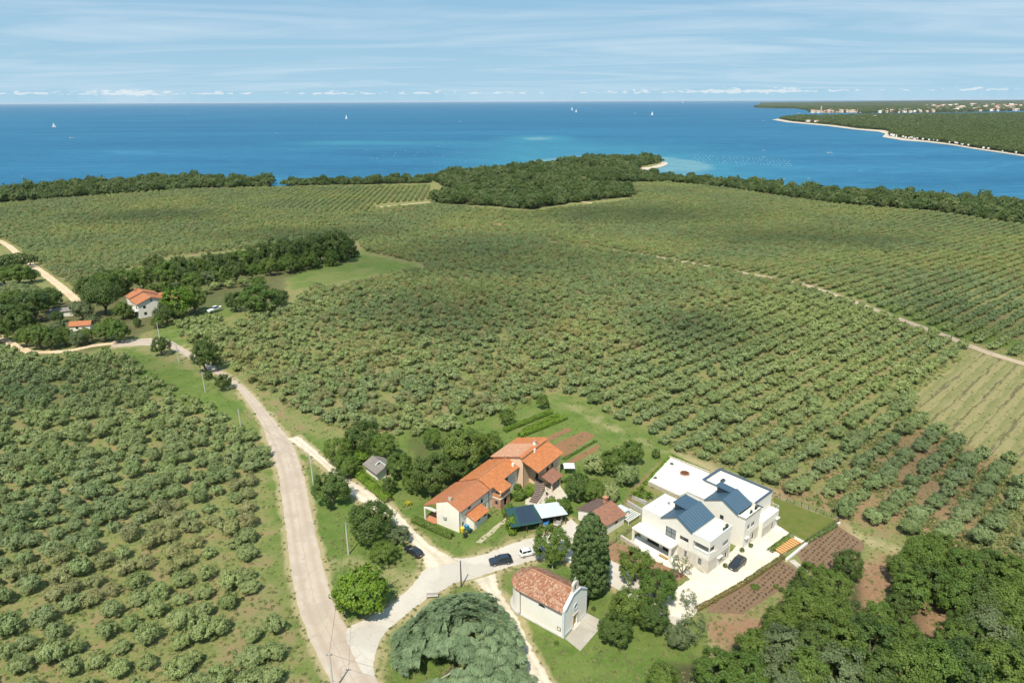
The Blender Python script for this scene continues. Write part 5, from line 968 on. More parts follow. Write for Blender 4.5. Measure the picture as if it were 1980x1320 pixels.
w=MB(); w.box(12.05,16.05,-2.5,-.02,2.6,2.85); w.obj('balcony_slab',MAT['render_pale'],hb); w=MB(); w.box(12.1,12.28,-2.4,-.0,2.86,3.75); w.box(12.281,16,-2.42,-2.24,2.86,3.75); w.obj('balcony',MAT['brick_orange'],hb); w=MB(); w.box(12.1,12.35,-2.45,-2.2,3.76,4.75); w.obj('pillar',MAT['render_pale'],hb)
hc=thing('farmhouse','tall peach house with split orange and pink roof ending the old row','house',**fk)
HZ,LZ=8.6,7.7; w=MB()
wall(w,(22.7,7.2),(22.7,-1.6),0,6.0,[(5.3,6.2,.3,2.2)],.2,gable=[(0,6.0),(8.8,6.0),(8.8,LZ-.1),(8.2,HZ-.15),(0,6.0)][1:]+[(0,6.0)] if 0 else [(0,6.0),(8.8,6.0),(8.8,7.55),(8.4,8.4),(8.2,8.45)])
wall(w,(22.7,-1.4),(25.8,-1.4),0,7.3); wall(w,(25.8,-1.4),(25.8,-5.6),0,6.0,[(1.8,2.6,1.0,3.2)],.2,gable=[(0,6.0),(4.2,6.0),(0,7.5)])
oc=[(1.0,2.2,3.2,4.8),(3.4,4.3,3.5,4.8),(5.5,6.5,1,2.2)]; wall(w,(25.8,-5.6),(33.6,-5.6),0,5.9,oc,.2); wall(w,(33.6,-5.6),(33.6,7.2),0,6.0,[],gable=[(0,6.0),(12.8,6.0),(4.5,8.45),(4.2,7.6)]); wall(w,(33.6,7.2),(22.7,7.2),0,6.0)
w.face([(22.7,-1.4,7.5),(33.6,-1.4,7.5),(33.6,-1.4,8.45),(22.7,-1.4,8.45)])
w.face([(22.4,-5.7,5.95),(22.4,-1.4,7.55),(22.7,-1.4,7.55),(22.7,-5.7,5.95)]); w.obj('wall',MAT['render_peach'],hc)
for o_ in oc: window(hc,(25.8,-5.6),(33.6,-5.6),o_,frame='wood_brown',depth=.2)
window(hc,(22.7,7.2),(22.7,-1.6),(5.3,6.2,.3,2.2),frame='wood_brown',depth=.2,bars=0,name='door')
r=MB(); slope(r,(22.2,7.7,6.0),(30.2,7.7,6.0),(22.2,-.75,HZ),(30.2,-.75,HZ)); rc=r.obj('roof',MAT['tile_pink'],hc)
r=MB(); slope(r,(30.2,7.7,6.01),(34.1,7.7,6.01),(30.2,-.75,HZ+.01),(34.1,-.75,HZ+.01)); slope(r,(22.2,-1.6,HZ-.28),(34.1,-1.6,HZ-.28),(22.2,-.74,HZ+.02),(34.1,-.74,HZ+.02),.12); slope(r,(22.3,-6.2,5.85),(34.1,-6.2,5.85),(22.3,-1.42,LZ),(34.1,-1.42,LZ)); r.obj('roof',MAT['tile_orange'],hc)
c=MB(); c.box(29.0,29.7,-1.1,-.4,HZ-.3,HZ+1.0); c.box(27.4,27.8,-2.0,-1.6,7.5,8.5); co_=c.obj('chimney',MAT['render_white'],rc); MB().box(28.9,29.8,-1.2,-.3,HZ+1.01,HZ+1.12).obj('chimney_cap',MAT['tile_pink'],co_)
r=MB(); slope(r,(24.2,-8.9,2.75),(29.4,-8.9,2.75),(24.2,-5.62,3.9),(29.4,-5.62,3.9),.12); r.obj('porch_roof',MAT['tile_brown'],hc); p=MB(); p.box(24.8,25.15,-8.5,-8.15,0,2.75); p.box(28.6,28.95,-8.5,-8.15,0,2.75); p.obj('pillar',MAT['render_peach'],hc)
# outside stair of the tall house
sp_=[c_ for c_ in [(1024,918),(1035,926),(1043,938),(1045,950),(1038,962),(1030,973)]]
stt=thing('garden_stair','curved outside stair with brown treads beside the peach house','stair',(*P(1035,950)[:2],0)); so_=P(1035,950); w=MB(); tb=MB(); pts=resample([P(*q)[:2] for q in sp_],22)
for i,(a,b_) in enumerate(zip(pts,pts[1:])):
    z=2.6*(1-i/21)+.15; d=(b_-a)/np.hypot(*(b_-a)); nn_=np.array([-d[1],d[0]])*.95; q=[a-nn_-so_[:2],a+nn_-so_[:2],b_+nn_-so_[:2],b_-nn_-so_[:2]]
    w.prism([tuple(x) for x in q],0,z) ; tb.face([(*x,z+.012) for x in q][::-1])
w.obj('steps',MAT['stone_rubble'],stt); tb.obj('treads',MAT['tile_darkbrown'],stt)
# ================================================================ SHED, CARPORTS, GARAGE
Os=P(680+660*120/1584,860+905*120/1584); shd=thing('shed','small old shed with patched grey corrugated roof among bushes','shed',**local(Os[0],Os[1],math.radians(40)))
w=MB(); wall(w,(0,0),(4.6,0),0,2.4,[(2.6,3.6,.05,1.9)],.15,gable=[(0,2.4),(4.6,2.4),(2.3,3.35)]); wall(w,(4.6,0),(4.6,5.6),0,2.4); wall(w,(4.6,5.6),(0,5.6),0,2.4,[],gable=[(0,2.4),(4.6,2.4),(2.3,3.35)]); wall(w,(0,5.6),(0,0),0,2.4); w.obj('wall',MAT['render_pale'],shd); MB().box(2.6,3.6,.1,.14,.05,1.9).obj('door',MAT['wood_brown'],shd)
r=MB(); slope(r,(-.7,-.8,2.15),(-.7,6.2,2.15),(2.3,-.8,3.5),(2.3,6.2,3.5),.06); slope(r,(5.3,-.8,2.15),(5.3,6.2,2.15),(2.3,-.8,3.5),(2.3,6.2,3.5),.06); r.obj('roof',MAT['roof_grey'],shd)
r=MB(); r.beam((2.3,-.6,3.54),(2.3,2.6,3.54),.25,.05); r.beam((2.2,2.5,3.53),(.9,2.4,2.95),.3,.04); r.obj('roof_patch',MAT['tin_white'],shd); MB().beam((2.0,2.0,3.44),(1.4,2.0,3.17),.5,.05).obj('roof_hole',MAT['dark_inside'],shd)
Oc=P(1000,1050); cpk=local(Oc[0],Oc[1],math.radians(15))
cg=thing('carport','open carport under a dark green and blue sloping roof','carport',**cpk); r=MB(); slope(r,(-.6,2.6,2.3),(6.4,2.6,2.3),(-.3,8.9,3.0),(6.2,8.9,3.0),.08); r.obj('roof',MAT['paint_green'],cg); 
r=MB(); n_=Vector((0,-.7,6.3)).normalized(); r.face([(1.5,3.2,2.39),(5.9,3.2,2.39),(5.75,8.5,2.98),(1.9,8.5,2.98)]); r.obj('dark_panel',MAT['panel_dark'],cg)
p=MB()
for a in (0,3,6.1):
    for b_ in (3,8.6): p.box(a-.06,a+.06,b_-.06,b_+.06,0,2.25+(b_-2.6)*.11)
p.obj('post',MAT['wood_brown'],cg); MB().box(-.1,6.2,8.65,8.75,0,2.2).obj('back_wall',MAT['wood_brown'],cg)
cw=thing('carport','open carport under a white sheet-metal roof','carport',**cpk); r=MB(); slope(r,(6.45,3.5,2.75),(12.5,3.5,2.75),(6.2,8.5,3.05),(11.9,8.3,3.05),.08); r.obj('roof',MAT['tin_white'],cw)
p=MB()
for a in (6.7,9.6,12.1):
    for b_ in (3.8,8.1): p.box(a-.06,a+.06,b_-.06,b_+.06,0,2.7+(b_-3.5)*.05)
p.obj('post',MAT['wood_brown'],cw); MB().box(6.6,12.2,8.2,8.3,0,2.4).obj('back_wall',MAT['stone_rubble'],cw)
og=P(980+1470*.1313,920+740*.1313,2.6); ga=thing('garage','low garage with brown tiled gable roof and white walls behind the cypress','garage',**local(og[0],og[1],math.radians(42)))
w=MB(); wall(w,(.3,8.4),(.3,.4),0,2.6,[(4.2,6.6,.05,2.2)],.2,gable=[(0,2.6),(8.0,2.6),(8.0,2.75),(4.0,3.95),(0,2.75)]); wall(w,(.3,.4),(6.4,.4),0,2.65,[(3,4,1.2,2)],.2); wall(w,(6.4,.4),(6.4,8.4),0,2.6,gable=[(0,2.6),(8,2.6),(4,3.95)]); wall(w,(6.4,8.4),(.3,8.4),0,2.6); w.obj('wall',MAT['render_white'],ga); MB().box(.46,.5,1.8,4.2,.05,2.2).obj('door',MAT['wood_brown'],ga); window(ga,(.3,.4),(6.4,.4),(3,4,1.2,2),depth=.2)
r=MB(); slope(r,(0,0,2.6),(6.7,0,2.6),(0,4.4,4.1),(6.7,4.4,4.1),.12); r.obj('roof',MAT['tile_brown'],ga); r=MB(); slope(r,(0,8.8,2.6),(6.7,8.8,2.6),(0,4.4,4.1),(6.7,4.4,4.1),.12); rg=r.obj('roof',MAT['tile_darkbrown'],ga)
c=MB(); c.box(4.9,5.6,4.6,5.3,3.6,5.1); cq=c.obj('chimney',MAT['brick_orange'],rg); c=MB(); c.face([(4.7,4.4,5.3),(5.8,4.4,5.3),(5.25,4.95,5.75)]); c.face([(5.8,4.4,5.3),(5.8,5.5,5.3),(5.25,4.95,5.75)]); c.face([(5.8,5.5,5.3),(4.7,5.5,5.3),(5.25,4.95,5.75)]); c.face([(4.7,5.5,5.3),(4.7,4.4,5.3),(5.25,4.95,5.75)]); c.box(4.7,5.8,4.4,5.5,5.11,5.29); c.obj('chimney_cap',MAT['tile_pink'],cq)
MB().box(6.55,9.0,.9,3.6,2.35,2.45).obj('side_canopy',MAT['tin_white'],ga); w=MB(); w.box(6.7,8.9,1.1,3.5,0,2.34); w.obj('side_room',MAT['render_pale'],ga)
# pergola between garage and villa
pg0=P(1216,1016); pg=thing('pergola','low white slatted pergola between the garage and the nearer villa','pergola',(pg0[0],pg0[1],0),AV); m_=MB()
for k in range(8): m_.box(k*.55,k*.55+.16,0,3.0,1.05,1.2)
m_.obj('slats',MAT['frame_white'],pg); m_=MB(); m_.box(-.2,4.4,.1,.25,.9,1.04); m_.box(-.2,4.4,2.75,2.9,.9,1.04)
for a in (0,4.1):
    for b_ in (.1,2.75): m_.box(a,a+.12,b_,b_+.12,0,.9)
m_.obj('frame',MAT['frame_white'],pg)
# ================================================================ FAR WHITE HOUSE (left)
fh=lambda x,y:(220+x*200/1886,540+y*200/1886)
Of=G(*fh(480,715)); fz_=Of[2]; hf=thing('country_house','white and cream house with stepped orange roofs among the trees on the left','house',(Of[0],Of[1],fz_),math.radians(44))
w=MB(); of_=[(2.0,3.2,1.0,2.4),(5.5,6.7,1.0,2.4),(4.6,5.6,6.9,7.9),(2,3.2,4.0,5.2)]
wall(w,(0,0),(11.5,0),0,6.6,of_[:2]+of_[3:],.2,gable=[(0,6.6),(11.5,6.6),(5.75,8.7)]); wall(w,(0,10),(0,0),0,6.6,[(1.2,2.4,3.9,5.2),(3.4,4.6,3.9,5.2),(7,8.6,3.4,5.4)],.2); wall(w,(11.5,0),(11.5,10),0,6.6); wall(w,(11.5,16),(0,16),0,7.3,gable=[(0,7.3),(11.5,7.3),(5.75,9.4)]); wall(w,(0,16),(0,10),0,7.3); wall(w,(11.5,10),(11.5,16),0,7.3); wall(w,(0,10),(11.5,10),6.6,7.3,gable=[(0,7.3),(11.5,7.3),(5.75,9.4)]); w.obj('wall',MAT['render_white'],hf)
for o_ in of_[:2]+of_[3:]: window(hf,(0,0),(11.5,0),o_,depth=.2)
for o_ in [(1.2,2.4,3.9,5.2),(3.4,4.6,3.9,5.2),(7,8.6,3.4,5.4)]: window(hf,(0,10),(0,0),o_,depth=.2)
MB().box(5.3,6.1,-.06,-.01,6.85,7.7).obj('window',MAT['wood_brown'],hf)
r=MB(); slope(r,(-.5,-.6,6.45),(-.5,9.98,6.45),(5.75,-.6,8.8),(5.75,9.98,8.8)); slope(r,(12,-.6,6.45),(12,9.98,6.45),(5.75,-.6,8.8),(5.75,9.98,8.8)); slope(r,(-.5,9.6,7.15),(-.5,16.5,7.15),(5.75,9.6,9.5),(5.75,16.5,9.5)); slope(r,(12,9.6,7.15),(12,16.5,7.15),(5.75,9.6,9.5),(5.75,16.5,9.5)); rf=r.obj('roof',MAT['tile_orange_dull'],hf); MB().box(3.6,4.3,14,14.7,8,10.2).obj('chimney',MAT['brick_orange'],rf); MB().box(8.0,8.6,3,3.6,7.5,8.7).obj('chimney',MAT['brick_orange'],rf)
MB().box(-1.4,-.01,.3,9.8,3.2,3.4).obj('balcony',MAT['render_white'],hf); m_=MB(); [m_.beam((-1.35,k,3.4),(-1.35,k,4.3),.05) for k in np.arange(.4,9.8,.5)]; m_.beam((-1.35,.3,4.32),(-1.35,9.8,4.32),.06); m_.obj('railing',MAT['metal_grey'],hf)
an=MB(); wall(an,(12.5,8),(19,8),0,4.4); wall(an,(19,8),(19,14),0,4.4); wall(an,(19,14),(12.5,14),0,4.4); wall(an,(12.5,14),(12.5,8),0,4.4); an.obj('annex_wall',MAT['render_cream'],hf); r=MB(); slope(r,(12,7.2,4.2),(19.6,7.2,4.2),(12,14.2,6.2),(19.6,14.2,6.2)); r.obj('annex_roof',MAT['tile_orange_dull'],hf)
def small_house(nm,lb,cat,px0,a,Lx,Ly,hz,rz_,rm,wm='render_pale',rot=0.6,up=0):
    g0=G(*px0); t_=thing(nm,lb,cat,(g0[0],g0[1],g0[2]),rot); w=MB(); gbl=[(0,hz),(Ly,hz),(Ly/2,rz_)]
    wall(w,(0,0),(Lx,0),0,hz,[(Lx*.3,Lx*.3+1,1,2)],.2); wall(w,(Lx,0),(Lx,Ly),0,hz,gable=gbl); wall(w,(Lx,Ly),(0,Ly),0,hz); wall(w,(0,Ly),(0,0),0,hz,gable=gbl); w.obj('wall',MAT[wm],t_); window(t_,(0,0),(Lx,0),(Lx*.3,Lx*.3+1,1,2),depth=.2)
    r=MB(); slope(r,(-.4,-.4,hz-.15),(Lx+.4,-.4,hz-.15),(-.4,Ly/2,rz_),(Lx+.4,Ly/2,rz_)); slope(r,(-.4,Ly+.4,hz-.15),(Lx+.4,Ly+.4,hz-.15),(-.4,Ly/2,rz_),(Lx+.4,Ly/2,rz_)); r.obj('roof',MAT[rm],t_); return t_
small_house('shed','small shed with a red roof half hidden in the garden trees','shed',(136,642),0,7.5,5,2.6,3.8,'tile_orange_dull',rot=.25)
small_house('shed','long dark-roofed shed under the big trees on the left','shed',(92,616),0,11,5,2.6,3.6,'roof_grey',rot=.45)
# tiny stone hut and rubble among far olives
g0=G(961,439); hut=thing('stone_hut','tiny ruined stone hut alone among the distant olives','hut',tuple(g0),.3); w=MB(); 
for k in range(14):
    a0=2*math.pi*k/14; a1=2*math.pi*(k+1)/14; h_=2.2+.8*math.sin(k*2.1); q=[(3.4*math.cos(a0),3*math.sin(a0)),(3.4*math.cos(a1),3*math.sin(a1)),(2.6*math.cos(a1),2.3*math.sin(a1)),(2.6*math.cos(a0),2.3*math.sin(a0))]; w.prism(q,0,h_)
w.obj('wall',plain('rubble_orange',(.55,.36,.24),.95,.1,.3,2),hut); MB().tube([(0,0,1.9),(0,0,3.2)],[2.5,.2],12).obj('roof',MAT['tile_pink'],hut)
# ================================================================ TREES AND PLANTS (each its own thing)
for x,y,r,k,sq,lb in [
 (640,942,37,'dark',1.0,'round dark tree beside the gravel lane and the second-nearest grass-verge pole'),
 (715,1008,47,'dark',.95,'big dark tree overhanging the lane behind the parked black estate car'),
 (742,1068,29,'mid',.85,'low dark green tree in front of the big one by the lane'),
 (770,1035,24,'grey',.8,'small reddish grey-green tree just left of the black estate car'),
 (701,1143,54,'bright',.95,'bright yellow-green fig tree on the grass triangle at the road fork'),
 (1066,1052,39,'mid',1.05,'round green tree between the white hatchback and the tall cypress'),
 (1148,1010,10,'shrub_dark',1.,'small dark bush behind the tall cypress by the garage'),
 (1230,1092,36,'mid',1.0,'feathery tree on the near side of the covered porch of the first villa'),
 (1275,1132,40,'mid',1.05,'largest tree between the chapel lawn and the villa forecourt'),
 (1215,1172,40,'mid',1.0,'broad green tree beside the paved chapel terrace'),
 (1190,1218,34,'dark',1.0,'lowest tree of the clump right of the chapel terrace'),
 (1262,1190,34,'dark',1.0,'dark tree in the middle of the clump on the chapel lawn'),
 (1318,1093,24,'sparse',1.1,'sparse open-branched tree in front of the nearer villa wall'),
 (1330,1155,20,'sparse',1.0,'sparse twiggy tree over the pale forecourt edge'),
 (1338,1212,34,'sparse',1.1,'thin grey half-bare tree at the end of the lavender bed'),
 (1312,1230,26,'grey',1.,'grey-green young tree below the half-bare one'),
 (655,868,30,'mid',1.,'green tree at the left end of the thicket behind the old shed'),
 (700,848,36,'dark',1.05,'tallest tree of the thicket behind the old shed'),
 (742,862,30,'mid',1.,'green tree right of the tallest one behind the old shed'),
 (668,902,26,'mid',.9,'low bushy tree between the lane and the old shed'),
 (700,882,18,'bright',.8,'bright green bush behind the roof of the old shed'),
 (773,900,28,'mid',1.,'leafy tree just right of the old shed'),
 (833,915,40,'dark',1.25,'tall glossy dark tree beside the nearest farmhouse roof'),
 (800,930,24,'mid',.9,'low tree left of the tall glossy one by the farmhouse'),
 (897,865,46,'mid',1.1,'large bright-leaved tree behind the middle farmhouse'),
 (945,862,30,'mid',1.,'broad tree behind the pink-tiled roof'),
 (880,905,28,'dark',1.,'dark tree tucked behind the orange roofs'),
 (835,848,20,'mid',1.05,'small round tree standing alone north of the thicket'),
 (980,806,17,'mid',1.05,'round tree at the far left end of the vine rows'),
 (1050,776,14,'mid',1.05,'small tree at the corner of the grassy track behind the vine rows'),
 (1150,895,26,'olive',1.1,'large grey olive tree right of the peach house'),
 (1185,892,27,'mid',1.05,'green tree between two garden olives right of the peach house'),
 (1220,872,26,'mid',1.,'dark green tree at the back right of the garden thicket'),
 (1212,916,26,'olive',1.15,'large olive tree in the garden beside the red-earth path'),
 (1118,940,28,'dark',1.1,'dark tree in front of the peach house porch'),
 (1148,950,25,'mid',1.,'round green tree in the middle of the garden thicket'),
 (1177,948,24,'olive',1.1,'grey olive tree behind the brown garage'),
 (1090,978,18,'mid',.95,'green tree behind the white carport roof'),
 (1065,968,11,'shrub_bright',1.,'bright yellow-green bush by the patio behind the carports'),
 (1268,876,9,'shrub_dark',1.15,'round dark bush alone near the white terrace'),
 (753,937,16,'shrub_dark',1.3,'dark conical bush in front of the old shed wall'),
 (790,971,7,'shrub_yellow',.9,'small yellow bush on the grass left of the farmhouse'),
 (991,1010,15,'shrub_bright',1.4,'upright yellow-green shrub at the left end of the green carport'),
 (990,1027,9,'shrub_bright',1.,'small low shrub at the foot of the upright yellow-green one'),
 (985,985,15,'shrub',1.1,'green bush between the brick bay and the green carport'),
 (1005,955,14,'shrub',1.1,'leafy bush in the small garden below the peach house'),
 (1022,950,11,'shrub_bright',.9,'pale green garden bush beside the curved stair'),
 (1000,940,9,'shrub',.9,'small bush against the white wall of the middle farmhouse'),
 (1076,1241,5,'shrub',1.,'small bush on the lawn in front of the chapel side wall'),
 (1148,1175,5,'shrub_dark',1.,'small dark bush on the grass right of the chapel'),
 (1512,1139,6,'shrub_dark',.9,'dark purplish bush in the near lavender bed'),
 (1500,1133,6,'shrub',.7,'green weed clump in the near lavender bed'),
 (1460,1133,9,'shrub',.5,'low spreading green plant in the near lavender bed'),
 (310,668,19,'dark',1.05,'round dark tree beside the road near the left turning'),
 (394,684,27,'dark',1.35,'tall dark roadside tree with bare trunk over the road'),
 (420,700,12,'grey',1.3,'slender tree right behind the tall roadside one'),
 (430,738,17,'dark',1.05,'small dark tree on the right verge where the road bends'),
 (402,725,9,'shrub_dark',1.,'low bush at the foot of the tall roadside tree'),
 (1028,388,17,'coast',1.1,'dark round tree standing in front of the headland wood'),
 (840,377,11,'coast',1.3,'dark tree at the left front corner of the headland wood'),
 (1092,382,10,'mid',1.,'bright green tree at the front of the headland wood'),
 (1198,366,12,'coast',1.,'round tree at the right corner of the headland wood'),
 (1228,374,7,'coast',1.,'small lone tree right of the headland wood'),
 (498,578,40,'mid',.75,'wide low tree mass right of the boat on the trailer'),
 (455,582,22,'dark',.95,'round dark tree directly right of the boat on the trailer'),
 (540,575,20,'dark',.9,'dark tree at the right end of the clump by the clearing'),
 ]: tree(k,x,y,r,lb,squash=sq)
def ordw(i): return ['first','second','third','fourth','fifth','sixth','seventh','eighth','ninth','tenth','eleventh','twelfth','thirteenth','fourteenth','fifteenth','sixteenth','seventeenth','eighteenth','nineteenth','twentieth'][i]
def cluster(where,grp,lst):
    lst=[(q[0],q[1],q[2]*1.15,*q[3:]) for q in lst]
    lst=sorted(lst,key=lambda q:q[0]); nm={'dark':'dark','mid':'green','grey':'grey-green','olive':'silvery','bright':'bright green','coast':'dark','pine':'flat-topped','shrub':'low','shrub_dark':'low dark','tall':'tall','sparse':'sparse'}
    for i,(x,y,r,k,*sq) in enumerate(lst): tree(k,x,y,r,f'{nm[k]} tree, {ordw(i)} from the left {where}',squash=sq[0] if sq else 1.,group=grp)
cluster('in the long belt behind the country house','belt behind the country house',[(172,556,22,'dark'),(205,548,24,'mid'),(240,540,24,'mid'),(272,538,23,'mid',.9),(300,515,20,'dark'),(322,530,24,'mid'),(352,528,24,'dark'),(382,522,22,'mid'),(410,512,22,'dark',1.1),(440,508,21,'dark'),(468,502,22,'mid'),(498,496,22,'dark',1.1),(528,490,24,'dark',1.1),(558,486,25,'dark',1.1),(588,482,24,'dark'),(618,478,25,'dark',1.1),(650,474,25,'dark',1.2),(672,480,17,'dark')])
cluster('in the front row of the belt','front of the belt',[(345,508,14,'dark'),(372,545,18,'mid'),(402,540,16,'grey'),(425,534,18,'mid'),(455,524,18,'dark'),(485,525,14,'mid'),(520,515,16,'mid'),(560,508,18,'mid'),(600,503,16,'mid'),(640,498,14,'mid'),(415,552,10,'olive'),(443,548,10,'olive'),(470,545,11,'olive'),(500,545,14,'mid',.8),(398,560,10,'olive')])
cluster('in the low bushes at the foot of the belt','bushes at the foot of the belt',[(x_,y_,r_,'shrub') for x_,y_,r_ in [(292,556,11),(318,551,12),(352,560,11),(470,520,12),(505,518,12),(535,514,12),(575,512,12),(610,507,11),(640,505,11),(665,497,10),(685,490,9),(545,512,9),(592,508,9),(240,560,10),(215,566,11),(190,572,12)]])
cluster('around the country house','garden of the country house',[(197,578,30,'pine',1.15),(342,585,26,'bright',1.1),(372,578,23,'mid',1.05),(318,606,17,'dark',1.2),(345,605,15,'mid',.9),(265,622,7,'shrub_dark',1.4),(235,600,16,'mid'),(228,640,20,'mid'),(200,640,18,'mid'),(212,622,11,'shrub'),(178,620,12,'grey'),(158,600,18,'grey'),(305,622,12,'mid',.9),(252,607,9,'shrub'),(172,614,6,'bright')])
cluster('in the dark garden wood at the left edge','garden wood at the left edge',[(12,610,30,'dark'),(40,622,24,'dark'),(60,590,32,'dark',.9),(90,578,24,'dark',.9),(25,580,22,'mid'),(75,648,24,'mid'),(48,650,18,'mid'),(100,655,18,'dark'),(125,650,16,'mid'),(112,632,13,'grey'),(150,655,14,'grey'),(165,648,14,'mid'),(110,612,11,'dark'),(-8,640,22,'mid')])
cluster('of the two thickets beyond the sandy track','thickets by the sandy track',[(8,508,18,'coast'),(35,504,17,'coast'),(56,502,12,'coast'),(6,532,22,'mid',.8),(35,530,22,'mid',.8),(60,532,14,'mid',.8)])
cluster('along the back edge of the near wood','near wood, back edge',[(1572,1118,30,'mid'),(1612,1130,32,'mid'),(1640,1092,26,'dark',1.1),(1548,1142,24,'dark'),(1750,1102,30,'mid'),(1782,1078,36,'mid',1.1),(1820,1062,32,'mid'),(1862,1098,36,'mid'),(1905,1092,34,'dark'),(1945,1104,34,'mid'),(1978,1120,32,'mid')])
cluster('in the second rank of the near wood','near wood, second rank',[(1510,1205,34,'mid'),(1560,1170,36,'mid'),(1608,1185,36,'mid'),(1655,1200,32,'dark'),(1700,1195,30,'mid'),(1762,1140,34,'mid'),(1800,1125,36,'dark'),(1850,1148,40,'mid'),(1900,1160,42,'dark'),(1950,1165,42,'mid'),(1740,1165,24,'dark')])
cluster('in the third rank of the near wood','near wood, third rank',[(1465,1255,36,'mid'),(1520,1255,42,'grey'),(1575,1245,42,'dark'),(1630,1245,42,'mid'),(1690,1245,44,'dark'),(1745,1228,32,'mid'),(1868,1215,34,'dark'),(1918,1220,42,'grey'),(1970,1225,42,'mid'),(1850,1240,34,'mid')])
cluster('along the bottom edge of the near wood','near wood, bottom edge',[(1280,1312,30,'mid'),(1385,1300,42,'mid'),(1440,1300,42,'mid'),(1500,1305,44,'grey'),(1560,1300,46,'mid'),(1620,1302,46,'grey'),(1685,1300,46,'dark'),(1745,1292,46,'mid'),(1810,1290,48,'mid'),(1870,1285,46,'dark'),(1925,1290,50,'mid'),(1980,1290,46,'dark')])
# tall cypress behind the chapel
def cypress(px_,label):
    p=P(*px_); rs=np.random.RandomState(77); Hh=17.2; R0=3.35; prof=lambda t: R0*np.clip(np.minimum((t/.16+.45)**.6*.85,1)*(1-np.clip((t-.45)/.55,0,1)**2.2)**.75,.15,1)
    C=[];idx=[];D=[]; nb=520; hh=rs.uniform(.02,.985,nb); aa=rs.uniform(0,6.283,nb); tb=rs.rand(nb)
    for i in range(nb):
        t_=hh[i]; r_=prof(t_)*rs.uniform(.80,1.02); c=np.array([r_*math.cos(aa[i]),r_*math.sin(aa[i]),.5+t_*(Hh-.5)]); br=rs.uniform(.38,.62)
        n=110; d=rs.randn(n,3); d/=np.linalg.norm(d,axis=1,keepdims=True); out=np.array([math.cos(aa[i]),math.sin(aa[i]),.25]); d=d[(d@out)>-.25]; C.append(c+d*br*rs.uniform(.75,1.05,(len(d),1))*np.array([1,1,1.15])); idx+= [i]*len(d); D.append(d)
    C=np.concatenate(C); D=np.concatenate(D); N=D+rs.randn(len(C),3)*.3; V,F=leaf_quads(C,N,.27,rs,1.2); tone=np.clip(.4*tb[idx]+.6*rs.rand(len(C)),0,1)
    t=thing('cypress',label,'tree',(p[0],p[1],0)); ob('crown',npmesh('crown',V,F,MAT['leaf_cypress'],attrs={'tone':('FACE','FLOAT',tone)}),t)
    MB().tube([(0,0,0),(0,0,6),(0,0,15)],[.4,.3,.08],8).obj('trunk',MAT['bark'],t)
    V=[];F=[]; core=MB().tube([(0,0,.8),(0,0,2.5),(0,0,8),(0,0,12),(0,0,15.3)],[1.6,2.4,2.6,2.0,.4],14); core.obj('inner_foliage',MAT['leaf_cypress'],t)
cypress((1139,1146),'tall dense column-shaped cypress between the chapel and the brown garage')
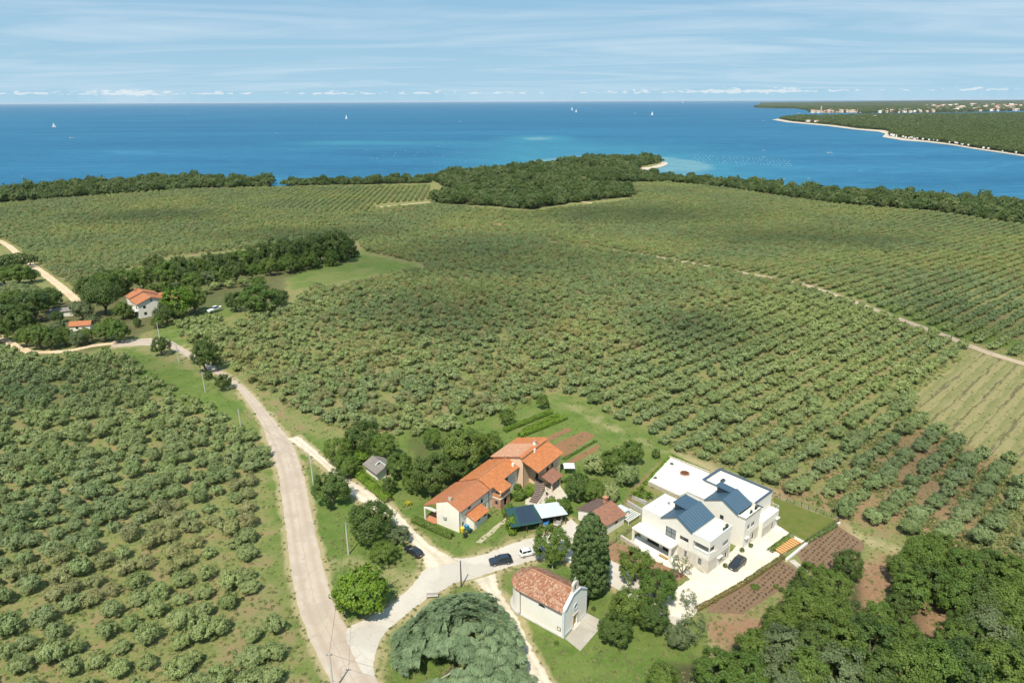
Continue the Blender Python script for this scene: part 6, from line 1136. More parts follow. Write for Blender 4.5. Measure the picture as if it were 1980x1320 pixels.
# great blue cedar on the traffic island
def cedar():
    p=P(905,1262,0); rs=np.random.RandomState(5); t=thing('cedar_tree','huge spreading blue-green cedar on the grassy island beside the chapel path','tree',(p[0],p[1],0))
    C=[];N=[];A=[];tone=[]; lim=MB(); lim.tube([(0,0,0),(.2,.1,3),(0,0,5.2)],[.75,.55,.25],9)
    pads=[]
    outline=wpoly([(762,1235),(770,1215),(810,1195),(835,1170),(865,1150),(905,1150),(945,1150),(965,1175),(985,1195),(1003,1225),(1010,1262),(1022,1300),(1040,1345),(1000,1400),(850,1400),(800,1345),(850,1310),(905,1290),(890,1262),(850,1262),(812,1290),(780,1288),(765,1265)])
    tries=0
    while len(pads)<340 and tries<9000:
        tries+=1; x=rs.uniform(-16,14); y=rs.uniform(-16,14)
        d=math.hypot(x,y)/13.; z=max(1.3,7.6*(1-.75*d*d))*rs.uniform(.68,1.0)
        # keep pads whose ground-plan lies under the seen outline (shifted for height)
        sh=z*.95; 
        if not inpoly(np.array([p[0]+x]),np.array([p[1]+y+sh]),outline)[0]: continue
        if any((x-q[0])**2+(y-q[1])**2+((z-q[2])*1.5)**2<.85 for q in pads): continue
        pads.append((x,y,z))
    for (x,y,z) in pads:
        a=math.atan2(y,x)+rs.uniform(-.5,.5); R=rs.uniform(.9,1.6); n=300; u=rs.rand(n)**.6*R; th=a+rs.uniform(-1.3,1.3,n)
        cx0=x-math.cos(a)*R*.5; cy0=y-math.sin(a)*R*.5
        px1=cx0+np.cos(th)*u; py1=cy0+np.sin(th)*u; pz=z-.30*u*u+rs.uniform(-.14,.14,n)
        C.append(np.stack([px1,py1,pz],1)); N.append(np.stack([np.cos(th)*.35,np.sin(th)*.35,np.ones(n)],1)+rs.randn(n,3)*.35); A.append(np.stack([np.cos(th),np.sin(th),-.5*np.ones(n)],1)); tone.append(np.clip(rs.uniform(-.2,.65)+.5*rs.rand(n),0,1))
        if rs.rand()<.06 and z<5: lim.tube([(0,0,min(z,5.5)*.8),(x*.5,y*.5,z*.85),(x,y,z-.15)],[.22,.14,.04],5,False)
    C=np.concatenate(C);N=np.concatenate(N);A=np.concatenate(A);tone=np.concatenate(tone); n=len(C)
    N/=np.linalg.norm(N,axis=1,keepdims=True); T=np.cross(N,A); T/=np.linalg.norm(T,axis=1,keepdims=True)+1e-9; B=np.cross(T,N); B*=np.sign((B*A).sum(1,keepdims=True)); L_=rs.uniform(.25,.5,(n,1)); w_=rs.uniform(.03,.06,(n,1))
    V=np.stack([C-T*w_,C+T*w_,C+T*w_*.4+B*L_-np.array([0,0,.12]),C-T*w_*.4+B*L_-np.array([0,0,.12])],1).reshape(-1,3); F=np.arange(4*n).reshape(n,4)
    ob('crown',npmesh('crown',V,F,MAT['leaf_cedar'],attrs={'tone':('FACE','FLOAT',tone)}),t); lim.obj('trunk',MAT['bark'],t,smooth=True)
    g0=P(878,1305,3.0)-p; d=MB(); d.tube([(g0[0]-2.2,g0[1]-.6,2.9),(g0[0]-.5,g0[1]+.1,3.4),(g0[0]+1.2,g0[1]+.2,3.3)],[.05,.12,.15],6); d.tube([(g0[0]-.5,g0[1]+.1,3.4),(g0[0]+.6,g0[1]+.9,3.6),(g0[0]+1.3,g0[1]+1.0,3.4)],[.1,.08,.04],5); d.obj('dead_branch',MAT['bark_pale'],t)
cedar()
# hedges and vine rows: lumpy foliage along a line
def hedge(name,a,b,w,h,mat,label,cat,seed,dens=60,leaf=.26,group=None,taper=0):
    A_=P(*a)[:2]; B_=P(*b)[:2]; L_=np.hypot(*(B_-A_)); rs=np.random.RandomState(seed); n=int(L_*dens*(w+h)); u=(B_-A_)/L_; nn_=np.array([-u[1],u[0]])
    s=rs.uniform(-.1,L_+.1,n); th=rs.uniform(-.15*math.pi,1.15*math.pi,n); lump=.78+.3*vnoise(s*1.0+seed*9,np.cos(th)*2+5.,.9,seed)+.12*rs.rand(n)
    y=np.cos(th)*w/2*lump; z=np.maximum(.06,(.45+.55*np.sin(th))*h*lump); C=np.stack([s,y,z],1); N=np.stack([rs.randn(n)*.4,np.cos(th),np.sin(th)+.3],1)+rs.randn(n,3)*.35
    V,F=leaf_quads(C,N,leaf,rs,1.1); tone=np.clip(.6*rs.rand(n)+.5*vnoise(s,z+3.,.8,seed+1),0,1)
    t=thing(name,label,cat,(A_[0],A_[1],0),math.atan2(u[1],u[0]),group); ob('foliage',npmesh('foliage',V,F,MAT[mat],attrs={'tone':('FACE','FLOAT',tone)}),t)
    st=MB(); 
    for q in np.arange(.4,L_,1.2): st.beam((q,0,0),(q,.02,h*.7),.06)
    st.obj('stem',MAT['bark'],t); return t
hedge('hedge',(800,1008),(874,1041),1.5,1.5,'leaf_mid','clipped green hedge in front of the farmhouse porch','hedge',1)
hedge('hedge',(676,905),(752,972),2.4,1.7,'leaf_bright','thick yellow-green hedge along the gravel lane','hedge',2,45,.3)
hedge('hedge',(1488,1068),(1530,1038),1.2,1.0,'leaf_mid','short green hedge on the terrace edge before the farther villa','hedge',3)
hedge('hedge',(1440,1128),(1514,1078),.9,.9,'leaf_red','upper half of the reddish hedge between forecourt and lavender bed','hedge',4)
hedge('hedge',(1347,1180),(1438,1129),.9,.8,'leaf_red','lower half of the reddish hedge between forecourt and lavender bed','hedge',5)
hedge('hedge',(1555,1053),(1617,1018),.7,.8,'leaf_dark','thin dark hedge at the foot of the white lawn wall','hedge',6)
hedge('hedge',(1296,884),(1370,915),1.0,.9,'leaf_bright','low bright hedge behind the white rear terrace','hedge',7)
hedge('hedge',(1246,938),(1292,889),.9,.8,'leaf_bright','low bright planting along the left edge of the white rear terrace','hedge',71)
for i,(a,b,lb) in enumerate([((975,836),(1066,799),'back row of bright green vines behind the peach house'),((1012,838),(1080,806),'middle row of bright green vines behind the peach house'),((1004,846),(1095,810),'front row of bright green vines behind the peach house'),((1090,889),(1152,853),'low green crop row beside the red earth bed')]):
    hedge('vine_row',a,b,1.2 if i<3 else .8,1.5 if i<3 else .5,'leaf_bright' if i!=3 else 'leaf_mid',lb,'vines',20+i,50,.3,'vine rows')
# lavender in the two beds
lav=MB_=[]; beds=[wpoly([(1509,1084),(1553,1110),(1436,1184),(1374,1182)]),wpoly([(1541,1067),(1620,1019),(1669,1050),(1594,1101),(1556,1088)])]
lm=crown_mesh('foliage',301,MAT['lavender'],nb=4,nsub=5,leaves=120,leaf=.4,rz=.8,cz=.5,core=.5,base_cut=-.1); cnt=0
for bi,bd in enumerate(beds):
    c,s=math.cos(AV),math.sin(AV); q=bd@np.array([[c,-s],[s,c]]); k=0
    for v in np.arange(q[:,1].min(),q[:,1].max(),.95):
        for u in np.arange(q[:,0].min(),q[:,0].max(),1.05):
            x=u*c-v*s+random.uniform(-.12,.12); y=u*s+v*c+random.uniform(-.12,.12)
            if inpoly(np.array([x]),np.array([y]),bd)[0] and k<145 and dpoly(np.array([x]),np.array([y]),bd)[0]>.3:
                k+=1; o=ob('lavender_plant',lm,None,(x,y,.03),random.uniform(0,6)); r=random.uniform(.16,.30); o.scale=(r,r,r)
                tag(o,'young dark lavender plant in the '+('near' if bi==0 else 'far')+' brown bed beside the villas','plant','lavender in the '+('near' if bi==0 else 'far')+' bed')
# spiky palms below the terrace
def spiky(px_,R,label,seed):
    p=P(*px_); rs=random.Random(seed); t=thing('palm',label,'palm',(p[0],p[1],.4)); m_=MB()
    for k in range(46):
        a=rs.uniform(0,6.28); e=rs.uniform(.15,1.35); L_=R*rs.uniform(.75,1.1); w=.10; d=Vector((math.cos(a)*math.cos(e),math.sin(a)*math.cos(e),math.sin(e))); s=Vector((-math.sin(a),math.cos(a),0))*w; q0=Vector((0,0,.5)); q1=q0+d*L_*.6; q2=q1+d*L_*.3-Vector((0,0,L_*.25))
        m_.face([q0-s*.5,q0+s*.5,q1+s,q1-s]); m_.face([q1-s,q1+s,q2+s*.2,q2-s*.2])
    me=m_.mesh('fronds',MAT['leaf_bright']); a_=me.attributes.new('tone','FLOAT','FACE'); a_.data.foreach_set('value',[rs.random() for _ in range(len(me.polygons))]); ob('fronds',me,t); MB().tube([(0,0,-.4),(0,0,.6)],[.25,.2],8).obj('trunk',MAT['bark'],t)
spiky((1240,955),2.4,'largest spiky palm beside the raised garden walls',1); spiky((1226,962),1.6,'left spiky palm by the lower garden wall',2); spiky((1254,964),1.7,'right spiky palm beside the villa wall',3); spiky((1236,966),1.4,'small spiky palm in front of the largest one',4)
for x,y,lb in [(1299,897,'small potted bush at the back corner of the white terrace'),(1267,924,'small potted bush at the left corner of the white terrace')]: tree('shrub_dark',x,y,4.5,lb,at=None)
for (a_,b__,lb,sz) in [(7.3,.8,'dark planter at the far corner of the nearer villa roof deck',.45),(5.9,.6,'dark planter in the middle of the nearer villa roof deck edge',.4),(4.2,.7,'pale lounge seat on the nearer villa roof deck',.0),(17.8,.2,'dark planter at the far end of the farther villa roof deck',.4),(15.6,.1,'small planter at the middle of the farther villa roof deck',.35)]:
    q=VL(a_,b__,6.78 if a_<10 else 6.83); t=thing('planter' if sz else 'lounge_seat',lb,'planter' if sz else 'seat',tuple(q),AV)
    if sz: MB().box(-.35,.35,-.18,.18,0,.4).obj('box',MAT['panel_dark'],t); o=ob('foliage',KIND['shrub_dark']['c'][0],t,(0,0,.35)); o.scale=(sz,sz*.7,sz)
    else: MB().box(-.9,.9,-.35,.35,.18,.34).obj('seat',MAT['canvas_white'],t); MB().box(.7,.9,-.35,.35,.36,.8).obj('backrest',MAT['canvas_white'],t); MB().box(-.8,.8,-.3,.3,0,.17).obj('base',MAT['wood_brown'],t)
q=VL(-2.2,8.8,.15); t=thing('bench','low wooden bench under the front porch of the nearer villa','bench',tuple(q),AV); MB().box(-.3,.3,-1.,1.,.35,.42).obj('seat',MAT['wood_ochre'],t); MB().box(-.25,.25,-.9,-.75,0,.34).obj('leg',MAT['wood_brown'],t); MB().box(-.25,.25,.75,.9,0,.34).obj('leg',MAT['wood_brown'],t)
# ================================================================ POLES AND CABLES
tops=[]
for i,(bx_,by_,tx_,ty_,mt,r_,lb) in enumerate([(645,1337,641,1262,'pole_concrete',.14,'concrete utility pole at the bottom edge beside the concrete road'),(674,1072,668,1010,'pole_concrete',.13,'concrete pole on the grass left of the big lane-side tree'),(606,938,602,880,'pole_concrete',.13,'concrete pole on the narrow grass wedge between road and lane'),(468,841,464,790,'pole_concrete',.13,'concrete pole left of the road above the first olive rows'),(397,759,395,718,'pole_concrete',.13,'concrete pole in front of the tall roadside tree'),(346,700,340,666,'pole_concrete',.13,'concrete pole by the road behind the round dark tree'),(309,656,303,624,'pole_concrete',.13,'farthest concrete pole, near the country house'),(892,1134,891,1083,'pole_dark',.13,'dark wooden pole at the tip of the grassy island'),(1068,1100,1067,1085,'pole_concrete',.07,'short post under the tree behind the chapel')]):
    p=G(bx_,by_); d=ray(tx_,ty_); d2=np.hypot(p[0],p[1]); h=H+d[2]/np.hypot(d[0],d[1])*d2-p[2]
    t=thing('utility_pole',lb,'pole',tuple(p),0); MB().tube([(0,0,0),(0,0,h)],[r_*1.25,r_*.8],10).obj('shaft',MAT[mt],t); 
    if i<7: c=MB(); c.beam((-.45,0,h-.25),(.45,0,h-.25),.1); c.tube([(-.35,0,h-.2),(-.35,0,h+.02)],.05,6); c.tube([(.35,0,h-.2),(.35,0,h+.02)],.05,6); c.obj('crossarm',MAT['metal_grey'],t); tops.append(Vector((p[0],p[1],p[2]+h)))
    else: MB().tube([(0,0,h),(0,0,h+.08)],[r_*1.1,r_*.4],8).obj('cap',MAT['metal_grey'],t)
def cable(a,b,sag,lb,r=.022):
    pts=[a.lerp(b,k/16)-Vector((0,0,sag*4*(k/16)*(1-k/16))) for k in range(17)]; o=MB().tube(pts,r,4,False).obj('power_cable',MAT['tyre']); tag(o,lb,'cable')
nmz=['between the bottom-edge pole and the pole by the big tree','between the pole by the big tree and the grass-wedge pole','over the road from the grass-wedge pole','between the two poles left of the road','from the tall roadside tree to the next pole','to the farthest pole near the country house']
for i in range(6): cable(tops[i],tops[i+1],1.0,'thin overhead cable '+nmz[i])
cable(tops[0],Vector(P(1010,1352,6.)),.8,'thin overhead cable running right from the bottom-edge pole')
# ================================================================ CARS
def car(kind_,px_,ang,paintm,label,L_=4.6,W=1.85,Hh=1.5,group=None,name='parked_car'):
    p=P(*px_); t=thing(name,label,'car',(p[0],p[1],.045),ang,group); hw=W/2; h0=.28
    prof={'suv':dict(hood=.62,belt=.64,w0=.22,w1=-.02,r0=-.46,r1=-.33,nose=.52,tail=.62),'estate':dict(hood=.58,belt=.64,w0=.19,w1=-.05,r0=-.46,r1=-.30,nose=.48,tail=.62),'hatch':dict(hood=.60,belt=.64,w0=.24,w1=.08,r0=-.45,r1=-.36,nose=.48,tail=.60)}[kind_]
    zb=prof['belt']*Hh; st=[(.5,prof['nose']*Hh*.93,.80),(.485,prof['nose']*Hh,.88),(.42,prof['hood']*Hh*.95,.96),(.3,prof['hood']*Hh,.99),(prof['w0'],zb,1.),(0,zb,1.),(-.25,zb+.02,1.),(-.42,zb+.02,.98),(-.485,prof['tail']*Hh,.92),(-.5,prof['tail']*Hh*.86,.84)]
    m_=MB(); rings=[]
    for x,z,wf in st:
        w=hw*wf; e=abs(x)>.45; lo=h0+(.12 if e else 0)
        rings.append([(x*L_,-w*.9,lo),(x*L_,-w,lo+.15),(x*L_,-w,z*.78),(x*L_,-w*.96,z*.95),(x*L_,-w*.82,z),(x*L_,w*.82,z),(x*L_,w*.96,z*.95),(x*L_,w,z*.78),(x*L_,w,lo+.15),(x*L_,w*.9,lo)])
    for A_,B_ in zip(rings,rings[1:]):
        for k in range(10): j=(k+1)%10; m_.face([A_[k],A_[j],B_[j],B_[k]])
    m_.face(rings[0][::-1]); m_.face(rings[-1])
    bo=m_.obj('body',MAT[paintm],t,smooth=False)
    wr=hw*.74; wb=hw*.90; zr=Hh; x0,x1,x2,x3=prof['w0']*L_,prof['w1']*L_,prof['r1']*L_,prof['r0']*L_
    g=MB(); g.face([(x0,-wb*.95,zb-.01),(x0,wb*.95,zb-.01),(x1,wr,zr-.05),(x1,-wr,zr-.05)][::1]); g.face([(x3,-wb*.95,zb),(x2,-wr,zr-.06),(x2,wr,zr-.06),(x3,wb*.95,zb)])
    for s in (-1,1): q=[(x0,s*wb*.95,zb-.01),(x1,s*wr,zr-.05),(x2,s*wr,zr-.06),(x3,s*wb*.95,zb)]; g.face(q if s<0 else q[::-1])
    wo_=g.obj('windows',MAT['glass'],t)
    r=MB(); xs_=np.linspace(x1+.04,x2-.04,6); rr=[]
    for i,x in enumerate(xs_): z=zr-.03+.035*math.sin(math.pi*i/5); rr.append([(x,-wr-.02,z-.05),(x,-wr*.8,z),(x,0,z+.02),(x,wr*.8,z),(x,wr+.02,z-.05)])
    for A_,B_ in zip(rr,rr[1:]):
        for k in range(4): r.face([A_[k],B_[k],B_[k+1],A_[k+1]][::-1])
    for s in (-1,1):
        r.beam((x0,s*wb*.95,zb),(x1,s*wr,zr-.04),.07); r.beam((x3,s*wb*.95,zb),(x2,s*wr,zr-.05),.12); xm=(x1+x2)/2+.1; r.beam((xm,s*wb*.96,zb),(xm,s*wr*1.01,zr-.05),.07)
    r.obj('roof',MAT[paintm],t)
    for sx in (-1,1):
        for sy in (-1,1):
            x=sx*L_*.30; y=sy*(hw-.11); R_=.34 if kind_!='hatch' else .3; wm=MB().tube([(x,y-.12,R_-.02),(x,y+.12,R_-.02)],R_,16).obj('wheel',MAT['tyre'],t); MB().tube([(x,y+sy*.10,R_-.02),(x,y+sy*.13,R_-.02)],R_*.62,10).obj('rim',MAT['rim'],wm)
    for s in (-1,1):
        MB().box(L_*.478,L_*.496,min(s*hw*.5,s*hw*.84),max(s*hw*.5,s*hw*.84),Hh*.40,Hh*.475).obj('headlight',MAT['frame_white'],t); MB().box(-L_*.503,-L_*.486,min(s*hw*.55,s*hw*.85),max(s*hw*.55,s*hw*.85),Hh*.46,Hh*.56).obj('tail_light',MAT['lamp_red'],t)
        MB().box(x0-.25,x0-.05,min(s*(hw+.02),s*(hw+.18)),max(s*(hw+.02),s*(hw+.18)),zb-.02,zb+.13).obj('mirror',MAT[paintm],t)
    MB().box(-L_*.508,-L_*.504,-.26,.26,Hh*.36,Hh*.43).obj('number_plate',MAT['frame_white'],t); MB().box(L_*.504,L_*.508,-.26,.26,Hh*.26,Hh*.33).obj('number_plate',MAT['frame_white'],t)
    return t
car('estate',(800,1070),math.radians(138),'car_black','black estate car parked half on the grass beside the gravel lane',4.6,1.8,1.48)
car('suv',(968,1088),math.radians(193),'car_navy','dark blue-black family car parked on the side road near the chapel',4.7,1.9,1.62)
car('hatch',(1020,1072),math.radians(22),'car_white','small white hatchback parked nose-in under the round tree',3.6,1.65,1.5)
car('suv',(1425,1094),math.radians(224),'car_black','black off-road car on the pale forecourt between the white villas',4.6,1.95,1.75)
gx,gy=P(980+570*.1313,920+690*.1313)[:2]; 
car('hatch',(1055,1011),math.radians(255),'car_blue','small blue car under the white carport roof',3.6,1.6,1.4)
car('estate',(1079,1009),math.radians(257),'car_beige','grey-beige car at the right end of the white carport',4.2,1.7,1.42)
# ================================================================ PEOPLE
def person(px_,label,shirt,trousers,hair,ang=0.,stride=.25):
    p=G(*px_); t=thing('person',label,'person',(p[0],p[1],p[2]+.13),ang)
    def skin(name,vs,es,rad,mat,par):
        me=bpy.data.meshes.new(name); me.from_pydata(vs,es,[]); me.materials.append(mat); o=ob(name,me,par); md=o.modifiers.new('skin','SKIN'); o.modifiers.new('sub','SUBSURF').levels=2; o.modifiers['sub'].render_levels=2
        sv=me.skin_vertices[0].data if me.skin_vertices else None
        if sv is None:
            bpy.context.view_layer.objects.active=o; me.attributes
        for i,r in enumerate(rad): sv[i].radius=(r,r); sv[i].use_root=(i==0)
        return o
    v=[(0,0,.95),(0,0,1.15),(0,0,1.36),(0,0,1.48),(0,.01,1.56),(0,.02,1.70),(0,.19,1.38),(.03,.27,1.12),(.14,.27,.90),(0,-.19,1.38),(-.03,-.27,1.12),(.12,-.27,.90),(0,.1,.90),(stride*.6,.11,.50),(stride*.9,.11,.08),(stride*.9+.14,.11,.04),(0,-.1,.90),(-stride*.3,-.11,.50),(-stride,-.11,.10),(-stride+.13,-.11,.04)]
    e=[(0,1),(1,2),(2,3),(3,4),(4,5),(2,6),(6,7),(7,8),(2,9),(9,10),(10,11),(0,12),(12,13),(13,14),(14,15),(0,16),(16,17),(17,18),(18,19)]
    r=[.15,.14,.17,.06,.085,.09,.07,.05,.04,.07,.05,.04,.10,.07,.045,.04,.10,.07,.045,.04]
    return t,v,e,r
def tubebody(px_,label,shirt,trousers,hair,ang=0.,stride=.25):
    t,v,e,r=person(px_,label,shirt,trousers,hair,ang,stride); sk=plain('skin_tone',(.48,.30,.21),.6,.3,.05)
    me=bpy.data.meshes.new('body'); me.from_pydata(v,e,[]); me.materials.append(sk); o=ob('body',me,t); o.modifiers.new('skin','SKIN'); s=o.modifiers.new('sub','SUBSURF'); s.levels=2; s.render_levels=2
    if len(me.skin_vertices):
        for i,q in enumerate(r): me.skin_vertices[0].data[i].radius=(q,q)
        me.skin_vertices[0].data[0].use_root=True
    V=[Vector(x) for x in v]
    b=MB(); b.tube([V[0]-Vector((0,0,.02)),V[1],V[2],V[3]-Vector((0,0,.04))],[.19,.175,.215,.09],12); b.tube([V[6],V[7]],[.095,.075],8); b.tube([V[9],V[10]],[.095,.075],8); b.obj('shirt',shirt,t,smooth=True)
    b=MB(); b.tube([V[0]+Vector((0,0,.05)),V[0]-Vector((0,0,.12))],[.20,.19],12)
    for i in (12,16): b.tube([V[i],V[i+1],V[i+2]+Vector((0,0,.05))],[.125,.095,.07],8)
    b.obj('trousers',trousers,t,smooth=True)
    b=MB(); b.tube([V[4]+Vector((-.03,0,.05)),V[5]+Vector((-.02,0,-.03)),V[5]+Vector((-.01,0,.07))],[.09,.115,.06],10); b.obj('hair',hair,t,smooth=True)
shw=plain('cloth_white',(.72,.71,.68),.9,.1,.05); shd_=plain('cloth_dark',(.04,.045,.06),.9,.1,.1); trb=plain('cloth_blue',(.07,.09,.15),.9,.1,.1); trs=plain('cloth_sand',(.42,.34,.25),.9,.1,.1); hr=plain('hair_brown',(.06,.04,.025),.8,.2,.1)
tubebody((1834.5,655),'person in a white top walking along the straight dirt track',shw,trs,hr,math.radians(155)); tubebody((1838.5,656.5),'person in dark clothes walking beside the one in white on the track',shd_,trb,hr,math.radians(150),.2)
tubebody((1057,958),'person in a white top standing on the patio by the peach house',shw,shd_,hr,math.radians(240),.06)
# ================================================================ SMALL THINGS ROUND THE HOUSES
def bin_(px_,mat,lb):
    p=P(*px_); t=thing('waste_bin',lb,'bin',(p[0],p[1],0),.9); b=MB(); A_=[(-.27,-.3,.08),(.27,-.3,.08),(.27,.3,.08),(-.27,.3,.08)]; B_=[(-.34,-.38,1.0),(.34,-.38,1.0),(.34,.38,1.0),(-.34,.38,1.0)]
    for i in range(4): j=(i+1)%4; b.face([A_[i],A_[j],B_[j],B_[i]])
    b.face(A_[::-1]); b.obj('body',MAT[mat],t); MB().box(-.37,.37,-.42,.4,1.0,1.08).obj('lid',MAT[mat],t); w=MB(); w.tube([(-.34,.32,.1),(-.28,.32,.1)],.1,8); w.tube([(.28,.32,.1),(.34,.32,.1)],.1,8); w.obj('wheel',MAT['tyre'],t)
bin_((894,1028),'bin_yellow','yellow waste bin at the corner of the nearest farmhouse'); bin_((902,1023),'bin_blue','blue waste bin at the corner of the nearest farmhouse'); bin_((900,1039),'car_black','black waste bin nearest the grass track by the farmhouse'); bin_((908,1030),'paint_green','green waste bin right of the blue one')
p=P(836,1155); t=thing('bench','weathered wooden bench at the edge of the grassy island','bench',(p[0],p[1],0),math.radians(5)); MB().box(-1.1,1.1,-.28,.28,.42,.48).obj('seat',MAT['bark_pale'],t); MB().box(-1.1,1.1,.28,.34,.5,.9).obj('backrest',MAT['bark_pale'],t)
for s in (-.9,.9): MB().box(s-.06,s+.06,-.22,.22,0,.41).obj('leg',MAT['bark'],t)
o=MB().tube([P(801,1204,.25),P(803,1194,.25),P(809,1187,.25),P(822,1182,.25)],[.32,.36,.36,.3],10).obj('log',MAT['pole_concrete'],smooth=True); tag(o,'curved grey log lying on the grass beside the cedar','log')
p=P(1100,915); t=thing('parasol','white square garden parasol beside the peach house','parasol',(p[0],p[1],0)); c=MB(); 
for k in range(4): a0=math.pi/4+k*math.pi/2; a1=a0+math.pi/2; c.face([(1.9*math.cos(a0),1.9*math.sin(a0),2.2),(1.9*math.cos(a1),1.9*math.sin(a1),2.2),(0,0,2.9)])
c.obj('canopy',MAT['canvas_white'],t); MB().tube([(0,0,0),(0,0,2.85)],.04,8).obj('pole',MAT['metal_grey'],t)
# timber stack and lawn wall / fence
p=P(1502,1068); q=P(1540,1046); t=thing('timber_stack','stack of orange timber beams beside the lavender beds','timber',(p[0],p[1],0.05),math.atan2(q[1]-p[1],q[0]-p[0])); L_=float(np.hypot(*(q-p)[:2]))
for k in range(9): MB().box(k*L_/9,k*L_/9+L_/9*.55,-1.25,1.25,.35+.0*k,.6).obj('beam',MAT['wood_orange'],t)
for s in (-.9,.9): MB().box(-.1,L_,s-.1,s+.1,0,.34).obj('bearer',MAT['bark'],t)
def wallthing(a,b,h,w,mat,lb,z=0): A_=P(*a); B_=P(*b); o=MB().beam((A_[0],A_[1],z+h/2),(B_[0],B_[1],z+h/2),w,h).obj('garden_wall',MAT[mat]); tag(o,lb,'wall')
wallthing((1559,1051),(1624,1012),.5,.25,'render_white','low white wall along the lawn above the far lavender bed'); wallthing((1520,1085),(1560,1052),.6,.4,'render_white','short white wall between the timber stack and the far lavender bed'); wallthing((1497,1019),(1560,1052),.25,.5,'render_white','flat white kerb along the lower side of the fenced lawn'); wallthing((1530,1086),(1556,1108),.5,1.3,'stone_rubble','rough yellow stone bank between the two lavender beds'); wallthing((1200,1040),(1234,1062),.8,.5,'stone_rubble','rubble stone wall at the left end of the villa porch')
def fence(a,b,h,lb,n,mat='frame_dark'):
    A_=P(*a); B_=P(*b); d=B_-A_; L_=float(np.hypot(d[0],d[1])); t=thing('mesh_fence',lb,'fence',(A_[0],A_[1],0),math.atan2(d[1],d[0]))
    for k in range(n+1): MB().tube([(k*L_/n,0,0),(k*L_/n,0,h)],.04,6).obj('post',MAT[mat],t)
    m_=MB(); 
    for z in np.arange(.1,h,.28): m_.beam((0,0,z),(L_,0,z),.018)
    for x in np.arange(.15,L_,.5): m_.beam((x,0.01,.1),(x,.01,h-.05),.014)
    m_.obj('wire_mesh',MAT[mat],t)
fence((1494,960),(1622,1006),1.3,'green mesh fence along the far side of the lawn',9,'paint_green'); fence((1560,1049),(1622,1008),1.3,'dark mesh fence on the low white wall of the lawn',6); fence((1170,1062),(1232,1018),1.2,'thin dark fence on the bank between garage and villa',6)
# potted plants by the villas and terrace seats
for x,y,lb in [(1402,1092,'small plant at the foot of the nearer villa east wall'),(1452,1053,'small round plant by the farther villa door'),(1435,1062,'spiky plant in the gap between the two villas')]: tree('shrub_dark',x,y,5,lb)
# boat on trailer by the country house
def motorboat(loc,L_,ang,label,full=True,group=None,name='motorboat'):
    t=thing(name,label,'boat',loc,ang,group); m_=MB(); st=[(-.5,.34,.9,.05),(-.3,.37,.92,.02),(0,.38,.96,0),(.25,.30,1.02,.03),(.42,.14,1.1,.15),(.5,.01,1.15,.4)]; k_=L_/7.; R=[]
    for x,w,z,b in st: R.append([(x*L_,-w*3*k_,z*k_*.9),(x*L_,-w*2.3*k_,(b+.25)*k_),(x*L_,0,b*k_),(x*L_,w*2.3*k_,(b+.25)*k_),(x*L_,w*3*k_,z*k_*.9)])
    for A_,B_ in zip(R,R[1:]):
        for k in range(4): m_.face([A_[k],A_[k+1],B_[k+1],B_[k]][::-1])
        m_.face([A_[4],A_[0],B_[0],B_[4]][::-1])
    m_.face(R[0]); m_.obj('hull',MAT['boat_white'],t); c=MB(); c.face([(-.12*L_,-.85*k_,.9*k_),(-.12*L_,.85*k_,.9*k_),(-.08*L_,.6*k_,1.7*k_),(-.08*L_,-.6*k_,1.7*k_)]); 
    q=[(-.15,.9,.85),(.28,.55,.9)]; top=[(-.12,.62,1.65),(.12,.5,1.65)]
    for s in (-1,1): c.face([(q[0][0]*L_,s*q[0][1]*k_,q[0][2]*k_),(q[1][0]*L_,s*q[1][1]*k_,q[1][2]*k_),(top[1][0]*L_,s*top[1][1]*k_,top[1][2]*k_),(top[0][0]*L_,s*top[0][1]*k_,top[0][2]*k_)])
    c.face([(q[1][0]*L_,-q[1][1]*k_,q[1][2]*k_),(q[1][0]*L_,q[1][1]*k_,q[1][2]*k_),(top[1][0]*L_,top[1][1]*k_,top[1][2]*k_),(top[1][0]*L_,-top[1][1]*k_,top[1][2]*k_)]); c.obj('windscreen',MAT['panel_dark'],t)
    MB().box(-.13*L_,.13*L_,-.62*k_,.62*k_,1.66*k_,1.74*k_).obj('cabin_roof',MAT['boat_white'],t); return t
p=G(417,603); b=motorboat((p[0],p[1],p[2]+.9),7.5,math.radians(65),'white motorboat on a trailer on the grass beside dark trees'); tr_=MB(); tr_.beam((-3.2,0,-.3),(5,0,-.45),.15); tr_.beam((-2,-1,-.3),(-2,1,-.3),.12); tr_.tube([(-1.8,-1.1,-.55),(-1.8,-.9,-.55)],.34,12); tr_.tube([(-1.8,.9,-.55),(-1.8,1.1,-.55)],.34,12); tr_.obj('trailer',MAT['metal_grey'],b)
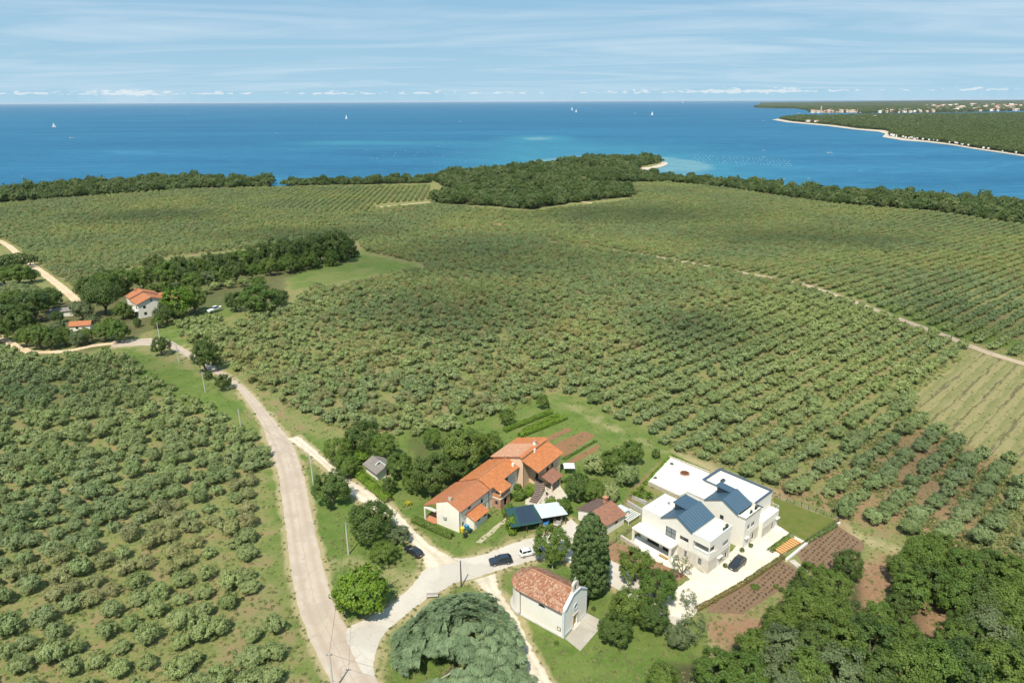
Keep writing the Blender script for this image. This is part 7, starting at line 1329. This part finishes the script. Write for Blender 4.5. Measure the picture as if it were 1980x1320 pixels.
# ================================================================ BOATS, BUOYS
def sailboat(x,y,hpx,label,ang):
    p=SP(x,y); m1=pxm(p); Hm=hpx*m1; L_=Hm*.75; t=thing('sailboat',label,'sailboat',(p[0],p[1],SEA+.1),ang); h=MB(); R=[]
    for s,w in ((-.5,.16),(-.25,.2),(.1,.19),(.35,.1),(.5,.01)): R.append([(s*L_,-w*L_*.8,.09*L_),(s*L_,0,-.02*L_),(s*L_,w*L_*.8,.09*L_)])
    for A_,B_ in zip(R,R[1:]): h.face([A_[0],A_[1],B_[1],B_[0]]); h.face([A_[1],A_[2],B_[2],B_[1]]); h.face([A_[2],A_[0],B_[0],B_[2]])
    h.face(R[0]); h.obj('hull',MAT['boat_white'],t); MB().tube([(0.05*L_,0,.08*L_),(0.05*L_,0,Hm)],L_*.012,6).obj('mast',MAT['frame_white'],t)
    for nm,q in (('mainsail',[(.04*L_,0,.18*L_),(-.46*L_,.04*L_,.18*L_),(.03*L_,0,Hm*.98)]),('jib',[(.48*L_,0,.12*L_),(.08*L_,.05*L_,.14*L_),(.06*L_,0,Hm*.9)])):
        c=MB(); c.face(q); c.face([(a,b_+.02*L_,c_) for a,b_,c_ in q][::-1]); c.obj(nm,MAT['canvas_white'],t)
for x,y,h,lb,a in [(105,249,10,'white sailboat farthest left on the open sea',.9),(670,229,9,'white sailboat on the sea above the left-centre olive fields',2.4),(1106,211,7,'left of the close pair of distant white sailboats',2.2),(1114,215,7,'right of the close pair of distant white sailboats',.7),(1261,221,8,'white sailboat left of the distant headland',2.3),(1320,198,4,'tiny sailboat on the horizon',2.2)]: sailboat(x,y,h,lb,a)
for x,y,L_,lb in [(139,268,9,'white motorboat below the leftmost sailboat'),(362,222,5,'small motorboat far out left of centre'),(535,257,5,'small white motorboat in the left middle of the sea'),(547,206,4,'tiny motorboat near the horizon left of centre'),(42,341,5,'small white boat close to the left shore wood'),(848,282,4,'small boat on the pale shallows'),(891,233,5,'reddish-white boat far out in the centre'),(1228,217,5,'small motorboat just left of the right-hand sailboat'),(1477,233,6,'white boat off the tip of the far peninsula'),(1604,296,10,'white motorboat crossing the bay near the far shore'),(1477,291,6,'small boat at the left of the mussel floats'),(1477,304,5,'second small boat below the left mussel floats'),(1516,346,5,'small boat between the mussel floats and the near wood'),(1564,345,6,'boat working at the middle of the mussel floats'),(1800,369,4,'tiny boat close above the right shore wood'),(1664,331,4,'tiny boat above the right-hand mussel floats'),(1545,219,7,'white ferry moored by the old town')]:
    p=SP(x,y); motorboat((p[0],p[1],SEA-.1),L_*pxm(p),random.uniform(-.5,.5)+math.pi,lb)
bm=MB().tube([(0,0,-.3),(0,0,.5),(0,0,.8)],[.8,.8,.35],8).mesh('mussel_buoy',MAT['boat_white']); bd=MB().tube([(0,0,-.3),(0,0,.5),(0,0,.8)],[.7,.7,.35],8).mesh('mussel_buoy',MAT['panel_dark'])
rs=random.Random(3); nb=0
for (x0,x1,y0,y1,sl,n,me,lb,gp,rows) in [(1335,1530,300,316,.05,105,bm,'small white float of the left mussel farm in the bay','white mussel floats in the bay',4),(1590,1845,333,358,.055,165,bd,'small dark float of the right mussel farm in the bay','dark mussel floats in the bay',5),(700,900,290,322,.0,28,bm,'white float off the left side of the headland','floats beside the headland',5)]:
    for k in range(n):
        u=rs.random() if n<60 else ((k//rows)/(n/rows)); v=(k%rows)/(rows-1) if rows>1 else .5; x=x0+(x1-x0)*u+rs.uniform(-2,2)+v*10; y=y0+(y1-y0)*v*.7+(x-x0)*sl+rs.uniform(-.7,.7); p=SP(x,y); o=ob('mussel_buoy',me,None,(p[0],p[1],SEA)); s=rs.uniform(.35,.8); o.scale=(s,s,s); tag(o,lb,'buoy',gp)
# ================================================================ DISTANT TOWN
hmats={}
for k,(wc,rc) in enumerate([((.62,.54,.46),(.46,.27,.19)),((.68,.65,.62),(.52,.36,.29)),((.58,.47,.38),(.44,.29,.22)),((.72,.71,.70),(.56,.48,.44))]):  # walls and roofs paled: distance haze is put into these colours
    wm=plain('far_wall',wc,.9,.1,.1); rm=plain('far_roof',rc,.9,.1,.1); m_=MB(); m_.prism([(-.5,-.35),(.5,-.35),(.5,.35),(-.5,.35)],0,.5,top=False); m_.face([(.5,-.35,.5),(.5,.35,.5),(.5,0,.72)]); m_.face([(-.5,.35,.5),(-.5,-.35,.5),(-.5,0,.72)]); nf=len(m_.f)
    m_.face([(-.54,-.4,.48),(.54,-.4,.48),(.54,0,.74),(-.54,0,.74)]); m_.face([(.54,.4,.48),(-.54,.4,.48),(-.54,0,.74),(.54,0,.74)]); me=m_.mesh('town_house',wm); me.materials.append(rm); me.polygons[nf].material_index=1; me.polygons[nf+1].material_index=1; hmats[k]=me
def town(n,x0,x1,yf,size,lb,gp,ks,nm='town_house',zf=-16.5,cat='house'):
    for _ in range(n):
        x=rs.uniform(x0,x1); y=yf(x,rs.random()); p=SP(x,y,zf); s=pxm(p)*rs.uniform(*size); me=hmats[rs.choice(ks)]; o=ob(nm,me,None,(p[0],p[1],zf),rs.uniform(-.5,.5)); o.scale=(s,s,s*rs.uniform(.8,1.3)); tag(o,lb,cat,gp)
town(60,1570,1652,lambda x,r:218.6-(4.2*r)*max(.2,1-abs(x-1612)/48),(4,6.5),'peach stone house packed on the far old-town promontory','old town on the far promontory',[0,2])
town(85,1655,1810,lambda x,r:219.8-5*r,(3.2,6),'pale house along the far harbour front','harbour front of the far town',[1,0,3])
town(155,1785,1990,lambda x,r:219-11.5*r,(3.2,6.5),'pale house with a red roof in the spread of the far town','spread of the far town',[0,1,2,3])
for x,y,lb in [(1562,237,'small pink house near the tip of the far peninsula'),(1578,238,'white house near the tip of the far peninsula'),(1650,230,'white house left of the peninsula centre'),(1668,233,'pair-roofed white house in the peninsula wood'),(1690,229,'small white villa right of the peninsula centre'),(1760,233,'white building in the peninsula wood'),(1775,245,'brownish building in the middle of the peninsula wood')]:
    p=SP(x,y,-16.9); s=pxm(p)*7; o=ob('far_house',hmats[1],None,(p[0],p[1],-13.),rs.uniform(-.4,.4)); o.scale=(s,s*.8,s*.7); tag(o,lb,'house')
p=SP(1587,216,-16.5); s=pxm(p); t=thing('bell_tower','pale bell tower rising over the far old town','tower',(p[0],p[1],-16.5)); w_=1.5*s; MB().box(-w_/2,w_/2,-w_/2,w_/2,0,9*s).obj('shaft',hmats[1].materials[0],t); r=MB(); 
for k in range(4): a0=math.pi/4+k*math.pi/2; a1=a0+math.pi/2; r.face([(w_*.75*math.cos(a0),w_*.75*math.sin(a0),9*s),(w_*.75*math.cos(a1),w_*.75*math.sin(a1),9*s),(0,0,12*s)])
r.obj('spire',hmats[1].materials[1],t)
# camp cabins and tents along the far beach
cm=hmats[3]
for k in range(46):
    x=rs.choice([rs.uniform(1722,1800),rs.uniform(1780,1975),rs.uniform(1725,1975)]); yb=np.interp(x,[1700,1740,1790,1840,1880,1930,1985],[258,270,274,280,287,294,302])-rs.uniform(1.2,4.5); p=SP(x,yb,-17); s=pxm(p)*rs.uniform(1.8,3.4); o=ob('beach_cabin',cm,None,(p[0],p[1],-16.),rs.uniform(-.6,.6)); o.scale=(s,s,s*1.3); tag(o,'small white cabin or caravan among the trees along the far beach','cabin','cabins along the far beach')
# stones piled on the left edge
p=G(12,551); o=MB(); 
for k in range(26): a,b_,c=rs.uniform(-7,7),rs.uniform(-3,3),rs.uniform(.5,1.3); o.tube([(a,b_,0),(a,b_,c*.6),(a+.1,b_,c*1.2)],[c,c*.9,c*.2],6)
tag(o.obj('stone_heap',MAT['stone_rubble'],None,tuple(p)),'pale heap of quarried stone at the left edge below the thickets','stones')
# ================================================================ AIR
hzm=bpy.data.materials.new('haze_air'); hzm.use_nodes=True; t=hzm.node_tree; t.nodes.remove(t.nodes['Principled BSDF']); pv=nd(t,'ShaderNodeVolumePrincipled'); pv.inputs['Color'].default_value=(.80,.88,.97,1); pv.inputs['Density'].default_value=1.2e-5; lk(t,pv.outputs[0],t.nodes['Material Output'].inputs['Volume'])
o=MB().box(-112000,112000,-2500,125000,-30,100).obj('haze',hzm); tag(o,kind='stuff')
